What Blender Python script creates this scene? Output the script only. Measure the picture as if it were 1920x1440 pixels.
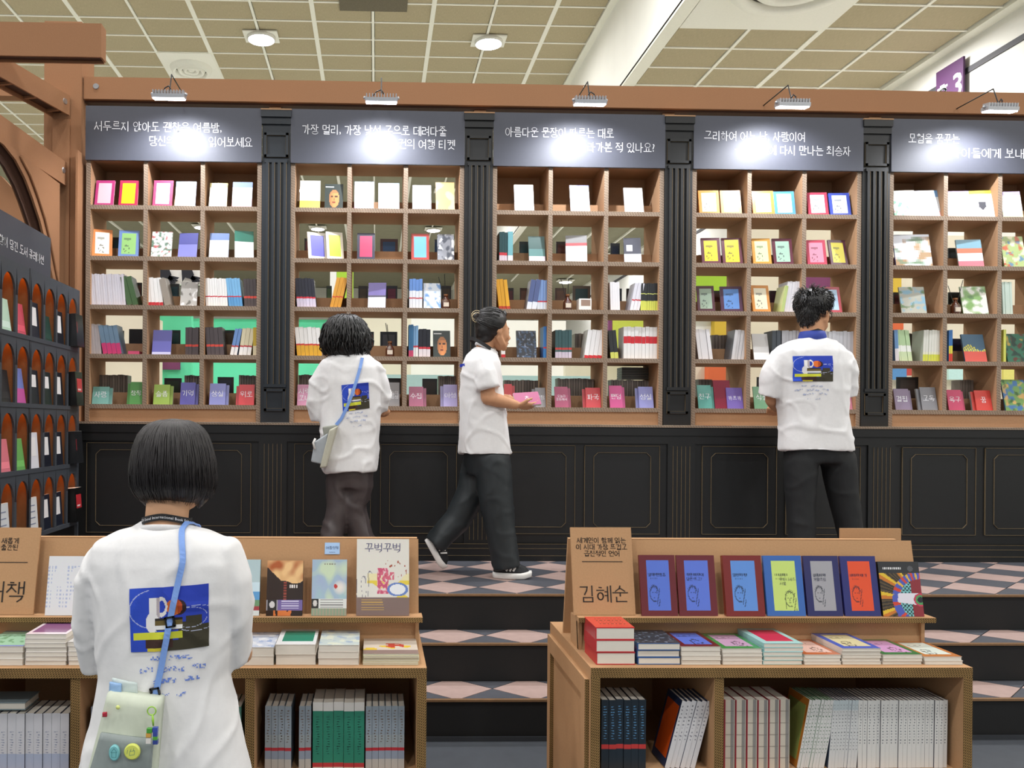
import bpy, bmesh, math, random
from mathutils import Vector, Matrix, noise
from mathutils.bvhtree import BVHTree

for _o in list(bpy.data.objects):
    bpy.data.objects.remove(_o)
SC = bpy.context.scene
COL = SC.collection
RND = random.Random(7)

# ---------------------------------------------------------------- camera
CAM_H = 1.46
F_PX, CX, CY = 1571.0, 745.37, 797.95
YAW, PITCH, ROLL = 0.0257, -0.001, 0.00672


def _axes():
    fwd = Vector((math.sin(YAW), math.cos(YAW), 0))
    right = Vector((math.cos(YAW), -math.sin(YAW), 0))
    up = Vector((0, 0, 1))
    fwd, up = fwd * math.cos(PITCH) + up * math.sin(PITCH), up * math.cos(PITCH) - fwd * math.sin(PITCH)
    right, up = right * math.cos(ROLL) + up * math.sin(ROLL), up * math.cos(ROLL) - right * math.sin(ROLL)
    return right, up, fwd


RIGHT, UP, FWD = _axes()
ORIGIN = Vector((0, 0, CAM_H))
cam_data = bpy.data.cameras.new('camera')
cam_data.sensor_fit = 'HORIZONTAL'
cam_data.sensor_width = 36.0
cam_data.lens = F_PX / 1920 * 36.0
cam_data.shift_x = (960 - CX) / 1920
cam_data.shift_y = (CY - 720) / 1920
cam_data.clip_start = 0.05
cam_data.clip_end = 200
cam = bpy.data.objects.new('camera', cam_data)
COL.objects.link(cam)
_m = Matrix((RIGHT, UP, -FWD)).transposed().to_4x4()
_m.translation = ORIGIN
cam.matrix_world = _m
SC.camera = cam


def ray(px, py):
    return FWD + RIGHT * ((px - CX) / F_PX) - UP * ((py - CY) / F_PX)


def at_y(px, py, y):
    d = ray(px, py)
    return ORIGIN + d * (y / d.y)


def at_z(px, py, z):
    d = ray(px, py)
    return ORIGIN + d * ((z - CAM_H) / d.z)


def at_x(px, py, x):
    d = ray(px, py)
    return ORIGIN + d * (x / d.x)


def span(px0, px1, py, y):
    a, b = at_y(px0, py, y), at_y(px1, py, y)
    return a.x, b.x


# ---------------------------------------------------------------- world, exposure
world = bpy.data.worlds.new('hall_ambient')
SC.world = world
world.use_nodes = True
world.node_tree.nodes['Background'].inputs[0].default_value = (0.93, 0.97, 1.0, 1)
world.node_tree.nodes['Background'].inputs[1].default_value = 0.55
SC.view_settings.view_transform = 'Standard'
SC.view_settings.look = 'None'
SC.view_settings.gamma = 1.0
SC.view_settings.use_curve_mapping = False
SC.view_settings.exposure = 0.0
HALL_LAMP_W = 112.0
SPOT_W = 50.0

# ---------------------------------------------------------------- hall ceiling lamps (light only; fixtures built below)
CEIL_L, CEIL_R = 7.63, 6.30
STEP_X = 3.5
WALL_RX = 7.3
LAMP_A = at_z(490, 66, CEIL_L)
LAMP_C = at_z(1635, 87, CEIL_R)
LAMPS = []
for j in range(-4, 5):
    for k in range(-2, 3):
        x = LAMP_A.x + 3.62 * k
        if x < STEP_X - 0.5:
            LAMPS.append((x, LAMP_A.y + 4.3 * j, CEIL_L))
    LAMPS.append((LAMP_C.x, LAMP_C.y + 4.3 * j, CEIL_R))
for (x, y, z) in LAMPS:
    ld = bpy.data.lights.new('ceiling_lamp_light', 'AREA')
    ld.shape = 'DISK'
    ld.size = 0.5
    ld.energy = HALL_LAMP_W
    ld.color = (1.0, 0.985, 0.97)
    lo = bpy.data.objects.new('ceiling_lamp_light', ld)
    lo.location = (x, y, z - 0.09)
    COL.objects.link(lo)


# ---------------------------------------------------------------- colours, materials
def lin(c):
    c = c.lstrip('#')
    out = []
    for i in (0, 2, 4):
        v = int(c[i:i + 2], 16) / 255
        out.append(v / 12.92 if v <= 0.04045 else ((v + 0.055) / 1.055) ** 2.4)
    return tuple(out) + (1.0,)


_MATS = {}


def mat(name, col='#808080', rough=0.6, var=0.06, scale=40.0, bump=0.0, metal=0.0, sheen=0.0, emit=None, strength=0.0,
        spec=0.5, stretch=None, coat=0.0, alpha=None, trans=0.0):
    if name in _MATS:
        return _MATS[name]
    m = bpy.data.materials.new(name)
    m.use_nodes = True
    nt = m.node_tree
    b = nt.nodes['Principled BSDF']
    c = lin(col)
    b.inputs['Roughness'].default_value = rough
    b.inputs['Metallic'].default_value = metal
    b.inputs['Specular IOR Level'].default_value = spec
    if sheen:
        b.inputs['Sheen Weight'].default_value = sheen
    if coat:
        b.inputs['Coat Weight'].default_value = coat
    if trans:
        b.inputs['Transmission Weight'].default_value = trans
    tc = nt.nodes.new('ShaderNodeTexCoord')
    mp = nt.nodes.new('ShaderNodeMapping')
    nt.links.new(tc.outputs['Object'], mp.inputs['Vector'])
    if stretch:
        mp.inputs['Scale'].default_value = stretch
    n = nt.nodes.new('ShaderNodeTexNoise')
    n.inputs['Scale'].default_value = scale
    n.inputs['Detail'].default_value = 4
    nt.links.new(mp.outputs['Vector'], n.inputs['Vector'])
    mix = nt.nodes.new('ShaderNodeMix')
    mix.data_type = 'RGBA'
    mix.inputs['A'].default_value = tuple(max(0, v * (1 - var * 2)) for v in c[:3]) + (1,)
    mix.inputs['B'].default_value = tuple(min(1, v * (1 + var * 2)) for v in c[:3]) + (1,)
    nt.links.new(n.outputs['Fac'], mix.inputs['Factor'])
    nt.links.new(mix.outputs['Result'], b.inputs['Base Color'])
    if bump:
        bp = nt.nodes.new('ShaderNodeBump')
        bp.inputs['Strength'].default_value = bump
        bp.inputs['Distance'].default_value = 0.01
        nt.links.new(n.outputs['Fac'], bp.inputs['Height'])
        nt.links.new(bp.outputs['Normal'], b.inputs['Normal'])
    if emit:
        b.inputs['Emission Color'].default_value = lin(emit)
        b.inputs['Emission Strength'].default_value = strength
    _MATS[name] = m
    return m


def print_mat(name='printed_paper', rough=0.4, coat=0.0):
    if name in _MATS:
        return _MATS[name]
    m = bpy.data.materials.new(name)
    m.use_nodes = True
    nt = m.node_tree
    b = nt.nodes['Principled BSDF']
    at = nt.nodes.new('ShaderNodeAttribute')
    at.attribute_name = 'Col'
    n = nt.nodes.new('ShaderNodeTexNoise')
    n.inputs['Scale'].default_value = 60
    mx = nt.nodes.new('ShaderNodeMix')
    mx.data_type = 'RGBA'
    mx.blend_type = 'MULTIPLY'
    mx.inputs['Factor'].default_value = 0.12
    nt.links.new(at.outputs['Color'], mx.inputs['A'])
    nt.links.new(n.outputs['Color'], mx.inputs['B'])
    nt.links.new(mx.outputs['Result'], b.inputs['Base Color'])
    b.inputs['Roughness'].default_value = rough
    if coat:
        b.inputs['Coat Weight'].default_value = coat
        b.inputs['Coat Roughness'].default_value = 0.15
    _MATS[name] = m
    return m


def corrugated(name, axis, layer, pitch, light='#b79a70', dark='#3a2c1c'):
    """front edge of laminated corrugated board: liners across 'axis' (0 x, 2 z), zig-zag flutes along the other."""
    if name in _MATS:
        return _MATS[name]
    m = bpy.data.materials.new(name)
    m.use_nodes = True
    nt = m.node_tree
    b = nt.nodes['Principled BSDF']
    b.inputs['Roughness'].default_value = 0.9
    b.inputs['Specular IOR Level'].default_value = 0.1
    tc = nt.nodes.new('ShaderNodeTexCoord')
    sp = nt.nodes.new('ShaderNodeSeparateXYZ')
    nt.links.new(tc.outputs['Object'], sp.inputs[0])

    def math_(op, a, c=None):
        k = nt.nodes.new('ShaderNodeMath')
        k.operation = op
        for i, v in enumerate((a, c)):
            if v is None:
                continue
            if isinstance(v, (int, float)):
                k.inputs[i].default_value = v
            else:
                nt.links.new(v, k.inputs[i])
        return k.outputs[0]
    across = sp.outputs['X' if axis == 0 else 'Z']
    along = sp.outputs['Z' if axis == 0 else 'X']
    v = math_('DIVIDE', across, layer)
    fv = math_('FRACT', math_('ADD', v, 100.0))
    cell = math_('FLOOR', math_('ADD', v, 100.0))
    u = math_('ADD', math_('DIVIDE', along, pitch), math_('MULTIPLY', cell, 0.37))
    tri = math_('PINGPONG', u, 1.0)
    flute = math_('LESS_THAN', math_('ABSOLUTE', math_('SUBTRACT', math_('MULTIPLY', tri, 0.9), fv)), 0.17)
    liner = math_('LESS_THAN', fv, 0.16)
    mask = math_('MAXIMUM', flute, liner)
    n = nt.nodes.new('ShaderNodeTexNoise')
    n.inputs['Scale'].default_value = 9
    nt.links.new(tc.outputs['Object'], n.inputs['Vector'])
    wear = math_('MULTIPLY', n.outputs['Fac'], 0.5)
    fac = math_('MAXIMUM', math_('MULTIPLY', mask, math_('ADD', wear, 0.62)), math_('MULTIPLY', wear, 0.25))
    mix = nt.nodes.new('ShaderNodeMix')
    mix.data_type = 'RGBA'
    mix.inputs['A'].default_value = lin(dark)
    mix.inputs['B'].default_value = lin(light)
    nt.links.new(fac, mix.inputs['Factor'])
    nt.links.new(mix.outputs['Result'], b.inputs['Base Color'])
    _MATS[name] = m
    return m


NTH = ['first', 'second', 'third', 'fourth', 'fifth', 'sixth', 'seventh', 'eighth', 'ninth', 'tenth', 'eleventh', 'twelfth', 'thirteenth', 'fourteenth', 'fifteenth', 'sixteenth', 'seventeenth', 'eighteenth', 'nineteenth', 'twentieth']


def nth(k, n):
    return NTH[k] + ' from left' if n > 1 else 'alone'


def child(e, nm):
    return [c for c in e.children if c.name.split('.')[0] == nm][0]


KRAFT = mat('kraft_cardboard', '#a88566', 0.85, 0.05, 120, 0.05, spec=0.15)
KRAFT_T = mat('kraft_cardboard_table', '#b8906a', 0.85, 0.05, 160, 0.05, spec=0.15)
BEAMM = mat('brown_cardboard_beam', '#9e7455', 0.85, 0.05, 150, 0.05, spec=0.15)
EDGE_H = corrugated('corrugated_edge_shelf', 2, 0.0075, 0.009, '#b8a491', '#54463a')
EDGE_V = corrugated('corrugated_edge_upright', 0, 0.0075, 0.009, '#b8a491', '#54463a')
EDGE_TH = corrugated('corrugated_edge_table', 2, 0.0056, 0.0042, '#b4915f', '#241a10')
EDGE_TV = corrugated('corrugated_edge_table_upright', 0, 0.0056, 0.0042, '#b4915f', '#241a10')
BLACK = mat('black_painted_board', '#0e0f10', 0.5, 0.1, 30, 0.03)
NAVY = mat('blue_black_painted_board', '#141c24', 0.5, 0.1, 30, 0.03)
BEAD = mat('cut_cardboard_groove', '#5f513a', 0.8, 0.15, 60)
SIGNM = mat('charcoal_sign_board', '#43454f', 0.55, 0.03, 30)
LETTER = mat('white_lettering', '#f2f2f6', 0.5, 0.0, emit=None)
INK = mat('dark_brown_ink', '#2b211a', 0.7, 0.02)
PAGES = mat('book_pages', '#ded8cc', 0.85, 0.1, 300, stretch=(0.02, 0.02, 6))
PRINT = print_mat('printed_cover', 0.38)
PRINT_G = print_mat('printed_glossy_cover', 0.2, 0.25)
PRINT_F = print_mat('printed_cloth', 0.85)
WHITE_METAL = mat('white_paint', '#e9e7df', 0.5, 0.02)
STEELM = mat('brushed_aluminium', '#c9ccd0', 0.3, 0.05, metal=0.9)
BLACKP = mat('black_plastic', '#0d0d0e', 0.4, 0.02)


# ---------------------------------------------------------------- mesh helpers
class MB:
    def __init__(self):
        self.v, self.f, self.m, self.c = [], [], [], []

    def quad(self, pts, mi=0, col=None):
        i = len(self.v)
        self.v += [tuple(p) for p in pts]
        self.f.append(tuple(range(i, i + len(pts))))
        self.m.append(mi)
        self.c.append(col)

    def box(self, x0, x1, y0, y1, z0, z1, mi=0, col=None, faces=None):
        """faces: optional {'-y': (mi, col)} overrides"""
        p = [(x0, y0, z0), (x1, y0, z0), (x1, y1, z0), (x0, y1, z0), (x0, y0, z1), (x1, y0, z1), (x1, y1, z1), (x0, y1, z1)]
        i = len(self.v)
        self.v += p
        fs = {'-z': (3, 2, 1, 0), '+z': (4, 5, 6, 7), '-y': (0, 1, 5, 4), '+x': (1, 2, 6, 5), '+y': (2, 3, 7, 6), '-x': (3, 0, 4, 7)}
        for k, t in fs.items():
            a, c = mi, col
            if faces and k in faces:
                if faces[k] is None:
                    continue
                a, c = faces[k]
            self.f.append(tuple(i + q for q in t))
            self.m.append(a)
            self.c.append(c)
        return self

    def tube(self, pts, rads, n=8, mi=0, col=None, cap=True, squash=None):
        pts = [Vector(p) for p in pts]
        if not isinstance(rads, (list, tuple)):
            rads = [rads] * len(pts)
        base = len(self.v)
        prev = None
        for k, p in enumerate(pts):
            d = (pts[min(k + 1, len(pts) - 1)] - pts[max(k - 1, 0)]).normalized()
            if prev is None:
                a = d.orthogonal().normalized()
                if abs(d.z) > 0.6:
                    a = Vector((1, 0, 0)) - d * d.x
                    a.normalize()
            else:
                a = (prev - d * prev.dot(d)).normalized()
            prev = a
            b = d.cross(a)
            r = rads[k]
            ra, rb = r if isinstance(r, (tuple, list)) else (r, r)
            for q in range(n):
                t = 2 * math.pi * q / n
                self.v.append(tuple(p + a * (ra * math.cos(t)) + b * (rb * math.sin(t))))
        for k in range(len(pts) - 1):
            for q in range(n):
                self.f.append((base + k * n + q, base + k * n + (q + 1) % n, base + (k + 1) * n + (q + 1) % n, base + (k + 1) * n + q))
                self.m.append(mi)
                self.c.append(col)
        if cap:
            self.f.append(tuple(base + q for q in reversed(range(n))))
            e = base + (len(pts) - 1) * n
            self.f.append(tuple(e + q for q in range(n)))
            self.m += [mi, mi]
            self.c += [col, col]
        return self

    def loft(self, rings, n=24, mi=0, cap=True, power=2.0):
        """rings: (center Vector, rx, ry) horizontal super-ellipses, bottom/top order free"""
        base = len(self.v)
        for (c, rx, ry) in rings:
            for q in range(n):
                t = 2 * math.pi * q / n
                ct, st = math.cos(t), math.sin(t)
                e = 2.0 / power
                self.v.append((c[0] + rx * math.copysign(abs(ct) ** e, ct), c[1] + ry * math.copysign(abs(st) ** e, st), c[2]))
        up = rings[-1][0][2] > rings[0][0][2]
        for k in range(len(rings) - 1):
            for q in range(n):
                t = (base + k * n + q, base + k * n + (q + 1) % n, base + (k + 1) * n + (q + 1) % n, base + (k + 1) * n + q)
                self.f.append(t if up else tuple(reversed(t)))
                self.m.append(mi)
                self.c.append(None)
        if cap:
            a = tuple(base + q for q in range(n))
            e = base + (len(rings) - 1) * n
            z = tuple(e + q for q in range(n))
            self.f += [tuple(reversed(a)) if up else a, z if up else tuple(reversed(z))]
            self.m += [mi, mi]
            self.c += [None, None]
        return self

    def ball(self, c, r, n=16, mi=0, col=None):
        rx, ry, rz = r if isinstance(r, (tuple, list)) else (r, r, r)
        h = max(4, n // 2)
        base = len(self.v)
        self.v.append((c[0], c[1], c[2] - rz))
        for k in range(1, h):
            a = -math.pi / 2 + math.pi * k / h
            for q in range(n):
                t = 2 * math.pi * q / n
                self.v.append((c[0] + rx * math.cos(a) * math.cos(t), c[1] + ry * math.cos(a) * math.sin(t), c[2] + rz * math.sin(a)))
        self.v.append((c[0], c[1], c[2] + rz))
        top = len(self.v) - 1
        fs = []
        for q in range(n):
            fs.append((base, base + 1 + (q + 1) % n, base + 1 + q))
            for k in range(h - 2):
                a = base + 1 + k * n
                fs.append((a + q, a + (q + 1) % n, a + n + (q + 1) % n, a + n + q))
            a = base + 1 + (h - 2) * n
            fs.append((a + q, a + (q + 1) % n, top))
        self.f += fs
        self.m += [mi] * len(fs)
        self.c += [col] * len(fs)
        return self

    def prism(self, pts, y0, y1, mi=0, side_mi=None, axis='y'):
        """polygon in (x,z) (axis y) or (y,z) (axis x) extruded"""
        n = len(pts)
        i = len(self.v)
        for d in (y0, y1):
            for a, b in pts:
                self.v.append((a, d, b) if axis == 'y' else (d, a, b))
        s = mi if side_mi is None else side_mi
        self.f.append(tuple(i + k for k in range(n)))
        self.f.append(tuple(i + n + k for k in reversed(range(n))))
        self.m += [mi, mi]
        self.c += [None, None]
        for k in range(n):
            self.f.append((i + (k + 1) % n, i + k, i + n + k, i + n + (k + 1) % n))
            self.m.append(s)
            self.c.append(None)
        return self

    def mesh(self, name, mats, smooth=False, fix=False):
        me = bpy.data.meshes.new(name)
        me.from_pydata(self.v, [], self.f)
        for m in (mats if isinstance(mats, (list, tuple)) else [mats]):
            me.materials.append(m)
        me.polygons.foreach_set('material_index', self.m)
        if any(c is not None for c in self.c):
            at = me.color_attributes.new('Col', 'FLOAT_COLOR', 'CORNER')
            buf = []
            for p, c in zip(me.polygons, self.c):
                c = c or (0.8, 0.8, 0.8, 1)
                buf += list(c) * p.loop_total
            at.data.foreach_set('color', buf)
        if fix:
            bm = bmesh.new()
            bm.from_mesh(me)
            bmesh.ops.recalc_face_normals(bm, faces=bm.faces)
            bm.to_mesh(me)
            bm.free()
        if smooth:
            me.polygons.foreach_set('use_smooth', [True] * len(me.polygons))
        me.update()
        return me


def link(name, me, parent=None, loc=None, rot=None, label=None, cat=None, group=None, kind=None):
    o = bpy.data.objects.new(name, me)
    COL.objects.link(o)
    if parent is not None:
        o.parent = parent
    if loc is not None:
        o.location = loc
    if rot is not None:
        o.rotation_euler = rot
    if label:
        o['label'] = label
    if cat:
        o['category'] = cat
    if group:
        o['group'] = group
    if kind:
        o['kind'] = kind
    return o


def thing(name, label, cat, loc=(0, 0, 0), rot=(0, 0, 0), group=None, kind=None):
    return link(name, None, None, loc, rot, label, cat, group, kind)


def part(name, mb, mats, parent, smooth=False, loc=None, rot=None, label=None, fix=False):
    return link(name, mb.mesh(name, mats, smooth, fix), parent, loc, rot, label)


def boxpart(name, x0, x1, y0, y1, z0, z1, m, parent, label=None, faces=None, kind=None):
    o = part(name, MB().box(x0, x1, y0, y1, z0, z1, faces=faces), m, parent, label=label)
    if kind:
        o['kind'] = kind
    return o


TMP = bpy.data.scenes.new('scratch')
_TXT = {}
_GLY = {}
GLYPHS = '3HAL,?~2024SeoulInternationalBookFair'
GLYPHS = ''.join(sorted(set(GLYPHS)))


def _build_glyphs():
    cu = bpy.data.curves.new('glyphs', 'FONT')
    cu.body = '\n'.join(GLYPHS)
    cu.size = 1.0
    cu.space_line = 2.0
    cu.resolution_u = 2
    o = bpy.data.objects.new('glyphs', cu)
    TMP.collection.objects.link(o)
    TMP.view_layers[0].update()
    me = bpy.data.meshes.new_from_object(o.evaluated_get(TMP.view_layers[0].depsgraph))
    co = [v.co for v in me.vertices]
    per = {}
    top = max(c.y for c in co)
    for p in me.polygons:
        k = int(round((0.35 - p.center.y) / 2.0))
        per.setdefault(k, []).append(tuple(p.vertices))
    for k, ch in enumerate(GLYPHS):
        fs = per.get(k, [])
        ids = {}
        vs = []
        out = []
        for f in fs:
            t = []
            for q in f:
                if q not in ids:
                    ids[q] = len(vs)
                    vs.append((co[q].x, co[q].y + 2.0 * k))
                t.append(ids[q])
            out.append(tuple(t))
        xs = [v[0] for v in vs] or [0, 0.3]
        adv = 0.92 if ord(ch) > 0x2fff else max(xs) + 0.06
        _GLY[ch] = (vs, out, adv)
    bpy.data.objects.remove(o)
    bpy.data.curves.remove(cu)
    bpy.data.meshes.remove(me)


_build_glyphs()
# Hangul drawn stroke by stroke: each letter as polylines in a unit box, composed into syllables
_RING = [(0.5 + 0.5 * math.cos(2 * math.pi * k / 14), 0.5 + 0.5 * math.sin(2 * math.pi * k / 14)) for k in range(15)]
_LET = {
    'ㄱ': [[(0.05, 0.95), (0.95, 0.95), (0.86, 0.45), (0.6, 0.0)]], 'ㄴ': [[(0.1, 1), (0.1, 0.1), (0.97, 0.12)]],
    'ㄷ': [[(0.95, 0.95), (0.1, 0.95), (0.1, 0.06), (0.97, 0.08)]], 'ㄹ': [[(0.08, 0.97), (0.92, 0.97), (0.92, 0.52), (0.08, 0.52), (0.08, 0.04), (0.97, 0.05)]],
    'ㅁ': [[(0.1, 0.95), (0.9, 0.95), (0.9, 0.05), (0.1, 0.05), (0.1, 0.95)]], 'ㅂ': [[(0.1, 1), (0.1, 0.03), (0.9, 0.03), (0.9, 1)], [(0.1, 0.5), (0.9, 0.5)]],
    'ㅅ': [[(0.5, 1), (0.42, 0.55), (0.03, 0.03)], [(0.47, 0.65), (0.97, 0.05)]], 'ㅇ': [_RING],
    'ㅈ': [[(0.08, 0.95), (0.92, 0.95)], [(0.5, 0.95), (0.42, 0.5), (0.03, 0.02)], [(0.48, 0.58), (0.97, 0.03)]],
    'ㅊ': [[(0.34, 1.02), (0.66, 1.0)], [(0.08, 0.78), (0.92, 0.78)], [(0.5, 0.78), (0.42, 0.45), (0.03, 0.02)], [(0.48, 0.5), (0.97, 0.03)]],
    'ㅋ': [[(0.05, 0.95), (0.95, 0.95), (0.86, 0.45), (0.6, 0.0)], [(0.1, 0.5), (0.86, 0.55)]], 'ㅌ': [[(0.95, 0.97), (0.1, 0.97), (0.1, 0.05), (0.97, 0.06)], [(0.1, 0.52), (0.9, 0.52)]],
    'ㅍ': [[(0.05, 0.95), (0.95, 0.95)], [(0.05, 0.06), (0.95, 0.06)], [(0.3, 0.95), (0.3, 0.06)], [(0.7, 0.95), (0.7, 0.06)]],
    'ㅎ': [[(0.34, 1.02), (0.66, 1.0)], [(0.05, 0.78), (0.95, 0.78)], [(0.5 + (x - 0.5) * 0.7, y * 0.58) for x, y in _RING]],
    'ㅏ': [[(0.35, 1), (0.35, 0)], [(0.35, 0.52), (0.95, 0.52)]], 'ㅑ': [[(0.35, 1), (0.35, 0)], [(0.35, 0.66), (0.95, 0.66)], [(0.35, 0.38), (0.95, 0.38)]],
    'ㅓ': [[(0.75, 1), (0.75, 0)], [(0.1, 0.52), (0.75, 0.52)]], 'ㅕ': [[(0.75, 1), (0.75, 0)], [(0.1, 0.66), (0.75, 0.66)], [(0.1, 0.38), (0.75, 0.38)]],
    'ㅐ': [[(0.2, 0.95), (0.2, 0.05)], [(0.85, 1), (0.85, 0)], [(0.2, 0.52), (0.85, 0.52)]], 'ㅔ': [[(0.45, 0.95), (0.45, 0.05)], [(0.95, 1), (0.95, 0)], [(0.0, 0.52), (0.45, 0.52)]],
    'ㅖ': [[(0.45, 0.95), (0.45, 0.05)], [(0.95, 1), (0.95, 0)], [(0.0, 0.64), (0.45, 0.64)], [(0.0, 0.4), (0.45, 0.4)]], 'ㅒ': [[(0.2, 0.95), (0.2, 0.05)], [(0.85, 1), (0.85, 0)], [(0.2, 0.64), (0.85, 0.64)], [(0.2, 0.4), (0.85, 0.4)]],
    'ㅣ': [[(0.6, 1), (0.6, 0)]], 'ㅗ': [[(0, 0.12), (1, 0.12)], [(0.5, 0.12), (0.5, 0.9)]], 'ㅛ': [[(0, 0.12), (1, 0.12)], [(0.33, 0.12), (0.33, 0.9)], [(0.67, 0.12), (0.67, 0.9)]],
    'ㅜ': [[(0, 0.88), (1, 0.88)], [(0.5, 0.88), (0.5, 0)]], 'ㅠ': [[(0, 0.88), (1, 0.88)], [(0.33, 0.88), (0.33, 0)], [(0.67, 0.88), (0.67, 0)]], 'ㅡ': [[(0, 0.5), (1, 0.5)]]}
_INI = 'ㄱㄲㄴㄷㄸㄹㅁㅂㅃㅅㅆㅇㅈㅉㅊㅋㅌㅍㅎ'
_VOW = ['ㅏ', 'ㅐ', 'ㅑ', 'ㅒ', 'ㅓ', 'ㅔ', 'ㅕ', 'ㅖ', 'ㅗ', 'ㅗㅏ', 'ㅗㅐ', 'ㅗㅣ', 'ㅛ', 'ㅜ', 'ㅜㅓ', 'ㅜㅔ', 'ㅜㅣ', 'ㅠ', 'ㅡ', 'ㅡㅣ', 'ㅣ']
_FIN = ['', 'ㄱ', 'ㄱㄱ', 'ㄱㅅ', 'ㄴ', 'ㄴㅈ', 'ㄴㅎ', 'ㄷ', 'ㄹ', 'ㄹㄱ', 'ㄹㅁ', 'ㄹㅂ', 'ㄹㅅ', 'ㄹㅌ', 'ㄹㅍ', 'ㄹㅎ', 'ㅁ', 'ㅂ', 'ㅂㅅ', 'ㅅ', 'ㅅㅅ', 'ㅇ', 'ㅈ', 'ㅊ', 'ㅋ', 'ㅌ', 'ㅍ', 'ㅎ']
_DBL = {'ㄲ': 'ㄱㄱ', 'ㄸ': 'ㄷㄷ', 'ㅃ': 'ㅂㅂ', 'ㅆ': 'ㅅㅅ', 'ㅉ': 'ㅈㅈ'}


def hangul(ch, wid):
    """flat outline pieces of one syllable in an em box; wid = stroke width"""
    k = ord(ch) - 0xAC00
    ini, vow, fin = _INI[k // 588], _VOW[k % 588 // 28], _FIN[k % 28]
    ini = _DBL.get(ini, ini)
    hor = vow[0] in 'ㅗㅛㅜㅠㅡ'
    boxes = []

    def put(letters, x0, x1, y0, y1):
        n = len(letters)
        g = 0.06 if n > 1 else 0
        w = (x1 - x0 - g * (n - 1)) / n
        for q, l in enumerate(letters):
            boxes.append((l, x0 + q * (w + g), x0 + q * (w + g) + w, y0, y1))
    b = 0.34 if fin else 0.0
    if len(vow) == 2:
        put(ini, 0.05, 0.55, 0.60 + b * 0.25, 0.98)
        put(vow[0], 0.02, 0.62, 0.20 + b * 0.78, 0.50 + b * 0.42)
        put(vow[1], 0.66, 0.98, b * 1.05, 1.0)
    elif hor:
        put(ini, 0.18, 0.82, 0.52 + b * 0.42, 1.0)
        put(vow, 0.02, 0.98, 0.06 + b * 0.95, 0.44 + b * 0.5)
    else:
        put(ini, 0.04, 0.54, 0.14 + b * 1.0, 0.9 + b * 0.2)
        put(vow, 0.58, 0.98, b * 1.15, 1.0)
    if fin:
        put(fin, 0.18, 0.92, 0.0, 0.29)
    vs, fs = [], []
    for l, x0, x1, y0, y1 in boxes:
        for line in _LET[l]:
            pts = [Vector((x0 + (x1 - x0) * a, y0 + (y1 - y0) * c)) for a, c in line]
            for p, q in zip(pts, pts[1:]):
                d = (q - p)
                if d.length < 1e-4:
                    continue
                d.normalize()
                ww = wid * (0.78 if abs(d.x) > abs(d.y) else 1.0)
                n = Vector((-d.y, d.x)) * ww / 2
                e = d * ww * 0.42
                i0 = len(vs)
                for t in (p - e - n, q + e - n, q + e + n, p - e + n):
                    vs.append((t.x * 0.86 + 0.02, t.y * 0.86 - 0.1))
                fs.append((i0, i0 + 1, i0 + 2, i0 + 3))
    return vs, fs, 0.92


def text_mesh(body, size, m, align='LEFT', extrude=0.0, bold=0.0, spacing=1.0, line=1.0):
    key = (body, size, m.name, align, bold, spacing, line)
    if key in _TXT:
        return _TXT[key]
    vs, fs = [], []
    for li, s in enumerate(body.split('\n')):
        w = sum((0.92 if ord(c) > 0x2fff else 0.32 if c == ' ' else 0.7 if c == '—' else _GLY[c][2]) * spacing for c in s)
        x = {'LEFT': 0.0, 'CENTER': -w / 2, 'RIGHT': -w}[align]
        for c in s:
            if c == ' ':
                x += 0.32 * spacing
                continue
            han = ord(c) > 0x2fff
            if han:
                gv, gf, adv = hangul(c, 0.085 + 2.6 * bold)
            elif c == '—':
                gv, gf, adv = [(0.05, 0.3), (0.6, 0.3), (0.6, 0.37), (0.05, 0.37)], [(0, 1, 2, 3)], 0.7
            else:
                gv, gf, adv = _GLY[c]
            for dx, dy in (((0, 0),) if (han or not bold) else ((-bold, 0), (bold, 0), (0, bold), (0, -bold))):
                n = len(vs)
                vs += [((a + x + dx) * size, (b + dy - li * line * 1.05) * size, dx * 0.002 + dy * 0.001) for a, b in gv]
                fs += [tuple(q + n for q in f) for f in gf]
            x += adv * spacing
    me = bpy.data.meshes.new('lettering')
    me.from_pydata(vs, [], fs)
    me.materials.append(m)
    me.update()
    _TXT[key] = me
    return me


def lettering(body, size, m, parent, loc, rot=(math.pi / 2, 0, 0), align='LEFT', bold=0.0, name='lettering', spacing=1.0, extrude=0.0, line=1.0):
    o = None
    for k, s in enumerate(body.split('\n')):
        o = link(name, text_mesh(s, size, m, align, extrude, bold, spacing, line), parent, (loc[0], loc[1], loc[2] - k * size * 1.05 * line), rot)
    return o
# ================================================================ HALL
PLAT_Z, RISE, TREAD = 0.566, 0.1887, 0.2743
PLAT_Y0 = 4.425
BASE_Y = 5.519
SIGN_Y = 5.58
CASE_Y = 5.60
BAY_P, BAY_X0, BAY_W = 1.35037, -1.92837, 1.15726
SIGN_Z0, SIGN_Z1, LEDGE_Z = 3.1948, 3.5519, 1.4694

FLOORM = mat('grey_blue_hall_floor', '#43474d', 0.5, 0.1, 14, 0.02)
floor = link('floor', MB().box(-14, 9, -6, 6.9, -0.2, 0).mesh('floor', FLOORM), kind='structure')

link('floor_hall', MB().box(-14, 9, 6.9, 40, -0.2, 0).mesh('floor_hall', mat('pale_hall_floor', '#d4d3cc', 0.5, 0.05, 3)), kind='structure')

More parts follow.
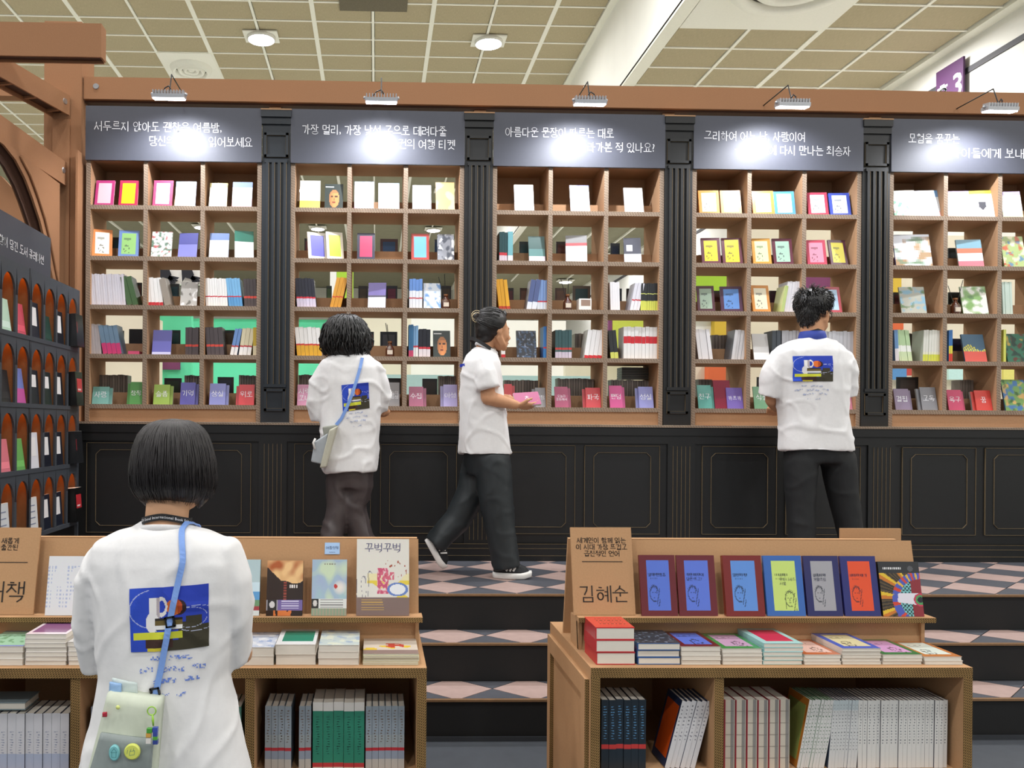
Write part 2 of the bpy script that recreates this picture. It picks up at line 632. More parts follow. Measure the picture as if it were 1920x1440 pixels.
# ---- ceiling: two levels of grid tiles with a white step between
CEILM = mat('ceiling_backing', '#8d8a73', 0.9, 0.05, 5)
TILEM = mat('perforated_ceiling_tile', '#b3a688', 0.9, 0.12, 14, 0.1, stretch=(9, 1, 1))
GRIDM = mat('ceiling_grid_bar', '#f4f2e6', 0.6, 0.03)
CWHITE = mat('ceiling_white_panel', '#f4f2e8', 0.7, 0.02)
ceiling = link('ceiling', None, kind='structure')
ceiling['label'] = 'two-level grid tile ceiling of the exhibition hall'
boxpart('ceiling_slab', -14, STEP_X, -6, 40, CEIL_L + 0.03, CEIL_L + 0.2, CEILM, ceiling)
boxpart('ceiling_slab', STEP_X, WALL_RX + 0.1, -6, 40, CEIL_R + 0.03, CEIL_R + 0.2, CEILM, ceiling)
part('ceiling_step', MB().box(STEP_X - 0.05, STEP_X, -6, 40, CEIL_R, CEIL_L + 0.1), mat('white_bulkhead', '#f6f5ee', 0.6, 0.03, 2), ceiling)
boxpart('edge_trim', STEP_X - 0.16, STEP_X - 0.05, -6, 40, CEIL_L - 0.03, CEIL_L + 0.03, GRIDM, ceiling)
boxpart('edge_trim', STEP_X - 0.05, STEP_X + 0.12, -6, 40, CEIL_R - 0.03, CEIL_R + 0.03, GRIDM, ceiling)
boxpart('edge_trim', WALL_RX - 0.15, WALL_RX + 0.02, -6, 40, CEIL_R - 0.04, CEIL_R + 0.03, GRIDM, ceiling)
PX, PY = 0.9, 0.585
GX0 = at_z(699, 0, CEIL_L).x
GY0 = at_z(699, 41, CEIL_L).y
tile_me = MB().box(-PX / 2 + 0.03, PX / 2 - 0.03, -PY / 2 + 0.018, PY / 2 - 0.018, 0, 0.02).mesh('ceiling_tile', TILEM)
barx_me = MB().box(-5.6, 5.6, -0.016, 0.016, -0.015, 0.03).mesh('grid_bar', GRIDM)
VENT_L = at_z(307, 116, CEIL_L)
VENT_R = at_z(1455, 8, CEIL_R)


def in_rect(x, y, r):
    return abs(x - r[0]) < r[2] and abs(y - r[1]) < r[3]


VL = (GX0 - 3.5 * PX, VENT_L.y, 0.9 * PX, PY)
kx = round((VENT_L.x - GX0) / PX - 0.5)
ky = round((VENT_L.y - GY0) / PY - 0.5)
VLc = (GX0 + (kx + 0.5) * PX, GY0 + (ky + 0.5) * PY + PY / 2)
for i in range(-9, 5):
    x = GX0 + (i + 0.5) * PX
    if x - PX / 2 > STEP_X - 0.3:
        continue
    last = x + PX / 2 > STEP_X - 0.1
    if last:
        wl = (STEP_X - 0.16 - (x - PX / 2)) / 2
        last_me = MB().box(-wl + 0.03, wl - 0.01, -PY / 2 + 0.018, PY / 2 - 0.018, 0, 0.02).mesh('ceiling_tile', TILEM)
    for j in range(-4, 12):
        y = GY0 + (j + 0.5) * PY
        if abs(x - VLc[0]) < PX * 0.6 and abs(y - VLc[1]) < PY * 1.1:
            continue
        link('ceiling_tile', last_me if last else tile_me, ceiling, ((x - PX / 2 + wl) if last else x, y, CEIL_L))
for j in range(-4, 13):
    part('grid_bar', MB().box(GX0 - 9 * PX, STEP_X - 0.1, GY0 + j * PY - 0.016, GY0 + j * PY + 0.016, CEIL_L - 0.012, CEIL_L + 0.03), GRIDM, ceiling)
for i in range(-9, 5):
    x = GX0 + i * PX
    w = 0.02 if i % 2 == 0 else 0.034
    part('grid_bar', MB().box(x - w, x + w, GY0 - 5 * PY, GY0 + 20, CEIL_L - 0.014, CEIL_L + 0.03), GRIDM, ceiling)
PXR = (WALL_RX - 0.15 - STEP_X - 0.12) / 4
GYR = at_z(1330, 48, CEIL_R).y
tileR_me = MB().box(-PXR / 2 + 0.03, PXR / 2 - 0.03, -PY / 2 + 0.018, PY / 2 - 0.018, 0, 0.02).mesh('ceiling_tile', TILEM)
for i in range(4):
    x = STEP_X + 0.12 + (i + 0.5) * PXR
    for j in range(-5, 16):
        y = GYR + (j + 0.5) * PY
        if i < 2 and -4 <= j <= -1:
            continue
        link('ceiling_tile', tileR_me, ceiling, (x, y, CEIL_R))
    xb = STEP_X + 0.12 + i * PXR
    w = 0.02 if i % 2 else 0.034
    if i:
        part('grid_bar', MB().box(xb - w, xb + w, GYR if i == 1 else GYR - 4 * PY, GYR + 18, CEIL_R - 0.014, CEIL_R + 0.03), GRIDM, ceiling)
for j in range(-4, 16):
    part('grid_bar', MB().box(STEP_X + 0.1 + (2 * PXR if -4 < j < 0 else 0), WALL_RX - 0.1, GYR + j * PY - 0.016, GYR + j * PY + 0.016, CEIL_R - 0.012, CEIL_R + 0.03), GRIDM, ceiling)
# dark grille in the left ceiling
gc = at_z(700, 6, CEIL_L)
link('air_grille', MB().box(-0.5, 0.5, -0.2, 0.2, -0.02, 0.0).mesh('air_grille', mat('dark_grille', '#6d6553', 0.8, 0.2, 60)), ceiling, (gc.x, gc.y, CEIL_L - 0.002))


def diffuser(label, c, r, panel):
    t = thing('ceiling_diffuser', label, 'air vent', (c[0], c[1], c[2]), group='round air diffusers in the ceiling')
    px, py = panel
    boxpart('panel', -px, px, -py, py, 0.0, 0.02, CWHITE, t)
    part('throat', MB().loft([(Vector((0, 0, -0.012)), r * 0.9, r * 0.9), (Vector((0, 0, -0.002)), r * 0.9, r * 0.9)], 36), mat('dark_throat', '#4c493f', 0.8, 0.05), t)
    for k, (ra, rb, z0, z1) in enumerate(((1.0, 0.74, 0.0, -0.10), (0.70, 0.46, 0.0, -0.085), (0.42, 0.22, -0.01, -0.075), (0.17, 0.0, -0.03, -0.06))):
        m = MB()
        n = 40
        prof = [(ra * r, 0.0), (ra * r, z0 - 0.006), ((ra * 0.55 + rb * 0.45) * r, z1), (max(rb, 0.001) * r, z1 + 0.02), (max(rb, 0.001) * r, 0.0)]
        b0 = len(m.v)
        for a, z in prof:
            for q in range(n):
                th = 2 * math.pi * q / n
                m.v.append((a * math.cos(th), a * math.sin(th), z))
        for p in range(len(prof) - 1):
            for q in range(n):
                m.f.append((b0 + p * n + q, b0 + p * n + (q + 1) % n, b0 + (p + 1) * n + (q + 1) % n, b0 + (p + 1) * n + q))
                m.m.append(0)
                m.c.append(None)
        part('ring', m, CWHITE, t, smooth=True, fix=True)
    return t


diffuser('round white air diffuser on square panel above the leftmost bookcase', (VLc[0], VLc[1], CEIL_L - 0.02), 0.36, (PX * 0.5, PY))
diffuser('large round air diffuser at the top edge right of the ceiling step', (STEP_X + 0.12 + PXR, GYR - 2 * PY + 0.05, CEIL_R - 0.02), 0.72, (PXR * 0.98, PY * 1.98))

# ---- ceiling lamp fixtures
LAMP_E = mat('lamp_lens', '#ffffff', 0.4, 0, emit='#f7f4ff', strength=14)
plate_me = MB().box(-0.27, 0.27, -0.2, 0.2, -0.02, 0.0).mesh('mounting_plate', CWHITE)
rim_me = MB().loft([(Vector((0, 0, -0.07)), 0.215, 0.215), (Vector((0, 0, -0.02)), 0.225, 0.225)], 28).mesh('lamp_rim', WHITE_METAL, True)
lens_me = MB().loft([(Vector((0, 0, -0.08)), 0.17, 0.17), (Vector((0, 0, -0.07)), 0.205, 0.205)], 28).mesh('lamp_lens', LAMP_E, True)
for (x, y, z) in LAMPS:
    if y < 11 or y > 32:
        continue
    d = Vector((x, y, z)) - ORIGIN
    px = CX + F_PX * d.dot(RIGHT) / d.dot(FWD)
    py = CY - F_PX * d.dot(UP) / d.dot(FWD)
    if not (-60 < px < 1980 and py > -40):
        continue
    where = {True: 'left', False: 'right'}[px < 700]
    if 40 < py < 120:
        lab = {490: 'round ceiling lamp nearest the left air diffuser', 909: 'round ceiling lamp above the middle of the bookcase wall', 1635: 'round ceiling lamp in the lower ceiling at right'}[
            min((490, 909, 1635), key=lambda q: abs(q - px))]
        if min(abs(q - px) for q in (490, 909, 1635)) > 60:
            lab = 'round ceiling lamp at the edge of the hall ceiling'
        g = 'front row of ceiling lamps'
    else:
        row_, col_ = round((y - LAMP_A.y) / 4.3), round((x - LAMP_A.x) / 3.62) + 2
        lab, g = f'distant round ceiling lamp, {NTH[max(0, row_)]} row back, {NTH[max(0, min(6, col_))]} from left', 'distant ceiling lamps'
    t = thing('ceiling_lamp', lab, 'lamp', (x, y, z - 0.012), group=g)
    link('mounting_plate', plate_me, t)
    link('lamp_rim', rim_me, t)
    link('lamp_lens', lens_me, t)

# ---- right hall wall with dark joint line, hall number banner
WALLM = mat('white_hall_wall', '#e3e2dc', 0.7, 0.03, 3)
wall_right = link('wall_right', MB().box(WALL_RX, WALL_RX + 0.2, -6, 40, 0, CEIL_R + 0.1).mesh('wall_right', WALLM), kind='structure')
boxpart('joint_line', WALL_RX - 0.015, WALL_RX, 3, 40, 5.86, 5.93, mat('dark_joint', '#45454a', 0.7, 0.05), wall_right)
boxpart('joint_line', WALL_RX - 0.015, WALL_RX, 3, 40, 3.60, 3.64, _MATS['dark_joint'], wall_right)
wall_back = link('wall_back', MB().box(-14, WALL_RX, 38, 38.2, 0, CEIL_L).mesh('wall_back', mat('far_hall_wall', '#c9c8bf', 0.8, 0.04, 1)), kind='structure')
wall_left = link('wall_left', MB().box(-14.2, -14, 6, 40, 0, CEIL_L).mesh('wall_left', mat('far_hall_wall')), kind='structure')
ba, bb = at_x(1757, 137, WALL_RX - 0.06), at_x(1808, 110, WALL_RX - 0.06)
t = thing('hall_banner', 'purple hall number banner with white figures on the right hall wall', 'banner', (WALL_RX - 0.06, bb.y, 0))
zt = ba.z
boxpart('cloth', -0.012, 0.012, 0, ba.y - bb.y, zt - 1.35, zt, mat('purple_banner', '#4a2550', 0.7, 0.04), t)
rz = (math.pi / 2, 0, -math.pi / 2)
lettering('3', 0.42, LETTER, t, (-0.016, 0.20, zt - 0.46), rz, bold=0.015)
lettering('홀', 0.34, LETTER, t, (-0.016, 0.53, zt - 0.48), rz, bold=0.015)
lettering('HALL', 0.16, LETTER, t, (-0.016, 0.50, zt - 0.98), rz)

# ---- stepped platform: treads, risers, diamond tiles
STEPM = mat('black_riser_board', '#0b0b0c', 0.7, 0.12, 24, 0.03)
DARKT = mat('dark_slate_tile', '#484a51', 0.55, 0.1, 18)
PINKT = mat('dusty_pink_tile', '#a58d86', 0.55, 0.08, 18)
platform = link('floor_platform', None, kind='structure')
platform['label'] = 'raised platform with black steps and diamond tiles'
PX0, PX1 = -3.3, 5.2
boxpart('platform_body', PX0, PX1, PLAT_Y0 + 0.004, 6.9, 0, PLAT_Z - 0.004, STEPM, platform)
for k in (1, 2):
    y0 = PLAT_Y0 - (3 - k) * TREAD
    boxpart('step_body', PX0, PX1, y0 + 0.004, PLAT_Y0 + 0.003, RISE * (k - 1) if k > 1 else 0.0, RISE * k - 0.004, STEPM, platform)
EDGEC = mat('tread_cut_edge', '#7a5c3f', 0.8, 0.1)
for k in (1, 2, 3):
    y0 = PLAT_Y0 - (3 - k) * TREAD
    boxpart('tread_edge', PX0, PX1, y0 - 0.006, y0 + 0.012, RISE * k - 0.011, RISE * k - 0.0005, EDGEC, platform)
boxpart('skirting', PX0, PX1, PLAT_Y0 - 2 * TREAD - 0.02, PLAT_Y0 - 2 * TREAD - 0.008, 0, 0.02, mat('charcoal_floor_strip', '#2c2f34', 0.6, 0.05), platform)


def clip_poly(poly, y0, y1):
    def cut(p, lim, keep):
        out = []
        for i in range(len(p)):
            a, b = p[i], p[(i + 1) % len(p)]
            ia, ib = keep(a[1]), keep(b[1])
            if ia:
                out.append(a)
            if ia != ib:
                t_ = (lim - a[1]) / (b[1] - a[1])
                out.append((a[0] + (b[0] - a[0]) * t_, lim))
        return out
    p = cut(poly, y0, lambda v: v >= y0 - 1e-9)
    if len(p) > 2:
        p = cut(p, y1, lambda v: v <= y1 + 1e-9)
    return p


DX, DY = 0.372, 0.33


def diamonds(y0, y1, z, yc, x0, x1):
    g = 0.0018
    cache = {}
    i0, i1 = int((x0 - 0.384) / (DX / 2)) - 1, int((x1 - 0.384) / (DX / 2)) + 2
    for j in range(-8, 9):
        cy_ = yc + j * DY / 2
        if cy_ + DY / 2 < y0 + 0.01 or cy_ - DY / 2 > y1 - 0.01:
            continue
        for i in range(i0, i1):
            if (i + j) % 2:
                continue
            cx_ = 0.384 + i * DX / 2
            if cx_ < x0 or cx_ > x1:
                continue
            pink = j % 2 == 0
            key = (j, pink)
            if key not in cache:
                poly = clip_poly([(-DX / 2 + 2 * g, cy_), (0, cy_ - DY / 2 + 2 * g), (DX / 2 - 2 * g, cy_), (0, cy_ + DY / 2 - 2 * g)], y0 + g, y1 - g)
                if len(poly) < 3:
                    cache[key] = None
                else:
                    m = MB()
                    n = len(poly)
                    m.v = [(a, b - cy_, -0.003) for a, b in poly] + [(a, b - cy_, 0.0) for a, b in poly]
                    m.f = [tuple(range(n, 2 * n))] + [(k_, (k_ + 1) % n, n + (k_ + 1) % n, n + k_) for k_ in range(n)]
                    m.m = [0] * len(m.f)
                    m.c = [None] * len(m.f)
                    cache[key] = m.mesh('floor_tile', PINKT if pink else DARKT)
            if cache[key]:
                link('floor_tile', cache[key], platform, (cx_, cy_, z))


diamonds(PLAT_Y0 + 0.012, BASE_Y - 0.005, PLAT_Z, PLAT_Y0 + 0.19, -1.85, 4.4)
for k in (1, 2):
    y0 = PLAT_Y0 - (3 - k) * TREAD
    diamonds(y0 + 0.012, y0 + TREAD + 0.0, RISE * k, y0 + 0.155, -1.85, 4.4)

# ---- far booths of the hall seen through the open shelves
def booth(name, label, cat, boxes, group=None):
    t = thing(name, label, cat, group=group)
    for nm, x0, x1, y0, y1, z0, z1, m in boxes:
        boxpart(nm, x0, x1, y0, y1, z0, z1, m, t)
    return t


def bx(nm, px0, px1, py0, py1, y, m, th=0.1, zmin=None):
    a, b = at_y(px0, py0, y), at_y(px1, py1, y)
    z0 = min(a.z, b.z)
    return (nm, min(a.x, b.x), max(a.x, b.x), y, y + th, max(0.0, z0) if zmin is None else zmin, max(a.z, b.z), m)


CREAM = mat('cream_booth_wall', '#e2d9c3', 0.8, 0.03, 3)
MINT = mat('mint_booth_wall', '#66dcae', 0.8, 0.03, 3)
WHITEB = mat('white_booth_wall', '#eceae4', 0.8, 0.02, 3)
LIME = mat('lime_booth_panel', '#a4cc36', 0.7, 0.03, 3)
YELL = mat('yellow_booth_panel', '#d8b53a', 0.7, 0.03, 3)
PURP = mat('plum_booth_panel', '#7a3a66', 0.7, 0.03, 3)
ORNG = mat('orange_booth_panel', '#dd6a3c', 0.7, 0.03, 3)
BLACKI = mat('black_print', '#1b1d26', 0.7, 0.03)
booth('booth_wall', 'cream booth wall with poster seen behind the leftmost bookcase', 'booth',
      [bx('wall', 130, 292, 500, 745, 9.5, CREAM, zmin=0), bx('poster', 296, 378, 488, 533, 9.4, WHITEB), bx('wall', 292, 300, 600, 745, 9.5, CREAM, zmin=0),
       bx('counter', 180, 700, 738, 760, 8.9, WHITEB, 0.4, zmin=0)])
booth('booth_wall', 'mint green booth walls seen behind the first two bookcases', 'booth',
      [bx('wall', 296, 358, 588, 745, 10.0, MINT, zmin=0), bx('wall', 356, 622, 597, 760, 11.5, MINT, zmin=0), bx('fascia', 296, 640, 560, 594, 11.4, CREAM), bx('banner', 300, 337, 678, 693, 9.95, PURP, 0.04)])
booth('booth_wall', 'white booth walls with lime panel seen behind the second bookcase', 'booth',
      [bx('wall', 640, 770, 596, 760, 10.5, CREAM, zmin=0), bx('wall', 770, 905, 592, 760, 12.0, WHITEB, zmin=0), bx('panel', 631, 662, 500, 560, 10.4, LIME), bx('panel', 619, 631, 500, 560, 10.4, WHITEB),
       bx('counter', 700, 1130, 702, 760, 9.2, mat('pale_aqua_counter', '#b9dcd8', 0.6, 0.03), 0.5, zmin=0)])
booth('booth_wall', 'yellow green booth wall seen behind the middle bookcase', 'booth',
      [bx('wall', 905, 1060, 600, 760, 13.0, WHITEB, zmin=0), bx('wall', 1148, 1262, 588, 660, 10.0, mat('chartreuse_wall', '#c3cc4e', 0.7, 0.03)), bx('wall', 1060, 1262, 660, 760, 10.6, CREAM, zmin=0), bx('post', 1141, 1148, 588, 660, 10.0, PURP)])
booth('booth_wall', 'lime and yellow booth panels seen behind the fourth bookcase', 'booth',
      [bx('panel', 1296, 1372, 505, 590, 9.0, LIME), bx('panel', 1340, 1372, 594, 680, 9.0, YELL), bx('wall', 1290, 1342, 594, 680, 9.1, WHITEB), bx('wall', 1372, 1640, 420, 740, 9.6, CREAM, zmin=0),
       bx('panel', 1500, 1600, 512, 545, 9.5, PURP, 0.05), bx('panel', 1328, 1372, 680, 740, 9.0, ORNG, zmin=0), bx('wall', 1290, 1330, 680, 745, 9.1, CREAM, zmin=0)])
booth('booth_wall', 'cream booth wall with bright pictures seen behind the rightmost bookcase', 'booth',
      [bx('wall', 1655, 2100, 440, 745, 8.6, CREAM, zmin=0), bx('picture', 1674, 1690, 516, 552, 8.5, YELL, 0.03), bx('picture', 1674, 1694, 600, 618, 8.5, ORNG, 0.03), bx('picture', 1674, 1700, 690, 712, 8.5, mat('blue_picture', '#5b93c9', 0.6, 0.05), 0.03),
       bx('picture', 1700, 1714, 690, 704, 8.5, mat('red_picture', '#c2473f', 0.6, 0.05), 0.03), bx('picture', 1779, 1812, 688, 712, 8.5, mat('aqua_picture', '#c7ece6', 0.6, 0.05), 0.03), bx('picture', 1882, 1908, 688, 712, 8.5, mat('yellow_picture', '#e6de7a', 0.6, 0.05), 0.03)])
# hand silhouettes on the poster
pt = thing('wall_poster', 'white poster with black hand silhouettes behind the leftmost bookcase', 'poster', tuple(at_y(335, 520, 9.36)))
hm = MB()
for cxp, sgn in ((-0.13, 1), (0.12, -1)):
    hm.prism([(cxp - 0.09, 0.09), (cxp + 0.02, 0.1), (cxp + 0.05, 0.03), (cxp + 0.02, -0.02), (cxp - 0.05, 0.0), (cxp - 0.08, -0.05)], -0.004, 0.004)
    for q in range(4):
        a = -0.2 - q * 0.33
        hm.prism([(cxp + 0.03, 0.02), (cxp + 0.03 + 0.11 * math.cos(a), 0.02 + 0.11 * math.sin(a)), (cxp + 0.02 + 0.10 * math.cos(a - 0.12), 0.01 + 0.10 * math.sin(a - 0.12)), (cxp + 0.01, -0.01)], -0.004, 0.004)
part('hand_print', hm, BLACKI, pt)

# ================================================================ DARK PANELLED BASE under the bookcases
def rect_bead(x0, x1, z0, z1, w=0.0028, d=0.006, notch=0.0):
    m = MB()
    if notch:
        n = notch
        pts = [(x0 + n, z0), (x1 - n, z0), (x1, z0 + n), (x1, z1 - n), (x1 - n, z1), (x0 + n, z1), (x0, z1 - n), (x0, z0 + n)]
    else:
        pts = [(x0, z0), (x1, z0), (x1, z1), (x0, z1)]
    k = len(pts)
    for i in range(k):
        a, b = Vector((pts[i][0], pts[i][1])), Vector((pts[(i + 1) % k][0], pts[(i + 1) % k][1]))
        dr = (b - a).normalized()
        nn = Vector((-dr.y, dr.x)) * (w / 2)
        a2, b2 = a - dr * w / 2, b + dr * w / 2
        p = [(a2 - nn), (b2 - nn), (b2 + nn), (a2 + nn)]
        m.prism([(q.x, q.y) for q in p], -d, 0.004)
    return m


wains = link('wall_wainscot', None, None, (0, BASE_Y, 0), kind='structure')
wains['label'] = 'black panelled base wall under the row of bookcases'
WX0, WX1 = BAY_X0 - 0.03, BAY_X0 + 5 * BAY_P + 0.3
boxpart('base_wall', WX0, WX1, 0, 0.42, PLAT_Z + 0.0, LEDGE_Z - 0.016, BLACK, wains)
boxpart('ledge', WX0 - 0.02, WX1, -0.03, 0.43, LEDGE_Z - 0.016, LEDGE_Z - 0.001, [KRAFT, EDGE_H], wains, faces={'-y': (1, None)})
boxpart('moulding', WX0 - 0.01, WX1, -0.022, 0, LEDGE_Z - 0.07, LEDGE_Z - 0.016, BLACK, wains)
boxpart('moulding', WX0 - 0.01, WX1, -0.012, 0, LEDGE_Z - 0.125, LEDGE_Z - 0.07, BLACK, wains)
boxpart('skirting', WX0, WX1, -0.02, 0, PLAT_Z, PLAT_Z + 0.115, BLACK, wains)
for z in (PLAT_Z + 0.035, PLAT_Z + 0.082, PLAT_Z + 0.112):
    boxpart('bead', WX0, WX1, -0.0235, 0, z, z + 0.003, BEAD, wains)
Z0P, Z1P = at_y(1160, 1001, BASE_Y).z, at_y(1160, 836, BASE_Y).z
for b in range(5):
    x0 = BAY_X0 + b * BAY_P
    for s in (0, 1):
        xa = x0 + 0.045 + s * 0.565
        xb = xa + 0.50
        boxpart('panel', xa, xb, -0.006, 0.0, Z0P, Z1P, BLACK, wains)
        part('panel_bead', rect_bead(xa, xb, Z0P, Z1P), BEAD, wains, loc=(0, -0.005, 0))
        part('inset_bead', rect_bead(xa + 0.06, xb - 0.06, Z0P + 0.045, Z1P - 0.045, notch=0.028), BEAD, wains, loc=(0, -0.006, 0))
    # fluted foot under the pilaster
    px_ = x0 + BAY_W + (BAY_P - BAY_W) / 2
    if b < 5:
        boxpart('pilaster_foot', px_ - 0.092, px_ + 0.092, -0.012, 0, PLAT_Z + 0.115, LEDGE_Z - 0.125, BLACK, wains)
        for q in range(5):
            xx = px_ - 0.056 + q * 0.028
            boxpart('flute_bead', xx - 0.0015, xx + 0.0015, -0.015, 0, PLAT_Z + 0.14, Z1P, BEAD, wains)

# ================================================================ PILASTERS
PIL_W = 0.188
ORD_P = ['between the leftmost and second bookcases', 'between the second and middle bookcases', 'between the middle and fourth bookcases', 'between the fourth and rightmost bookcases']
for b in range(4):
    cxp = BAY_X0 + b * BAY_P + BAY_W + (BAY_P - BAY_W) / 2
    M_ = NAVY if b == 0 else BLACK
    t = thing('pilaster', ('blue-black' if b == 0 else 'black') + ' fluted pilaster ' + ORD_P[b], 'pilaster', (cxp, SIGN_Y, LEDGE_Z), group='fluted pilasters of the bookcase wall')
    h = SIGN_Z1 - LEDGE_Z - 0.012
    w = PIL_W / 2
    boxpart('shaft', -w, w, 0.012, 0.1, 0, h, M_, t)
    boxpart('capital', -w - 0.006, w + 0.006, -0.012, 0.1, h - 0.045, h, M_, t)
    boxpart('capital', -w - 0.003, w + 0.003, 0.0, 0.1, h - 0.09, h - 0.045, M_, t)
    boxpart('capital_top', -w - 0.008, w + 0.008, -0.014, 0.1, h, h + 0.008, KRAFT, t)
    for (za, zb_, xw) in ((h - 0.30, h - 0.155, 0.072), (0.085, 0.215, 0.062)):
        part('square_frame', rect_bead(-xw, xw, za, zb_, w=0.016, d=0.012), M_, t, loc=(0, 0.012, 0))
        part('frame_bead', rect_bead(-xw - 0.008, xw + 0.008, za - 0.008, zb_ + 0.008, w=0.0025, d=0.006), BEAD, t, loc=(0, 0.012, 0))
        part('frame_bead', rect_bead(-xw + 0.009, xw - 0.009, za + 0.009, zb_ - 0.009, w=0.002, d=0.006), BEAD, t, loc=(0, 0.012, 0))
    for q in range(4):
        xx = -0.058 + q * 0.0387
        boxpart('rib', xx - 0.009, xx + 0.009, 0.0, 0.012, 0.255, h - 0.345, M_, t)
        boxpart('rib_bead', xx + 0.009, xx + 0.0115, -0.001, 0.012, 0.255, h - 0.345, BEAD, t)
    boxpart('flute_rail', -0.075, 0.075, 0.0, 0.012, h - 0.345, h - 0.325, M_, t)
    boxpart('flute_rail', -0.075, 0.075, 0.0, 0.012, 0.235, 0.255, M_, t)

# ================================================================ SIGN BOARDS over the bookcases
SIGNS = [('서두르지 않아도 괜찮은 여름밤,', '당신의 속도로 읽어보세요', (176, 243), (279, 271), 0.0),
         ('가장 멀리, 가장 낯선 곳으로 데려다줄', '단 한 권의 여행 티켓', (566, 249), (704, 276), 0.0),
         ('아름다운 문장이 따르는 대로', '따라가본 적 있나요?', (947, 254), (1085, 282), 0.0),
         ('그리하여 어느 날, 사랑이여', '—이 시대에 다시 만나는 최승자', (1320, 261), (1377, 287), 0.0),
         ('모험을 꿈꾸는', '아이들에게 보내는 초대', (1703, 266), (1783, 293), 0.0)]
BAYN = ['leftmost bookcase', 'second bookcase from left', 'middle bookcase', 'fourth bookcase from left', 'rightmost bookcase']
SIGNL = [(241, 475), (273, 853), (0, 0), (0, 0), (0, 0)]
for b, (l1, l2, p1, p2, _) in enumerate(SIGNS):
    x0 = BAY_X0 + b * BAY_P
    t = thing('sign_board', 'charcoal sign board with white Korean lettering above the ' + BAYN[b], 'sign', (x0, SIGN_Y, SIGN_Z0), group='sign boards above the bookcases')
    brd = boxpart('board', 0, BAY_W, 0, 0.018, 0, SIGN_Z1 - SIGN_Z0, SIGNM, t)
    size = 0.072
    ends = [(412, 471), (837, 853), (1153, 1229), (1513, 1600), (1802, 1990)][b]
    for txt, p, e in ((l1, p1, ends[0]), (l2, p2, ends[1])):
        q = at_y(p[0], p[1], SIGN_Y)
        want = (e - p[0]) / F_PX * SIGN_Y
        me = text_mesh(txt, size, LETTER, 'LEFT', 0.0008, 0.0)
        wid = max(v.co.x for v in me.vertices)
        o = link('lettering', me, brd, (q.x - x0, -0.0015, q.z - SIGN_Z0), (math.pi / 2, 0, 0))
        o.scale = (want / wid, 1, 1)

# ================================================================ BOOKCASES
SHZ = []                                         # top of each shelf board, from the first bookcase's edge lines
for y_ in (385.5, 481, 572.5, 664.5, 758.5):
    SHZ.append(at_y(320, y_, CASE_Y).z)
BRD = 0.029
CASE_D = 0.33
CELL = (BAY_W - 4 * BRD) / 3
for b in range(5):
    x0 = BAY_X0 + b * BAY_P
    t = thing('bookcase', 'open-backed cardboard bookcase with fifteen cubbyholes, ' + BAYN[b].replace(' bookcase', '').replace(' from left', '') + ' of the five', 'bookcase', (x0, CASE_Y, LEDGE_Z), group='cardboard bookcases along the back wall')
    hh = SIGN_Z0 + 0.02 - LEDGE_Z
    for nm, xx in (('side_panel', 0), ('side_panel', BAY_W - BRD)):
        boxpart(nm, xx, xx + BRD, 0, CASE_D, 0, hh, [KRAFT, EDGE_V], t, faces={'-y': (1, None)})
    zs = [z - LEDGE_Z for z in SHZ]
    levels = [hh] + zs
    for d in (1, 2):
        xx = d * (CELL + BRD)
        for r in range(5):
            top = hh if r == 0 else zs[r - 1] - BRD
            boxpart('divider', xx, xx + BRD, 0.002, CASE_D, zs[r], top, [KRAFT, EDGE_V], t, faces={'-y': (1, None)})
    for r in range(5):
        boxpart('shelf', BRD, BAY_W - BRD, 0.001, CASE_D, zs[r] - BRD, zs[r], [KRAFT, EDGE_H], t, faces={'-y': (1, None)})
        for c in range(3):
            xx = BRD + c * (CELL + BRD)
            boxpart('back_rail', xx, xx + CELL, 0.165, 0.177, zs[r], zs[r] + 0.085, KRAFT, t)
    if b != 1:
        boxpart('back_panel', BRD, BAY_W - BRD, CASE_D - 0.012, CASE_D, zs[0], hh, KRAFT, t)
    boxpart('top_panel', BRD, BAY_W - BRD, 0.02, CASE_D, hh - 0.0, hh + BRD, KRAFT, t)
    boxpart('kick_board', BRD, BAY_W - BRD, 0.012, 0.03, 0, zs[4] - BRD, KRAFT, t)

# ================================================================ TOP BEAM, floodlights
BM_Y = 5.64
za, zb_ = at_y(700, 194, BM_Y).z, at_y(700, 153, BM_Y).z
xa = at_y(157, 150, BM_Y).x
beam = thing('beam', 'long brown cardboard beam carrying the floodlights above the sign boards', 'beam', (xa, BM_Y, za))
boxpart('front_board', 0, 7.0, 0, 0.012, 0, zb_ - za, BEAMM, beam)
boxpart('soffit', 0, 7.0, 0.012, 0.14, 0, 0.012, BEAMM, beam)
boxpart('top_board', 0, 7.0, 0.012, 0.14, zb_ - za - 0.012, zb_ - za, BEAMM, beam)
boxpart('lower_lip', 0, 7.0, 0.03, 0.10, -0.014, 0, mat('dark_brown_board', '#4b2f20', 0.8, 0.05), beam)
bp = at_y(180, 162, BM_Y)
part('bolt', MB().loft([(Vector((0, 0, 0)), 0.02, 0.02), (Vector((0, 0, 0.006)), 0.018, 0.018)], 20), mat('grey_bolt', '#8f8f90', 0.5, 0.1), beam, loc=(bp.x - xa, 0, bp.z - za), rot=(math.pi / 2, 0, 0))
for pxb in (516, 900, 1253, 1640):
    p = at_y(pxb, 200, 5.70)
    blk = link('support_block', None, None, (p.x, 5.69, SIGN_Z1 - 0.004 + 0.0))
    blk['label'] = 'small cardboard block on the pilaster ' + ORD_P[(516, 900, 1253, 1640).index(pxb)]
    blk['category'] = 'block'
    blk['group'] = 'cardboard blocks under the beam'
    boxpart('post', -0.04, 0.04, 0, 0.06, 0, max(0.02, za - 0.014 - SIGN_Z1 + 0.002), KRAFT, blk)

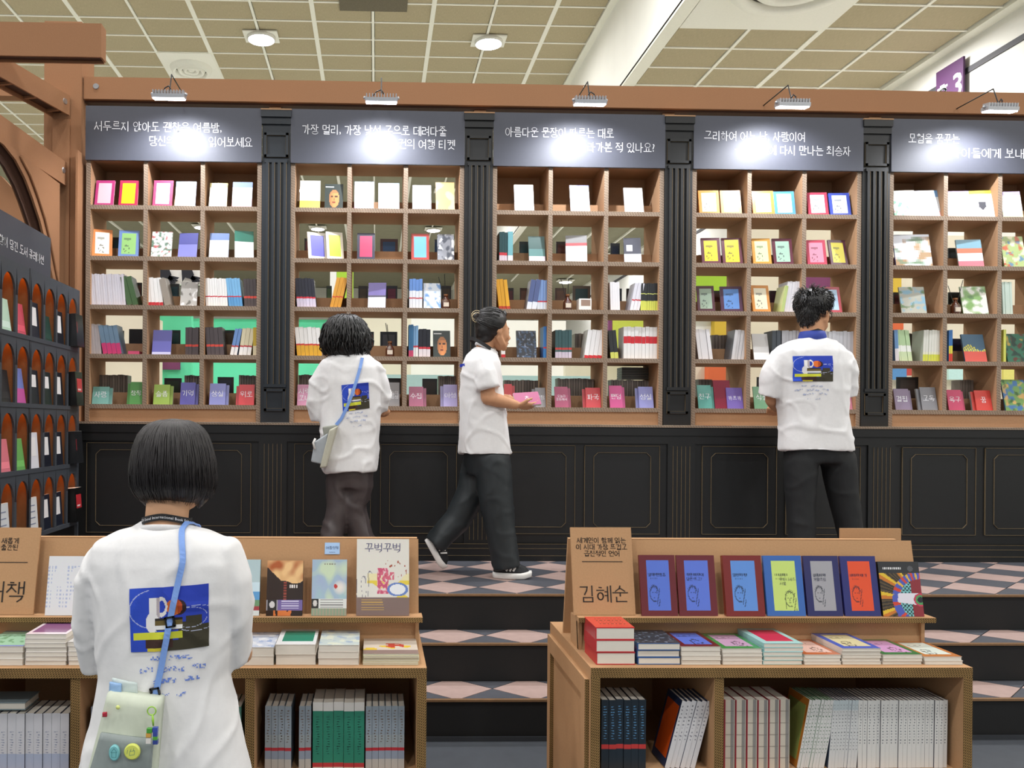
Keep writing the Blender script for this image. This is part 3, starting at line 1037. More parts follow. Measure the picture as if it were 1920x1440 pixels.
LED = mat('led_panel', '#ffffff', 0.4, 0, emit='#eef0ff', strength=30)
FIN = mat('cast_aluminium', '#b9bbbf', 0.35, 0.05, metal=0.6)
FLX = [(317, 181), (715, 188), (1106, 192), (1486, 197), (1875, 205)]
for b, (fx, fy) in enumerate(FLX):
    p = at_y(fx, fy, 5.24)
    t = thing('floodlight', 'finned aluminium floodlight shining on the sign of the ' + BAYN[b], 'lamp', tuple(p), group='floodlights clipped to the beam')
    m = MB().box(-0.1, 0.1, -0.035, 0.035, -0.012, 0.012)
    body = part('body', m, FIN, t, rot=(math.radians(10), 0, 0))
    for q in range(11):
        part('fin', MB().box(-0.092 + q * 0.0184 - 0.003, -0.092 + q * 0.0184 + 0.003, -0.03, 0.03, 0.012, 0.036), FIN, body)
    part('led_lens', MB().box(-0.094, 0.094, -0.03, 0.03, -0.018, -0.012), LED, body)
    for s in (-1, 1):
        part('end_screw', MB().ball((s * 0.103, 0, 0.014), 0.011, 10), FIN, t, smooth=True)
    part('arm', MB().tube([(0, 0.01, 0.03), (0, 0.06, za + 0.03 - p.z), (0, BM_Y - 5.24, za + 0.03 - p.z)], 0.004, 8), BLACKP, t)
    part('cable', MB().tube([(0.015, -0.005, 0.036), (0.0, -0.01, 0.062), (-0.03, 0.02, 0.062), (-0.07, 0.1, 0.045), (-0.06, 0.2, 0.05)] if b < 2 else
                            [(-0.015, -0.005, 0.036), (0.0, -0.01, 0.062), (0.03, 0.02, 0.062), (0.07, 0.1, 0.045), (0.06, 0.2, 0.05)], 0.004, 6), BLACKP, t, smooth=True)
    ld = bpy.data.lights.new('floodlight_beam', 'SPOT')
    ld.energy = SPOT_W
    ld.color = (0.93, 0.95, 1.0)
    ld.spot_size = math.radians(150)
    ld.spot_blend = 0.75
    ld.shadow_soft_size = 0.02
    lo = bpy.data.objects.new('floodlight_beam', ld)
    COL.objects.link(lo)
    lo.location = (p.x, p.y + 0.015, p.z - 0.03)
    lo.rotation_euler = Vector((0, -math.cos(math.radians(64)), math.sin(math.radians(64)))).to_track_quat('Z', 'Y').to_euler()
# ================================================================ LEFT: arched niche shelf, its sign, the timber frame
NX = at_y(149, 700, 5.40).x                      # plane of the niche front
NIY0, NIY1 = 3.55, 5.40
NIZ1 = at_x(100, 532, NX).z
niche = thing('niche_shelf', 'dark shelving unit with arched orange-lit niches at the left edge', 'shelf', (NX, 0, PLAT_Z))
NICM = mat('slate_niche_board', '#3f444b', 0.55, 0.06, 30)
NICIN = mat('niche_lining', '#8f6038', 0.8, 0.06, 60)
rows_top = []
ROWZ = []                                        # floor of each niche row
for py_ in (653, 762, 868, 975):
    ROWZ.append(at_x(146, py_, NX).z)
NH = 0.305                                       # arch height
NW = 0.158
COLY = [at_x(p, 760, NX).y for p in (15, 41, 70, 94.5, 116.5, 137)]
PITCHN = (COLY[5] - COLY[2]) / 3
COLS = [COLY[5] - k * PITCHN for k in range(0, 9)]
FT = 0.012
# face panel built as cells with an arched opening
def arch_cell(w, h, z0, opening_h, ow):
    """returns MB polygon strips around an arched opening, in (y,z), thickness along x"""
    m = MB()
    n = 12
    hw = ow / 2
    spring = opening_h - hw * 1.35
    arc = [(-hw, 0)] + [(-hw * math.cos(math.pi * k / n), spring + hw * 1.35 * math.sin(math.pi * k / n)) for k in range(n + 1)] + [(hw, 0)]
    # left pier, right pier, crown fans
    m.prism([(-w / 2, 0), (-hw, 0), (-hw, spring), (-w / 2, spring)], -FT, 0, axis='x')
    m.prism([(hw, 0), (w / 2, 0), (w / 2, spring), (hw, spring)], -FT, 0, axis='x')
    for k in range(n):
        a, b_ = arc[1 + k], arc[2 + k]
        ta = -w / 2 + w * k / n
        tb = -w / 2 + w * (k + 1) / n
        m.prism([a, b_, (tb, h), (ta, h)], -FT, 0, axis='x')
    return m


ROWH = ROWZ[0] - ROWZ[1]
cell_mb = arch_cell(PITCHN, ROWH - 0.024, 0, NH, NW)
cell_me = cell_mb.mesh('arched_front', NICM, fix=True)
for r, z in enumerate(ROWZ):
    for k, yc in enumerate(COLS):
        link('arched_front', cell_me, niche, (0, yc, z - PLAT_Z))
        boxpart('partition', -0.17, -FT, yc + PITCHN / 2 - 0.006, yc + PITCHN / 2 + 0.006, z - PLAT_Z, z + ROWH - 0.026 - PLAT_Z, NICIN, niche)
    y0, y1 = COLS[-1] - PITCHN / 2, COLS[0] + PITCHN / 2
    boxpart('shelf', -0.17, 0.004, y0, y1, z - PLAT_Z - 0.024, z - PLAT_Z, NICM, niche)
    boxpart('led_strip', -0.05, -0.032, y0, y1, z + ROWH - 0.034 - PLAT_Z, z + ROWH - 0.028 - PLAT_Z, mat('warm_led', '#ffb060', 0.5, 0, emit='#ff9238', strength=13), niche)
boxpart('back_panel', -0.182, -0.17, COLS[-1] - PITCHN / 2, COLS[0] + PITCHN / 2, 0, ROWZ[0] + ROWH - 0.02 - PLAT_Z, NICIN, niche)
boxpart('top_board', -0.182, 0.0, COLS[-1] - PITCHN / 2, COLS[0] + PITCHN / 2, ROWZ[0] + ROWH - 0.024 - PLAT_Z, ROWZ[0] + ROWH - PLAT_Z, NICM, niche)
boxpart('plinth', -0.17, -0.02, COLS[-1] - PITCHN / 2, COLS[0] + PITCHN / 2, 0, ROWZ[3] - 0.024 - PLAT_Z, BLACK, niche)
boxpart('end_panel', -0.182, 0.0, COLS[0] + PITCHN / 2, COLS[0] + PITCHN / 2 + 0.014, 0, ROWZ[0] + ROWH - PLAT_Z, NICM, niche)
ys = (COLS[1] + COLS[2]) / 2 - PITCHN * 1.0
boxpart('joint', -0.002, 0.0015, at_x(55, 700, NX).y - 0.003, at_x(55, 700, NX).y + 0.003, 0, ROWZ[0] + ROWH - PLAT_Z, BLACKP, niche)
NTOP = ROWZ[0] + ROWH
# sign on top
sy1 = at_x(95, 480, NX).y
sz1 = at_x(94, 446, NX).z
sg = thing('sign_board', 'charcoal sign with bold white Korean lettering on the niche shelf', 'sign', (NX, sy1, NTOP))
boxpart('board', -0.02, 0.0, -1.5, 0, 0, sz1 - NTOP, SIGNM, sg)
me = text_mesh('취향이 담긴 도서 큐레이션', 0.056, LETTER, 'RIGHT', 0.0008, 0.014)
p = at_x(82, 490, NX)
o = link('lettering', me, sg, (0.002, p.y - sy1, p.z - NTOP - 0.015), (math.pi / 2, 0, math.pi / 2))

# books standing in the niches: (row, column from far end, kind)
NB = [(0, 5, 'lean', '#c9ead4', 'pale green'), (0, 4, 'lean', '#d5586a', 'coral pink'), (0, 3, 'lab', '#1c2230', 'black'), (0, 2, 'lean2', '#1f4038', 'dark green'), (0, 1, 'lab', '#1a1d26', 'black'), (0, 0, 'box', '#232528', 'charcoal'),
      (1, 5, 'lean', '#2a2a2c', 'charcoal'), (1, 4, 'pink', '#7a88cc', 'blue and magenta'), (1, 3, 'lab2', '#20242e', 'black'), (1, 2, 'lab2', '#1e2b2c', 'black'), (1, 1, 'lab', '#171a24', 'black'), (1, 0, 'red', '#0c0c0c', 'black'),
      (2, 5, 'lean', '#e07f8c', 'pink'), (2, 4, 'lean', '#6fb060', 'green'), (2, 3, 'lab', '#e9e9f0', 'white'), (2, 2, 'lab', '#1a1e2a', 'black'), (2, 1, 'lab', '#1a1e2a', 'black'), (2, 0, 'box', '#1d1f22', 'charcoal'),
      (3, 5, 'white', '#d9dde0', 'white'), (3, 3, 'white', '#e9eaea', 'white'), (3, 2, 'lab', '#1b2130', 'black'), (3, 1, 'lab', '#1b2130', 'black'), (3, 0, 'red', '#0a0a0a', 'black')]
RN = ['top', 'second', 'third', 'lowest']
CN = ['nearest the bookcase', 'second from the bookcase', 'third from the bookcase', 'fourth from the bookcase', 'fifth from the bookcase', 'sixth from the bookcase']
for r, k, kd, col, cn in NB:
    z = ROWZ[r]
    yc = COLS[k]
    t = thing('niche_book', f'{cn} book in the {RN[r]} row of arched niches, {CN[k]}', 'book', (NX - 0.013, yc, z), group='books in the arched niches')
    h = {'lean': 0.17, 'lean2': 0.15, 'lab': 0.2, 'lab2': 0.19, 'pink': 0.19, 'white': 0.2, 'box': 0.2, 'red': 0.21}[kd]
    m = MB()
    c = lin(col)
    W_ = 0.125
    # front plane faces +x
    lean = 0.05
    t.rotation_euler = (0, -math.radians(4 if kd not in ('lean', 'lean2', 'pink') else 8), 0)
    x1 = 0.0 if kd not in ('box', 'red') else 0.06
    th = 0.014 if kd not in ('box', 'red') else 0.09
    m.box(x1 - th, x1, -W_ / 2, W_ / 2, 0, h, col=c)
    part('cover', m, PRINT, t)
    part('pages', MB().box(x1 - th + 0.002, x1 - 0.002, -W_ / 2 + 0.003, W_ / 2 + 0.001, 0.002, h + 0.0006), PAGES, t)
    lb = MB()
    if kd in ('lab', 'lab2'):
        lb.box(x1, x1 + 0.001, -0.035, 0.03, h * 0.34 if kd == 'lab' else h * 0.5, h * 0.86, col=lin('#f4f2f2'))
    elif kd == 'red':
        lb.box(x1, x1 + 0.001, -0.04, 0.045, h * 0.4, h * 0.8, col=lin('#c22f38'))
        lb.box(x1 + 0.001, x1 + 0.0015, -0.03, 0.02, h * 0.45, h * 0.5, col=lin('#e8c8c8'))
    elif kd == 'pink':
        lb.box(x1, x1 + 0.001, -W_ / 2, W_ / 2, 0, h * 0.42, col=lin('#cf5fa8'))
    elif kd == 'white':
        for q in range(4):
            lb.box(x1, x1 + 0.001, -0.045, 0.03, h * (0.25 + q * 0.17), h * (0.28 + q * 0.17), col=lin('#8890a8'))
    elif kd == 'box':
        lb.box(x1, x1 + 0.001, -0.05, -0.045, h * 0.4, h * 0.75, col=lin('#a03038'))
    else:
        lb.box(x1, x1 + 0.001, -W_ / 2 + 0.01, W_ / 2 - 0.01, h * 0.1, h * 0.3, col=tuple(min(1, v * 1.35) for v in c[:3]) + (1,))
    part('cover_print', lb, PRINT, t)

# ---- timber frame (cardboard post, beams, arch) in the corner
PY_ = 5.62
xl, xr = at_y(82, 300, PY_).x, at_y(152, 300, PY_).x
ZTOP = at_y(120, 40, PY_).z
post = thing('corner_post', 'square brown cardboard post at the left end of the bookcases', 'post', (0, PY_, PLAT_Z))
boxpart('core', xl, xr, 0, xr - xl, 0, ZTOP - PLAT_Z, BEAMM, post)
boxpart('rib', at_y(100, 300, PY_).x, at_y(132, 300, PY_).x, -0.018, 0, 0, at_y(120, 225, PY_).z - PLAT_Z, BEAMM, post)
boxpart('return_board', xr, xr + 0.014, -0.1, xr - xl, 0, at_y(150, 290, PY_).z - PLAT_Z, BEAMM, post)
post2 = thing('rear_post', 'rear brown post with rounded top behind the corner post', 'post', (0, PY_ + 0.5, PLAT_Z))
boxpart('core', at_y(120, 150, 6.12).x, at_y(163, 150, 6.12).x, 0, 0.1, 0, at_y(150, 118, 6.12).z - PLAT_Z, BEAMM, post2)
# cross beam in front
CBY = 4.82
a, b_ = at_y(0, 108, CBY), at_y(190, 44, CBY)
cb = thing('cross_beam', 'brown cardboard cross beam with square end at the top left corner', 'beam', (b_.x, CBY, at_y(190, 107, CBY).z))
zz0, zz1 = 0, b_.z - at_y(190, 107, CBY).z
boxpart('front_board', -1.6, 0, 0, 0.012, zz0, zz1, BEAMM, cb)
boxpart('end_board', -0.012, 0.0, 0.012, 0.085, zz0 + 0.004, zz1, BEAMM, cb)
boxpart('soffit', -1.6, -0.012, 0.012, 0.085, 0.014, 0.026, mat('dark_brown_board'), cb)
boxpart('rear_board', -1.6, -0.012, 0.085, 0.097, zz0, zz1, BEAMM, cb)


def depth_beam(name, label, pxa, pya, pxb, pyb, ya, hgt, wid):
    """beam from near end (pixel a) to far end (pixel b at depth ya); level"""
    B = at_y(pxb, pyb, ya)
    A = at_z(pxa, pya, B.z)
    d = Vector((B.x - A.x, B.y - A.y, 0))
    L = d.length
    t = thing(name, label, 'beam', (B.x, B.y, B.z), (0, 0, math.atan2(d.y, d.x)))
    # local x along beam (far end at 0), local -y is right side seen by the camera
    boxpart('side_board', -L - 0.3, 0, -0.012, 0, -hgt, 0, BEAMM, t)
    boxpart('side_board', -L - 0.3, 0, wid - 0.012, wid, -hgt, 0, BEAMM, t)
    boxpart('top_board', -L - 0.3, 0, 0, wid - 0.012, -0.012, 0, BEAMM, t)
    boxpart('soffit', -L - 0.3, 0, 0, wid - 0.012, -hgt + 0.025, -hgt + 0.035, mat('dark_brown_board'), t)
    for q in range(4):
        boxpart('soffit_batten', -0.08 - q * 0.22, -0.06 - q * 0.22, 0, wid - 0.012, -hgt + 0.01, -hgt + 0.03, BEAMM, t)
    part('bolt', MB().loft([(Vector((0, 0, 0)), 0.02, 0.02), (Vector((0, 0, 0.006)), 0.018, 0.018)], 20), STEELM, t, loc=(-0.05, -0.012, -hgt * 0.42), rot=(math.pi / 2, 0, 0))
    return t


depth_beam('upper_side_beam', 'brown side beam running from the corner post under the cross beam', 7, 108, 128, 180, 5.60, 0.13, 0.12)
depth_beam('lower_side_beam', 'pale brown side beam above the arch at the left', 0, 217, 122, 305, 5.58, 0.155, 0.1)
# arch spandrel under the lower side beam
AX = at_y(122, 350, 5.58).x - 0.0
arch_px = [(8, 272), (30, 300), (48, 335), (62, 372), (76, 415), (86, 455), (95, 500), (103, 540), (108, 580), (111, 620)]
arch_pts = [(lambda v: (v.y, v.z))(at_x(x, y, AX)) for x, y in arch_px]
top_z = at_y(122, 352, 5.58).z
sp = thing('arch_bracket', 'curved brown arch bracket of layered boards beside the corner post', 'bracket', (AX, 0, 0))
for dx, off, mm in ((0.0, 0.0, BEAMM), (-0.05, 0.05, mat('dark_brown_board')), (-0.075, 0.02, BEAMM)):
    m = MB()
    pts = [(y - off * 0.6, z - off) for y, z in arch_pts]
    for i in range(len(pts) - 1):
        (y0, z0), (y1, z1) = pts[i], pts[i + 1]
        m.prism([(y0, z0), (y1, z1), (5.49, z1), (5.49, z0)], dx - 0.014, dx, axis='x')
    y0, z0 = pts[0]
    m.prism([(y0 - 0.35, z0), (5.49, z0), (5.49, max(top_z, z0 + 0.02)), (y0 - 0.35, max(top_z, z0 + 0.02))], dx - 0.014, dx, axis='x')
    part('arch_board', m, mm, sp, fix=True)
m = MB()
pts3 = [(AX - 0.035, y - 0.015, z - 0.015) for y, z in arch_pts]
for i in range(len(pts3) - 1):
    pass
part('arch_rib', MB().tube([(AX * 0 + 0.008, y + 0.045, z + 0.035) for y, z in arch_pts[1:]], 0.008, 6), BEAMM, sp, smooth=True)
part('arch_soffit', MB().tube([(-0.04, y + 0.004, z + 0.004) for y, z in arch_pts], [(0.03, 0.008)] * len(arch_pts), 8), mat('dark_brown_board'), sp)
# brown gable board and beam further back at the far left
gb = thing('gable_board', 'brown gable board behind the arch at the far left', 'panel', (0, 6.6, PLAT_Z))
v1, v2, v3, v4 = at_y(-150, 250, 6.6), at_y(2, 330, 6.6), at_y(62, 395, 6.6), at_y(70, 520, 6.6)
part('board', MB().prism([(v1.x, 0), (v4.x, 0), (v4.x, v4.z - PLAT_Z), (v3.x, v3.z - PLAT_Z), (v2.x, v2.z - PLAT_Z), (v1.x, v1.z - PLAT_Z)], 0, 0.05), BEAMM, gb, fix=True)
rb = thing('rear_cross_beam', 'brown rear cross beam behind the side beams at far left', 'beam', (0, 6.3, at_y(40, 180, 6.3).z))
boxpart('board', at_y(-120, 160, 6.3).x, at_y(56, 160, 6.3).x, 0, 0.1, 0, at_y(40, 140, 6.3).z - at_y(40, 180, 6.3).z, BEAMM, rb)
boxpart('bracket', at_y(40, 160, 6.3).x, at_y(125, 160, 6.3).x, 0.02, 0.08, 0.02, 0.1, BEAMM, rb)
# ================================================================ BOOK BUILDERS
def C(h):
    return lin(h)


def shade(c, k):
    return tuple(max(0, min(1, v * k)) for v in c[:3]) + (1,)


def mixc(a, b, t):
    return tuple(a[i] * (1 - t) + b[i] * t for i in range(3)) + (1,)


def face_art(u, v, ink, cx=0.4, cy=0.35, s=1.0):
    """small line sketch of a head with hair, returns True where inked"""
    x, y = (u - cx) / (0.15 * s), (v - cy) / (0.14 * s)
    r = math.hypot(x, y * 0.9)
    a = math.atan2(y, x)
    if abs(r - 0.8) < 0.07 and not (-1.2 < a < 0.4):
        return True
    if 0.5 < x < 1.05 and -1.5 < y < 0.7 and math.sin(x * 38 + y * 5) > 0.35:
        return True
    if -0.95 < x < -0.55 and -1.2 < y < 0.2 and math.sin(x * 40) > 0.75:
        return True
    if 0.6 < r < 1.0 and 0.9 < a < 2.6 and math.sin(a * 26) > 0.5:
        return True
    for ex in (-0.3, 0.22):
        if abs(x - ex) < 0.13 and abs(y - 0.12) < 0.045:
            return True
    if abs(x + 0.04) < 0.04 and -0.28 < y < 0.05:
        return True
    if abs(x + 0.02) < 0.15 and abs(y + 0.45) < 0.04:
        return True
    return False


def framed(frame, inner, sketch=True, ink='#1d2430', inset=(0.17, 0.1), scx=0.4, scy=0.3):
    f, n, k = C(frame), C(inner), C(ink)

    def fn(u, v):
        if u < inset[0] or u > 1 - inset[0] * 0.85 or v < inset[1] or v > 1 - inset[1]:
            return f
        if sketch:
            if face_art(u, v, k, scx, scy):
                return mixc(n, k, 0.75)
            if 0.66 < v < 0.70 and 0.27 < u < 0.62 and math.sin(u * 120) > -0.3:
                return mixc(n, k, 0.6)
            if 0.60 < v < 0.63 and 0.27 < u < 0.5 and math.sin(u * 150) > 0:
                return mixc(n, k, 0.4)
        return n
    return fn


def split_(*bands):
    """bands: (upto v, hex) from bottom"""
    bs = [(a, C(c)) for a, c in bands]

    def fn(u, v):
        for a, c in bs:
            if v <= a:
                return c
        return bs[-1][1]
    return fn


def paint(base, blobs, seed=1, scale=4.0):
    """base colour with soft noise patches of other colours: (hex, threshold, offset)"""
    b = C(base)
    bl = [(C(c), t, o) for c, t, o in blobs]

    def fn(u, v):
        c = b
        for col, t, o in bl:
            q = noise.noise(Vector((u * scale + seed * 3.1, v * scale * 1.4, o)))
            if q > t:
                c = mixc(c, col, min(1, 0.45 + (q - t) * 2.5))
        return c
    return fn


def portrait(u, v):
    """dark cover with a warm lit face in shadow"""
    bg = C('#26302c')
    x, y = (u - 0.52) / 0.28, (v - 0.42) / 0.36
    if x * x + y * y < 1:
        lit = C('#d98a4e')
        if y > 0.55:
            return mixc(lit, bg, 0.4)
        if abs(y - 0.2) < 0.1 and 0.15 < abs(x) < 0.6:
            return C('#4a2a18')
        if abs(x) < 0.12 and -0.25 < y < 0.05:
            return C('#8a4c28')
        if abs(y + 0.45) < 0.08 and abs(x) < 0.3:
            return C('#7d3524')
        return mixc(lit, C('#5a3420'), max(0, -x * 0.6))
    if 0.86 < v < 0.91 and 0.06 < u < 0.5:
        return C('#e6e6e6')
    return bg


def book(name, w, h, t, fn, spine, label, group, loc, rot, nx=12, ny=16, split=False, cat='book', pr=None, back=None, cover_t=0.0012):
    """upright book, front cover faces -y, spine at -x, base at z 0"""
    pr = pr or PRINT
    sp = C(spine)
    bk = C(back) if back else sp
    m = MB()
    x0, x1 = -w / 2, w / 2
    for i in range(nx):
        for j in range(ny):
            u0, u1, v0, v1 = i / nx, (i + 1) / nx, j / ny, (j + 1) / ny
            m.quad([(x0 + w * u0, 0, h * v0), (x0 + w * u1, 0, h * v0), (x0 + w * u1, 0, h * v1), (x0 + w * u0, 0, h * v1)], 0, fn((u0 + u1) / 2, (v0 + v1) / 2))
    c = cover_t
    m.box(x0, x1, 0.00005, c, 0, h, 0, sp, faces={'-y': None})
    m.box(x0, x1, t - c, t, 0, h, 0, bk)
    m.box(x0, x0 + c, c, t - c, 0, h, 0, sp)
    pm = MB().box(x0 + c, x1 - 0.0015, c, t - c, 0.001, h - 0.001, 0 if split else 1)
    if split:
        e = thing(name, label, cat, loc, rot, group)
        link('cover', m.mesh('cover', pr), e)
        link('pages', pm.mesh('pages', PAGES), e)
        return e
    off = len(m.v)
    m.v += pm.v
    m.f += [tuple(q + off for q in f) for f in pm.f]
    m.m += [1] * len(pm.f)
    m.c += [None] * len(pm.f)
    return link(name, m.mesh(name, [pr, PAGES]), None, loc, rot, label, cat, group)


_SP = {}


def spine_mesh(t, h, d, bands, cover, name):
    key = (round(t, 4), round(h, 3), round(d, 3), tuple(bands), cover)
    if key in _SP:
        return _SP[key]
    m = MB()
    c = C(cover)
    v0 = 0.0
    for v1, hx in bands:
        m.quad([(-t / 2, 0, h * v0), (t / 2, 0, h * v0), (t / 2, 0, h * v1), (-t / 2, 0, h * v1)], 0, C(hx))
        v0 = v1
    cv = min(0.0012, t * 0.12)
    m.box(-t / 2, -t / 2 + cv, 0.0001, d, 0, h, 0, c)
    m.box(t / 2 - cv, t / 2, 0.0001, d, 0, h, 0, c)
    m.box(-t / 2 + cv, t / 2 - cv, 0.001, d - 0.002, 0.001, h - 0.0012, 1)
    me = m.mesh(name, [PRINT, PAGES])
    _SP[key] = me
    return me


def spine_book(name, t, h, d, bands, cover, label, group, loc, lean=0.0, split=False, yaw=0.0):
    return link(name, spine_mesh(t, h, d, bands, cover, name), None, loc, (0, lean, yaw), label, 'book', group)


def spine_text(bands, ink, lo, hi, n=7):
    """interleave small ink blocks into plain spine bands"""
    out = []
    v = 0.0
    return bands


# ================================================================ BOOKS IN THE FIVE BOOKCASES
ROWN = ['top row', 'second row', 'third row', 'fourth row', 'bottom row']
BSH = ['leftmost bookcase', 'second bookcase', 'middle bookcase', 'fourth bookcase', 'rightmost bookcase']
ORD = ['first', 'second', 'third', 'fourth', 'fifth', 'sixth', 'seventh', 'eighth']
CNT = {}
FACE_Y = CASE_Y + 0.035


def shelf_z(r):
    return SHZ[r] + 0.0006


def cell_of(b, x):
    """clamp limits of the cubby holding world x"""
    rel = x - (BAY_X0 + b * BAY_P)
    c = max(0, min(2, int((rel - BRD / 2) / (CELL + BRD))))
    x0 = BAY_X0 + b * BAY_P + BRD + c * (CELL + BRD)
    return x0, x0 + CELL


def face(b, r, px0, px1, pytop, fn, desc, spine='#dddddd', yaw=0.0, roll=0.0, th=0.012, lean=14, nx=20, ny=28):
    z = shelf_z(r)
    pyb = 797 - (z - CAM_H) * F_PX / FACE_Y
    xa, xb = span(px0, px1, pyb, FACE_Y)
    w = (xb - xa) * 0.98
    top = at_y((px0 + px1) / 2, pytop, FACE_Y + 0.04).z
    L = math.radians(lean)
    h = (top - z) / math.cos(L)
    x_lo, x_hi = cell_of(b, (xa + xb) / 2)
    xc = (xa + xb) / 2
    if xc + w / 2 < x_hi + 0.12:
        xc = min(max(xc, x_lo + w / 2 + 0.002), x_hi - w / 2 - 0.002)
    k = CNT.get((b, r), 0)
    CNT[(b, r)] = k + 1
    lab = f'{desc}, {ORD[k]} face-out in {ROWN[r]} of {BSH[b]}'
    o = book('display_book', w, h, th, fn, spine, lab, f'face-out books in the {BSH[b]}', (xc, FACE_Y, z + 0.0005), (-L, roll, yaw), nx, ny)
    return o


def spines(b, r, px0, px1, n, pytop, bands, cover, desc, lean0=0.0, lean1=None, d=0.125, dy=0.03):
    z = shelf_z(r)
    Y = CASE_Y + dy
    pyb = 797 - (z - CAM_H) * F_PX / Y
    xa, xb = span(px0, px1, pyb, Y)
    h = at_y((px0 + px1) / 2, pytop, Y).z - z
    pitch = (xb - xa) / n
    t = pitch * 0.93
    lean1 = lean0 if lean1 is None else lean1
    gl = f'{desc} in {ROWN[r]} of {BSH[b]}'
    lean0 = lean1 = (lean0 + lean1) / 2
    for k in range(n):
        f = k / max(1, n - 1)
        a = math.radians(lean0 + (lean1 - lean0) * f)
        hh = h * (1.0 + 0.012 * math.sin(k * 2.3)) / max(0.85, math.cos(a))
        t = pitch * 0.95 * math.cos(a)
        x = xa + (k + 0.5) * pitch
        # a leaning book rests on its lower corner
        zz = z + abs(math.sin(a)) * t / 2 + 0.0004
        lab = f'{desc}, {nth(k, n)}, {ROWN[r]} of {BSH[b]}'
        spine_book('shelf_book', t, hh, d, bands, cover, lab, gl, (x, Y + RND.uniform(0, 0.006), zz), a)


def booklet(b, px0, px1, pytop, col, txt, cname, extra=2, light=None, dark_text=False):
    r = 4
    z = shelf_z(r)
    Y = CASE_Y + 0.03
    xa, xb = span(px0, px1, 757, Y)
    w = (xb - xa)
    L = math.radians(13)
    h = (at_y((px0 + px1) / 2, pytop, Y + 0.02).z - z) / math.cos(L)
    x_lo, x_hi = cell_of(b, (xa + xb) / 2)
    xc = min(max((xa + xb) / 2, x_lo + w / 2 + 0.003), x_hi - w / 2 - 0.003)
    c = C(col)
    lab = f'{cname} word booklet' + (f' lettered {txt.splitlines()[0]}' if txt else '') + f' in the bottom row of the {BSH[b]}'
    e = book('word_booklet', w, h, 0.007, lambda u, v: c, col, lab, 'word booklets along the bottom shelves', (xc, Y, z + 0.0005), (-L, 0, 0), 1, 1, split=True, cat='booklet')
    if txt:
        n = max(len(s) for s in txt.splitlines())
        size = min(0.045, w / n * 0.92)
        lines = len(txt.splitlines())
        lettering(txt, size, LETTER, child(e, 'cover'), (0, -0.0012, h * 0.42 + (lines - 1) * size * 0.5), align='CENTER')
    side = 1 if xc + w / 2 + 0.02 < x_hi else -1
    room = (x_hi - (xc + w / 2)) if side > 0 else ((xc - w / 2) - x_lo)
    for k in range(extra):
        sh = min(0.02, room * 0.8) * (1 if k % 2 == 0 else 0.6) * side
        book('word_booklet', w, h * 0.93, 0.012, lambda u, v: shade(c, 0.8), '#8f8d8c', f'{NTH[k]} spare {cname} booklet behind the {cname} one, {BSH[b]}',
             f'spare {cname} booklets in the {BSH[b]}', (xc + sh, Y + 0.012 + 0.0145 * k, z + 0.0005), (-L, 0, 0), 1, 1, cat='booklet')


W_ = '#f1f0ee'
# ---------------- bookcase 1
face(0, 0, 176, 212, 338, framed('#b83a78', '#f2c3cd', False), 'magenta-framed pale pink book', '#b83a78')
face(0, 0, 221, 257, 338, framed('#b52b50', '#f2d024', False), 'crimson-framed yellow book', '#b52b50')
face(0, 0, 285, 322, 338, framed('#c43a68', '#f4eef2', False), 'rose-framed white book', '#c43a68')
face(0, 0, 327, 366, 340, split_((0.8, '#eef3fb'), (1, '#6f97d8')), 'white and blue-topped book', '#5c86cc')
face(0, 0, 391, 425, 343, split_((0.82, '#f5f0dc'), (1, '#cfc06a')), 'cream and yellow-topped book', '#d8cf9a')
face(0, 0, 434, 472, 341, split_((0.35, '#eebcc6'), (0.78, '#e6ecf4'), (1, '#8aa0c8')), 'pale blue and pink book', '#8aa0c8')
face(0, 1, 172, 209, 430, framed('#cf7a2c', '#eeead8', True, scx=0.45), 'orange-framed white book', '#cf7a2c', yaw=0.25)
face(0, 1, 221, 259, 432, framed('#5f7fb8', '#8cc06a', True), 'blue-framed green book', '#5f7fb8', yaw=0.1)
face(0, 1, 282, 321, 434, paint('#dedfdc', [('#5d7a66', 0.1, 1), ('#b9585a', 0.32, 5)], 2, 6), 'grey floral book', '#9aa39a')
face(0, 1, 332, 369, 437, split_((0.55, '#7d7fc6'), (1, '#4a4c96')), 'indigo book', '#4a4c96', yaw=-0.1)
face(0, 1, 391, 428, 437, split_((0.7, '#eaf0f4'), (1, '#5b76aa')), 'white and slate blue book', '#5b76aa')
face(0, 1, 440, 476, 433, split_((0.62, '#e9f1ee'), (1, '#2f7a66')), 'white and teal-topped book', '#2f7a66', yaw=0.2)
spines(0, 2, 168, 236, 15, 514, [(1, '#dcd9e2')], '#cfcbd6', 'thin white magazine', -1, -9)
spines(0, 2, 238, 259, 2, 520, [(1, '#4c6a44')], '#3c5a38', 'dark green book leaning', -13, -16)
spines(0, 2, 277, 306, 4, 521, [(0.12, '#c8323a'), (1, W_)], '#e8e6e2', 'white paperback with red foot', -4, -8)
spines(0, 2, 308, 320, 1, 524, [(1, '#9a9186')], '#a59c92', 'grey photo book leaning', -12)
face(0, 2, 337, 369, 529, paint('#b8b4ae', [('#6b675f', 0.25, 3), ('#efeeee', 0.3, 8)], 3, 4), 'grey photo-cover book', '#8d8880')
spines(0, 2, 386, 427, 9, 522, [(0.33, W_), (0.37, '#cc3340'), (1, W_)], '#efeeec', 'white paperback with red thread line', -1, -6)
spines(0, 2, 429, 455, 5, 522, [(0.33, '#5d9bcf'), (0.37, '#cc3340'), (1, '#7db6e0')], '#6aa8d8', 'sky blue paperback with red line', -7)
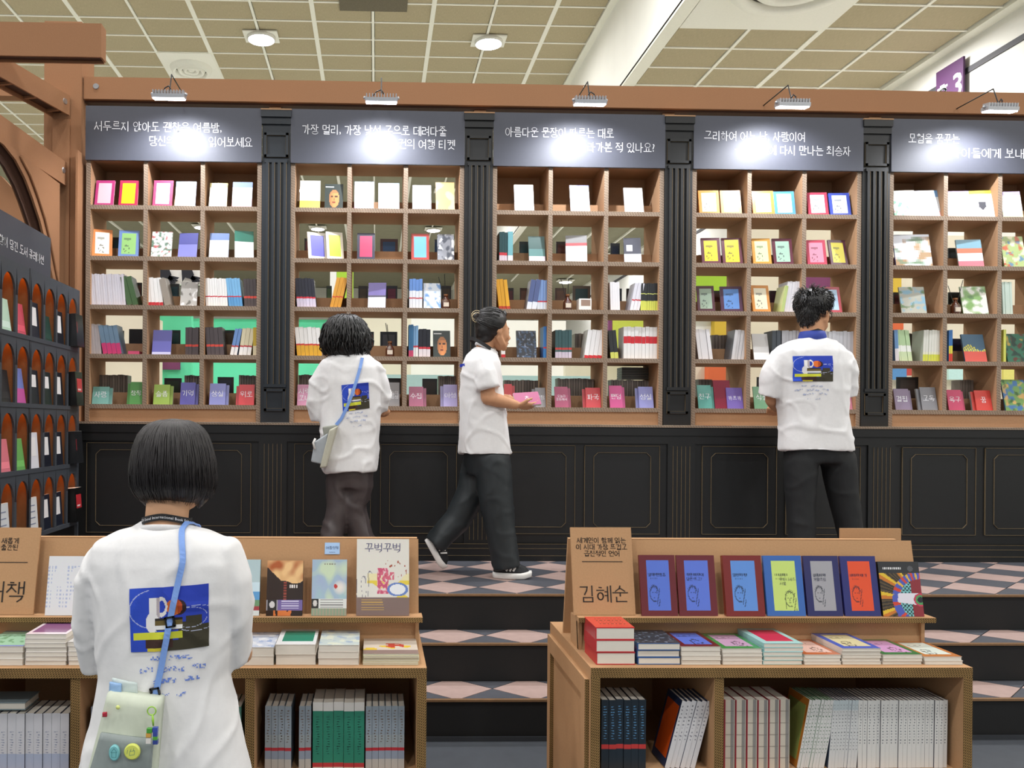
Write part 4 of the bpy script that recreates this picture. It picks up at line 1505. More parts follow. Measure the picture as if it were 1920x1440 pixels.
spines(0, 2, 458, 482, 4, 523, [(0.3, '#544a4a'), (0.38, '#d24b3e'), (1, '#4a4242')], '#463e3e', 'dark brown paperback with red tag', -3)
spines(0, 3, 170, 190, 4, 608, [(1, '#b7b0b2')], '#a39b9e', 'grey-white thin book', -5)
spines(0, 3, 193, 228, 4, 611, [(0.38, '#d0457c'), (1, '#7590a8')], '#667f98', 'slate blue book with magenta foot', -10, -11)
spines(0, 3, 284, 285, 0, 619, [(1, W_)], W_, 'x') if False else None
face(0, 3, 284, 320, 619, split_((0.12, '#c9c8ea'), (1, '#6664b4')), 'indigo book', '#504e9a')
DK = [(0.3, '#564c4e'), (0.38, '#d24b3e'), (1, '#4e4648')]
spines(0, 3, 347, 372, 4, 614, DK, '#463e40', 'dark grey paperback with red tag', 0)
spines(0, 3, 388, 420, 4, 614, DK, '#463e40', 'charcoal paperback with red tag', -5)
spines(0, 3, 431, 444, 2, 617, [(0.3, W_), (0.36, '#c24a50'), (1, '#6f92c8')], '#6486bc', 'blue and white paperback', 11)
spines(0, 3, 447, 470, 3, 616, [(0.3, W_), (0.36, '#c24a50'), (1, '#d9cfae')], '#d2c7a4', 'cream paperback with red line', 8)
spines(0, 3, 474, 481, 1, 614, [(0.34, '#d8cfae'), (1, '#c4a93c')], '#c4a93c', 'mustard paperback', 0)
booklet(0, 172, 203, 725, '#7fb5ab', '사랑', 'pale teal')
booklet(0, 242, 266, 716, '#62a65c', '창작', 'leaf green')
booklet(0, 287, 317, 721, '#9dbb55', '슬픔', 'lime green')
booklet(0, 337, 365, 717, '#6560b0', '기억', 'violet')
booklet(0, 392, 422, 719, '#8c8fcb', '상실', 'periwinkle')
booklet(0, 447, 476, 721, '#cf3f44', '위로', 'red')
# ---------------- bookcase 2
face(1, 0, 561, 600, 338, split_((0.28, '#e8d060'), (1, '#f3f1ee')), 'white book with yellow foot', '#d8cf9a')
face(1, 0, 608, 643, 345, portrait, 'dark green book with an orange-lit face', '#222a26', nx=24, ny=30)
face(1, 0, 664, 701, 340, split_((0.12, '#e9b7dd'), (0.85, '#eef1f8'), (1, '#9cb6e6')), 'white book with pink foot', '#e08ac0')
face(1, 0, 709, 749, 343, split_((0.88, '#eef2f8'), (1, '#7fa6e0')), 'plain white and blue book', '#7fa6e0')
face(1, 0, 773, 809, 347, paint('#e8e8ee', [('#b9bac6', 0.1, 3)], 5, 3), 'greyish white book', '#54506a')
face(1, 0, 817, 853, 341, paint('#eec487', [('#f4dfae', 0.1, 3)], 6, 2), 'sandy orange book', '#cf9a50')
face(1, 1, 578, 616, 436, framed('#e9e2d2', '#5b58c0', False), 'cream-framed violet book', '#ddd6c6', yaw=0.35)
face(1, 1, 613, 646, 435, framed('#ece6d4', '#b3bd2c', False), 'cream-framed olive yellow book', '#ddd6c6', yaw=0.3)
face(1, 1, 669, 703, 437, framed('#25243c', '#c43260', False), 'navy-framed crimson book', '#25243c')
face(1, 1, 771, 805, 438, framed('#b23a30', '#6fb2dc', False), 'red-framed sky blue book', '#b23a30')
face(1, 1, 820, 852, 439, paint('#8d9098', [('#474c58', 0.05, 3), ('#e8e9ec', 0.25, 8)], 8, 4), 'grey photo-cover book', '#41485a')
spines(1, 2, 557, 593, 6, 522, [(0.3, '#d3cbe0'), (0.36, '#cc3340'), (1, '#2b2b36')], '#22222c', 'black paperback with lilac foot', -4, -7)
spines(1, 2, 618, 639, 3, 521, [(0.33, '#d99a38'), (0.37, '#cf4a34'), (1, '#dd9f3c')], '#d09030', 'orange paperback leaning', 13)
face(1, 2, 689, 723, 530, split_((0.42, '#e2e4f0'), (0.5, '#5a5668'), (1, '#7e70b4')), 'purple and white mountain book', '#5b5090', yaw=-0.12)
spines(1, 2, 767, 792, 4, 523, [(0.33, '#e9eef5'), (0.37, '#c8404a'), (0.6, '#e9eef5'), (1, '#6a92d2')], '#5b83c6', 'blue and white paperback', 0)
face(1, 2, 794, 827, 531, paint('#dfe8f2', [('#6f9bd0', 0.12, 3), ('#ffffff', 0.3, 8)], 9, 3), 'snowy blue book', '#7fa4cf')
spines(1, 3, 557, 604, 6, 614, [(0.36, '#e0ab34'), (0.42, '#cf4038'), (1, '#eceae6')], '#e3dfd8', 'white paperback with yellow foot', -4, -7)
spines(1, 3, 766, 775, 2, 609, [(0.2, '#c44a70'), (1, '#3c6e96')], '#346088', 'steel blue book', 0)
spines(1, 3, 775, 784, 2, 611, [(0.3, W_), (0.36, '#c8404a'), (1, '#7ea9cf')], '#6f9ac4', 'light blue book', 0)
spines(1, 3, 785, 807, 3, 617, [(0.28, '#e6dfe4'), (0.36, '#c83a46'), (1, '#22232c')], '#1a1b24', 'black paperback with white foot', 0)
face(1, 3, 812, 845, 620, portrait, 'black book with an orange-lit face', '#1c201e', nx=24, ny=30)
booklet(1, 557, 584, 721, '#c98aa8', '시력\n코너', 'dusty pink')
booklet(1, 724, 749, 717, '#8e8c8d', '예술의\n다음성', 'stone grey', 1)
booklet(1, 767, 794, 725, '#b36a86', '수집', 'mauve')
booklet(1, 833, 859, 721, '#a79fcd', '이성', 'lavender')
# ---------------- bookcase 3
face(2, 0, 965, 1002, 346, lambda u, v: C('#b9bcc0') if (0.2 < u < 0.85 and 0.5 < v < 0.75) else C('#f2f1f2'), 'white book with small grey picture', '#e4e4ea')
face(2, 0, 1070, 1107, 347, split_((0.93, '#dfe4ee'), (1, '#7a86c4')), 'pale grey-blue book', '#c4cad8')
face(2, 0, 1172, 1208, 352, paint('#eeeeec', [('#b7b9ae', 0.3, 4)], 4, 3), 'white book with faint drawing', '#d0d0d0')
spines(2, 1, 936, 951, 3, 435, [(0.2, '#d9cbd9'), (0.3, '#c83a46'), (1, '#26484c')], '#1e3c40', 'dark teal paperback', 0)
spines(2, 1, 952, 962, 1, 434, [(0.2, '#e9e1ea'), (1, '#6fa8b0')], '#5f98a0', 'pale teal paperback', 0)
face(2, 1, 992, 1023, 443, split_((0.22, '#e6dcec'), (0.5, '#4d7f7c'), (1, '#2c5450')), 'dark teal book with white foot', '#264844')
face(2, 1, 1061, 1101, 441, split_((0.6, '#eceaea'), (0.72, '#bb4146'), (1, '#8b8a8a')), 'grey book with red band', '#77706e', yaw=-0.15)
face(2, 1, 1171, 1203, 446, lambda u, v: C('#e6e8ee') if (v < 0.34 or (0.15 < u < 0.5 and 0.45 < v < 0.7)) else C('#4a4c58'), 'dark photo book', '#30313a', yaw=-0.1)
spines(2, 2, 936, 957, 3, 524, [(0.1, '#b8402c'), (1, '#e0a52e')], '#d89a24', 'golden yellow paperback leaning', -7)
spines(2, 2, 987, 1006, 2, 525, [(0.25, '#dfe6f0'), (1, '#54618c')], '#7a7a80', 'blue and grey book leaning', 9)
spines(2, 2, 1007, 1030, 4, 525, [(0.25, '#dbe4ee'), (0.3, '#c8404a'), (1, '#7f9ccc')], '#6f8cbe', 'pale blue paperback', 1)
spines(2, 2, 1145, 1163, 4, 529, [(1, '#eeedf0')], '#e2e1e6', 'plain white paperback', -2)
spines(2, 2, 1181, 1199, 3, 531, [(0.35, '#e9e7ee'), (0.4, '#c8404a'), (1, '#dedde6')], '#b9b9c4', 'white paperback leaning', 11)
spines(2, 2, 1201, 1238, 9, 531, [(0.36, '#d3d95e'), (0.6, '#25272a'), (0.63, '#c9d070'), (1, '#25272a')], '#1c1e20', 'black paperback with yellow-green foot', 2, 0)
spines(2, 3, 940, 948, 1, 620, [(0.12, '#c8323a'), (1, W_)], W_, 'white paperback with red foot', -2)
face(2, 3, 969, 1007, 620, paint('#22262f', [('#3f5573', 0.15, 2), ('#8a94a8', 0.4, 6)], 11, 8), 'navy book with faint pattern', '#20252e')
spines(2, 3, 1019, 1030, 2, 612, [(0.3, '#3f86cc'), (0.35, '#c8404a'), (1, '#3f7dc4')], '#2f6ab0', 'bright blue paperback', 0)
spines(2, 3, 1041, 1072, 5, 619, [(0.22, '#d0c6d8'), (0.3, '#4c6a68'), (0.37, '#c8403a'), (1, '#39585a')], '#2c4648', 'slate teal paperback with red tag', 0)
spines(2, 3, 1095, 1128, 4, 619, [(0.1, '#cf3038'), (1, '#efeeee')], '#dcdad6', 'white paperback with red foot leaning', 9, 7)
spines(2, 3, 1145, 1160, 2, 620, [(0.22, '#d3d96a'), (1, '#2a2c2e')], '#222426', 'black and lime paperback leaning', -6)
spines(2, 3, 1169, 1238, 10, 613, [(0.48, '#ecebe9'), (0.7, '#cf2a34'), (1, '#ecebe9')], '#dcdad6', 'thick white paperback with broad red band', 0)
booklet(2, 946, 961, 720, '#cf4a4e', '철학', 'brick red', 1)
booklet(2, 1007, 1026, 727, '#9a999c', '광황', 'pale grey', 1)
booklet(2, 1041, 1066, 725, '#b25a78', '오늘과\n감동해서', 'raspberry')
booklet(2, 1105, 1133, 727, '#cc4a50', '파국', 'coral red')
booklet(2, 1144, 1168, 723, '#cf5590', '팬덤', 'hot pink')
booklet(2, 1199, 1226, 725, '#8c8dc6', '성실', 'blue-violet')
# ---------------- bookcase 4
OR, RD, DRD = '#d08a34', '#b43a52', '#5b2334'
face(3, 0, 1312, 1350, 357, framed(OR, '#f2efe6'), 'orange-framed white book', OR, yaw=-0.1)
face(3, 0, 1353, 1391, 357, framed(OR, '#e3efd8'), 'orange-framed pale green book', OR, yaw=-0.1)
face(3, 0, 1413, 1453, 358, framed(OR, '#efeef4', False), 'orange-framed lilac-white book', OR, yaw=-0.1)
face(3, 0, 1454, 1492, 359, framed('#4c8fc8', '#f0eee4', False), 'sky blue-framed white book', '#4c8fc8', yaw=-0.1)
face(3, 0, 1517, 1554, 361, framed(RD, '#eef2ef'), 'red-framed white book', RD, yaw=-0.1)
face(3, 0, 1558, 1596, 362, framed('#3c4fae', '#e8eef6'), 'blue-framed white book', '#3c4fae', yaw=-0.1)
face(3, 1, 1317, 1352, 446, framed(DRD, '#e6cf2c'), 'maroon-framed yellow book', DRD, yaw=-0.1)
face(3, 1, 1356, 1393, 446, framed(DRD, '#d0be2a', inset=(0.15, 0.08)), 'maroon-framed mustard book', DRD, yaw=-0.1)
face(3, 1, 1413, 1447, 447, framed('#c8913a', '#cfe0a8'), 'amber-framed pale green book', '#c8913a', yaw=-0.1)
face(3, 1, 1452, 1488, 447, framed(DRD, '#9fc0ae'), 'maroon-framed sage book', DRD, yaw=-0.1)
face(3, 1, 1515, 1551, 450, framed(RD, '#e08aa0'), 'crimson-framed pink book', RD, yaw=-0.1)
face(3, 1, 1558, 1592, 450, framed('#4a2130', '#c8bb34'), 'dark-framed olive yellow book', '#4a2130', yaw=0.05)
face(3, 2, 1309, 1341, 536, framed('#4a1f2c', '#93a692'), 'maroon-framed grey-green book', '#6a2a3c', yaw=-0.1)
face(3, 2, 1353, 1393, 537, framed('#46203a', '#5a86c4'), 'plum-framed blue book', '#46203a', yaw=-0.12)
face(3, 2, 1412, 1446, 535, framed('#c8822a', '#e4dcc0'), 'amber-framed cream book', '#c8822a')
spines(3, 2, 1464, 1470, 1, 536, [(1, '#b4c47c')], '#cdd48a', 'pale green book leaning', 10)
spines(3, 2, 1471, 1499, 6, 528, [(1, '#dfdde2')], '#cfcdd4', 'thin white book leaning', 8, 5)
face(3, 2, 1545, 1580, 538, framed('#a82c3c', '#a8c4dc'), 'scarlet-framed pale blue book', '#a82c3c')
spines(3, 3, 1310, 1337, 4, 618, [(1, '#e6e4e6')], '#9b9ba2', 'white slim book leaning', -6, -9)
spines(3, 3, 1371, 1395, 4, 619, [(1, '#d6d6d8')], '#6f7278', 'grey-white slim book leaning', 9, 6)
face(3, 3, 1414, 1444, 626, split_((0.3, '#f2f1f0'), (1, '#c9c8c6')), 'light grey book', '#b8b7b5')
spines(3, 3, 1448, 1464, 2, 620, [(1, '#3f454c')], '#34393f', 'black book', 0)
spines(3, 3, 1466, 1500, 5, 620, [(1, '#a9a9ae')], '#55575c', 'grey slim book', 0)
spines(3, 3, 1517, 1603, 12, 621, [(1, '#bdbdc2')], '#5f6166', 'light grey slim book', 0)
booklet(3, 1310, 1336, 722, '#5fa398', '친구', 'sea green')
booklet(3, 1370, 1400, 727, '#7c68b8', '카프카', 'purple')
booklet(3, 1415, 1447, 725, '#76a884', '식물', 'sage green', 1)
booklet(3, 1582, 1606, 730, '#dd8fa4', '', 'rose pink', 1)
face(3, 4, 1341, 1373, 713, split_((1, '#861a36')), 'dark crimson book', '#6a1429', th=0.02)
# ---------------- bookcase 5
face(4, 0, 1679, 1718, 357, paint('#d6e6de', [('#5aa07c', 0.15, 2), ('#d67a7a', 0.35, 7)], 21, 5), 'mint picture book', '#3f8a68', yaw=-0.15)
face(4, 0, 1722, 1764, 357, split_((0.2, '#eec4c4'), (0.75, '#e9f0f6'), (1, '#7aa2cc')), 'pale blue picture book', '#c04848', yaw=-0.15)
face(4, 0, 1780, 1821, 358, split_((0.3, '#f0cfc8'), (0.8, '#efe9f0'), (1, '#8c7cc4')), 'lilac and red picture book', '#c0343c', yaw=-0.15)
face(4, 0, 1824, 1866, 357, lambda u, v: C('#2d2e3a') if (math.hypot((u - 0.55) / 0.17, (v - 0.5) / 0.2) < 1 and v < 0.6) else (C('#e6d23a') if v > 0.86 else C('#f2f0ee')), 'white picture book with dark figure', '#e8e4da', yaw=-0.15, nx=20, ny=24)
face(4, 0, 1883, 1918, 359, split_((0.25, '#e9e2a6'), (0.85, '#efeff2'), (1, '#a99bc8')), 'white and cream picture book', '#b0a6c4', yaw=-0.15)
face(4, 1, 1682, 1748, 439, paint('#dfe4ee', [('#a8875f', 0.05, 2), ('#6d8a6a', 0.3, 4)], 23, 3), 'wide picture book of a hillside', '#5c6ac0', yaw=-0.1, nx=20, ny=14)
face(4, 1, 1800, 1844, 449, split_((0.22, '#d66a78'), (0.5, '#e9dfe2'), (0.68, '#c46a4a'), (1, '#6f9cae')), 'orange and blue landscape picture book', '#7a8a90', yaw=-0.15)
face(4, 1, 1885, 1925, 443, paint('#a9bd7a', [('#c2603c', 0.15, 2), ('#5f8aa6', 0.3, 6), ('#e8e6c0', 0.2, 9)], 25, 4), 'leafy orange and green picture book', '#6a7a4a', yaw=-0.1)
face(4, 2, 1692, 1737, 538, paint('#a8a89a', [('#7aa6ba', 0.05, 3), ('#5c7a4c', 0.3, 6)], 26, 4), 'seaside picture book with lime foot', '#8a8a74', yaw=-0.12)
face(4, 2, 1808, 1853, 537, paint('#dfe0d4', [('#7ba45c', 0.0, 3), ('#4f7c42', 0.25, 6)], 27, 3), 'white and green tree picture book', '#6c9a58', yaw=-0.12)
spines(4, 2, 1882, 1900, 4, 529, [(1, '#cfe0d4')], '#a9c4b4', 'white and green thin picture book', -3)
spines(4, 3, 1679, 1686, 2, 619, [(0.4, '#e9e4e6'), (1, '#6a92c0')], '#5a82b4', 'blue thin picture book', -3)
spines(4, 3, 1687, 1712, 6, 619, [(0.3, '#cfe0b4'), (0.5, '#f0f2ea'), (1, '#b4cfa0')], '#7a9a68', 'green and white thin picture book', -6, -9)
spines(4, 3, 1731, 1770, 8, 619, [(0.22, '#cfd44e'), (0.3, '#e2e2c8'), (1, '#dcdcd2')], '#b9c0b0', 'pale thin picture book with yellow foot', 4, 0)
spines(4, 3, 1780, 1787, 2, 619, [(0.25, '#d9402c'), (0.5, '#e6d84a'), (1, '#3f78b8')], '#346aa8', 'blue yellow and red picture book', 0)
face(4, 3, 1810, 1852, 627, lambda u, v: C('#d2564a') if v < 0.38 else (C('#d8cf4c') if (v < 0.52 + 0.1 * math.sin(u * 6) and math.sin(u * 60 + v * 30) > -0.2) else C('#41637c')), 'blue and red tiger picture book', '#2e4a60', nx=24, ny=24)
spines(4, 3, 1882, 1887, 1, 618, [(1, '#d8dc6a')], '#cfd35c', 'yellow thin picture book', 0)
face(4, 3, 1890, 1932, 626, paint('#2f6a52', [('#5e3026', 0.2, 2), ('#1c3a30', 0.2, 6), ('#c8a84a', 0.48, 9)], 29, 4), 'dark green jungle picture book', '#1f4c3a')
booklet(4, 1680, 1708, 729, '#8a7a92', '결핍', 'grey mauve')
booklet(4, 1730, 1759, 726, '#85858a', '고독', 'ash grey')
booklet(4, 1780, 1807, 731, '#c84a6c', '욕구', 'deep rose')
booklet(4, 1834, 1864, 732, '#d2473f', '꿈', 'vermilion')
face(4, 4, 1886, 1930, 712, paint('#7ba45c', [('#4a7ab0', 0.05, 2), ('#d8b06a', 0.25, 6), ('#3f6a3c', 0.3, 8)], 31, 4), 'blue and green meadow picture book', '#41688c')

# pink book lying flat, small picture cube
z = shelf_z(3)
p0, p1 = span(240, 261, 664, CASE_Y + 0.03)
link('flat_book', MB().box(p0, p1, CASE_Y + 0.03, CASE_Y + 0.14, z, z + 0.022, col=C('#d4577e')).mesh('flat_book', PRINT), None, None, None, 'pink book lying flat in the fourth row of the leftmost bookcase', 'book')
z = shelf_z(2)
p0, p1 = span(1086, 1109, 573, CASE_Y + 0.03)
e = thing('photo_box', 'small white box with picture beside the diffuser in the middle bookcase', 'box', ((p0 + p1) / 2, CASE_Y + 0.03, z))
w = (p1 - p0) / 2
boxpart('carton', -w, w, 0, 0.08, 0, 0.078, mat('white_carton', '#e8e6e2', 0.5, 0.02), e)
part('picture', MB().box(-w * 0.7, w * 0.8, -0.001, 0, 0.03, 0.07, col=C('#9a8272')), PRINT, e)


def reed_diffuser(px, py0, py1, reeds, r, label, y=CASE_Y + 0.06):
    z = shelf_z(r)
    p = at_y(px, py0, y)
    h = at_y(px, py1, y).z - z
    t = thing('reed_diffuser', label, 'diffuser', (p.x, y, z), group='reed diffusers on the bookcases')
    R = 0.03
    G = mat('amber_glass', '#4a2414', 0.08, 0.05, coat=0.6)
    prof = [(0.0, R * 0.95), (0.004, R), (h * 0.5, R), (h * 0.66, R * 0.75), (h * 0.74, R * 0.42), (h * 0.9, R * 0.42)]
    part('bottle', MB().loft([(Vector((0, 0, a)), q, q) for a, q in prof], 20), G, t, smooth=True)
    part('cap', MB().loft([(Vector((0, 0, h * 0.9)), R * 0.5, R * 0.5), (Vector((0, 0, h)), R * 0.5, R * 0.5)], 16), mat('copper_cap', '#9a6a48', 0.3, 0.05, metal=0.7), t)
    part('paper_label', MB().box(-R * 0.6, R * 0.6, -R - 0.001, -R * 0.8, h * 0.15, h * 0.42), mat('cream_label', '#cfc4b4', 0.7, 0.02), t)
    for dx, dz in reeds:
        part('reed', MB().tube([(dx * 0.05, 0, h * 0.4), (dx, 0.01, dz)], 0.0022, 6), BLACKP, t)


reed_diffuser(836, 574, 552, [(-0.05, 0.22), (-0.01, 0.24)], 2, 'amber reed diffuser bottle in the second bookcase, third row')
reed_diffuser(731, 666, 640, [(-0.03, 0.23), (-0.02, 0.22)], 3, 'amber reed diffuser bottle in the second bookcase, fourth row')
reed_diffuser(1064, 577, 552, [(-0.045, 0.22), (0.008, 0.22)], 2, 'amber reed diffuser bottle in the middle bookcase')
reed_diffuser(1791, 583, 559, [(-0.045, 0.2), (0.06, 0.24)], 2, 'amber reed diffuser bottle in the rightmost bookcase')

# books standing on the far side of the same shelves: seen only as dark backs behind the rails
fm = MB()
FY = CASE_Y + 0.2


def far_box(r, px0, px1, pytop, col, edge=None, d=0.05):
    z = SHZ[r]
    xa, xb = span(px0, px1, pytop, FY)
    zt_ = at_y((px0 + px1) / 2, pytop, FY).z
    fm.box(xa, xb, FY, FY + 0.012, z, zt_, col=C(edge or '#2d2219'))
    if edge:
        w_ = (xb - xa) * 0.15
        fm.box(xa + w_, xb - w_, FY - 0.001, FY, z, zt_ - 0.02, col=C(col))


for r, a, b_, t_, c, e in ((1, 210, 235, 445, '#254a50', '#231f1d'), (1, 244, 262, 448, '#7a2a26', '#231f1d'), (2, 256, 266, 530, '#5a2a22', '#2a1e18'), (2, 318, 336, 532, '#234650', '#1b2022'), (3, 226, 232, 620, '#20242c', '#15171c'), (3, 242, 267, 617, '#1b1414', '#171210'),
                           (3, 321, 338, 619, '#254a44', '#1c2a28'), (3, 420, 440, 619, '#4a3a24', '#241c14'), (1, 571, 585, 447, '#6a2430', '#1f1a1a'), (1, 713, 746, 448, '#1d3f66', '#4a201c'), (1, 815, 822, 449, '#1d3f66', '#20304a'), (2, 612, 622, 536, '#44602c', '#2c3626'), (2, 672, 690, 536, '#4a3a1c', '#2a221a'),
                           (2, 724, 745, 536, '#6a1438', '#1d1a26'), (2, 828, 846, 536, '#4a3a1c', '#2c241a'), (3, 686, 701, 622, '#7a2a22', '#252026'), (3, 713, 745, 622, '#4a4a50', '#1f1f28'), (1, 974, 991, 453, '#1e3c3c', '#24302e'), (1, 1043, 1062, 453, '#5a3024', '#3a2a20'), (1, 1145, 1162, 456, '#23304a', '#2c3038'),
                           (2, 951, 963, 540, '#5a1a1c', '#2c1c18'), (2, 975, 990, 540, '#6a4a3a', '#4a3224'), (2, 1041, 1062, 540, '#6a4a34', '#5a4030'), (2, 1074, 1107, 536, '#1c3f40', '#5a4a3a'), (2, 1161, 1166, 541, '#20262c', '#20262c'), (2, 1175, 1185, 541, '#2c2622', '#2c2622'), (1, 1310, 1320, 478, '#4a3a2c', '#3a2a20'),
                           (1, 1446, 1462, 478, '#2e3a38', '#2a2a28'), (2, 1443, 1462, 545, '#4a2a3c', '#3c2430'), (2, 1335, 1352, 545, '#5a3226', '#3c2a20'), (1, 1779, 1800, 465, '#27343a', '#232a2c'), (2, 1676, 1690, 548, '#5a1c20', '#3a2a20'), (2, 1779, 1806, 548, '#241f1e', '#1f1a18'), (3, 1782, 1806, 635, '#2a2448', '#241f38')):
    far_box(r, a, b_, t_, c, e)
for r, a, b_, t_, n in ((4, 182, 240, 702, 12), (4, 346, 376, 703, 6), (4, 448, 482, 703, 7), (4, 560, 590, 702, 6), (4, 822, 860, 704, 9), (4, 946, 1010, 712, 12), (4, 1046, 1114, 709, 14), (4, 1146, 1222, 712, 16), (4, 1310, 1336, 711, 4), (4, 1800, 1826, 712, 5), (3, 1078, 1098, 625, 3), (3, 1335, 1372, 627, 6), (3, 1704, 1728, 625, 4)):
    xa, xb = span(a, b_, t_, FY)
    zt_ = at_y((a + b_) / 2, t_, FY).z
    for k in range(n):
        w_ = (xb - xa) / n
        q = 0.7 + 0.6 * RND.random()
        fm.box(xa + k * w_, xa + (k + 0.86) * w_, FY, FY + 0.09, SHZ[r], zt_ - RND.random() * 0.006, col=shade(C('#80756c'), q))
for k in range(5):
    xa, xb = span(1166, 1216, 690 + k * 5, FY)
    z_ = at_y(1190, 711, FY).z
    fm.box(xa, xb, FY, FY + 0.12, z_ + k * 0.017, z_ + k * 0.017 + 0.015, col=shade(C('#4a463c'), 0.9 + 0.1 * (k % 2)))
for a, b_, t_, c in ((308, 340, 709, '#2c3a24'), (408, 438, 707, '#2a2c40'), (710, 752, 709, '#2e2c2a'), (792, 820, 710, '#33281c'), (1682, 1722, 707, '#4a3c34'), (1420, 1432, 707, '#3a3430')):
    far_box(4, a, b_, t_, c, '#2a2420')
link('far_side_books', fm.mesh('far_side_books', PRINT), None, None, None, 'dark backs of books shelved on the far side of the bookcases', 'books', None, 'stuff')
# ================================================================ TWO CARDBOARD BOOK TABLES
TY0, TDEP = 2.63, 0.62
TZ = at_y(1450, 1252, TY0).z
TB = 0.032                                        # top edge thickness
SHELF_T = at_y(1450, 1437.5, TY0 + 0.06).z        # floor of the visible cubbies
LEDGE_Y = 2.80
LZ = at_y(1400, 1158.5, LEDGE_Y).z                # top of display ledge
PANEL_LEAN = math.radians(12)


def table(label, X0, X1, divs, side_frame):
    t = thing('book_table', label, 'table', (0, TY0, 0))
    sd = 0.03
    part('table_top', MB().box(X0, X1, 0, TDEP, TZ - TB, TZ, faces={'-y': (1, None)}), [KRAFT_T, EDGE_TH], t)
    for a in (X0, X1 - sd):
        part('side_panel', MB().box(a, a + sd, 0.0, TDEP, 0, TZ - TB, faces={'-y': (1, None)}), [KRAFT_T, EDGE_TV], t)
    for d in divs:
        part('divider', MB().box(d - 0.015, d + 0.015, 0.004, TDEP - 0.02, SHELF_T, TZ - TB, faces={'-y': (1, None)}), [KRAFT_T, EDGE_TV], t)
        part('divider', MB().box(d - 0.015, d + 0.015, 0.004, TDEP - 0.02, 0.04, SHELF_T - 0.03, faces={'-y': (1, None)}), [KRAFT_T, EDGE_TV], t)
    part('shelf', MB().box(X0 + sd, X1 - sd, 0.003, TDEP - 0.02, SHELF_T - 0.03, SHELF_T, faces={'-y': (1, None)}), [KRAFT_T, EDGE_TH], t)
    part('bottom_board', MB().box(X0 + sd, X1 - sd, 0.003, TDEP - 0.02, 0.01, 0.04, faces={'-y': (1, None)}), [KRAFT_T, EDGE_TH], t)
    boxpart('back_panel', X0 + sd, X1 - sd, TDEP - 0.02, TDEP - 0.005, 0.01, TZ - TB, KRAFT_T, t)
    if side_frame:
        # outer layered board frame on the left flank
        for (ya, yb, za_, zb2) in ((0.02, 0.07, 0.02, TZ - TB - 0.01), (TDEP - 0.07, TDEP - 0.02, 0.02, TZ - TB - 0.01), (0.07, TDEP - 0.07, TZ - TB - 0.07, TZ - TB - 0.01), (0.07, TDEP - 0.07, 0.02, 0.08)):
            part('flank_frame', MB().box(X0 - 0.014, X0, ya, yb, za_, zb2, faces={'-y': (1, None)}), [KRAFT_T, EDGE_TV], t)
    # display rack standing on the top
    yb0 = LEDGE_Y - TY0
    hp = (at_y(1400, 1013.5, 2.91).z - TZ)
    pn = part('display_back', MB().box(X0 + 0.012, X1 - 0.014, 0, 0.013, 0, hp / math.cos(PANEL_LEAN)), KRAFT_T, t, loc=(0, yb0 + 0.045, TZ), rot=(-PANEL_LEAN, 0, 0))
    part('display_back', MB().box(X0 + 0.012, X1 - 0.014, 0, 0.013, 0, hp / math.cos(PANEL_LEAN) - 0.01), KRAFT_T, t, loc=(0, yb0 + 0.045 + 0.23, TZ), rot=(PANEL_LEAN * 0.9, 0, 0))
    part('display_ledge', MB().box(X0 + 0.002, X1 - 0.004, yb0, yb0 + 0.07, LZ - 0.017, LZ, faces={'-y': (1, None)}), [KRAFT_T, EDGE_TH], t)
    for a in (X0 + 0.012, X1 - 0.026):
        boxpart('rack_cheek', a, a + 0.012, yb0 + 0.045, yb0 + 0.16, TZ, LZ - 0.017, KRAFT_T, t)
    return t


RX0, RX1 = at_y(1108, 1255, TY0).x, at_y(1824, 1255, TY0).x
LX0, LX1 = -1.36, at_y(800, 1255, TY0).x
rdiv = at_y(1349, 1350, TY0).x
ldiv = [at_y(140, 1350, TY0).x, at_y(468, 1350, TY0).x]
table('cardboard book table with rack on the right, carrying framed poetry books', RX0, RX1, [rdiv], True)
table('cardboard book table with rack on the left, behind the short-haired person', LX0, LX1, ldiv, False)


# ---- printed cards on the racks
def rack_card(label, px0, px1, pyt, lines, big, y=LEDGE_Y + 0.035, big_size=0.075, big_py=1140):
    a, b_ = at_y(px0, 1158, y), at_y(px1, 1158, y)
    w = b_.x - a.x
    h = (at_y(px0, pyt, y + 0.05).z - LZ) / math.cos(PANEL_LEAN)
    t = thing('rack_card', label, 'sign', ((a.x + b_.x) / 2, y, LZ + 0.001), (-PANEL_LEAN, 0, 0))
    boxpart('card', -w / 2, w / 2, 0, 0.008, 0, h, KRAFT_T, t)
    for k, s in enumerate(lines):
        lettering(s, 0.0215, INK, t, (0, -0.001, h - 0.052 - k * 0.0225), align='CENTER', bold=0.014)
    boxpart('rule_line', -w * 0.33, w * 0.33, -0.001, 0, h - 0.119, h - 0.1165, INK, t)
    lettering(big, big_size, INK, t, (0, -0.001, 0.05), align='CENTER')
    return t


rack_card('tall cardboard card with black Korean lettering on the right rack', 1076, 1192, 990, ['세계인이 함께 읽는', '이 시대 가장 뜨겁고', '급진적인 언어'], '김혜순', big_size=0.062)
rack_card('cardboard card with black Korean lettering at the left edge of the left rack', -50, 62, 990, ['새롭게', '출간된'], '새책')
a, b_ = at_y(1593, 1000, 2.99), at_y(1709, 1000, 2.99)
t = thing('rack_card', 'blank back of a cardboard card rising behind the right rack', 'sign', ((a.x + b_.x) / 2, 3.05, TZ + 0.0), (PANEL_LEAN * 0.0, 0, 0))
w = (b_.x - a.x) / 2
part('card', MB().box(-w, w, 0, 0.008, 0.0, at_y(1650, 991, 3.05).z - TZ), KRAFT_T, t)
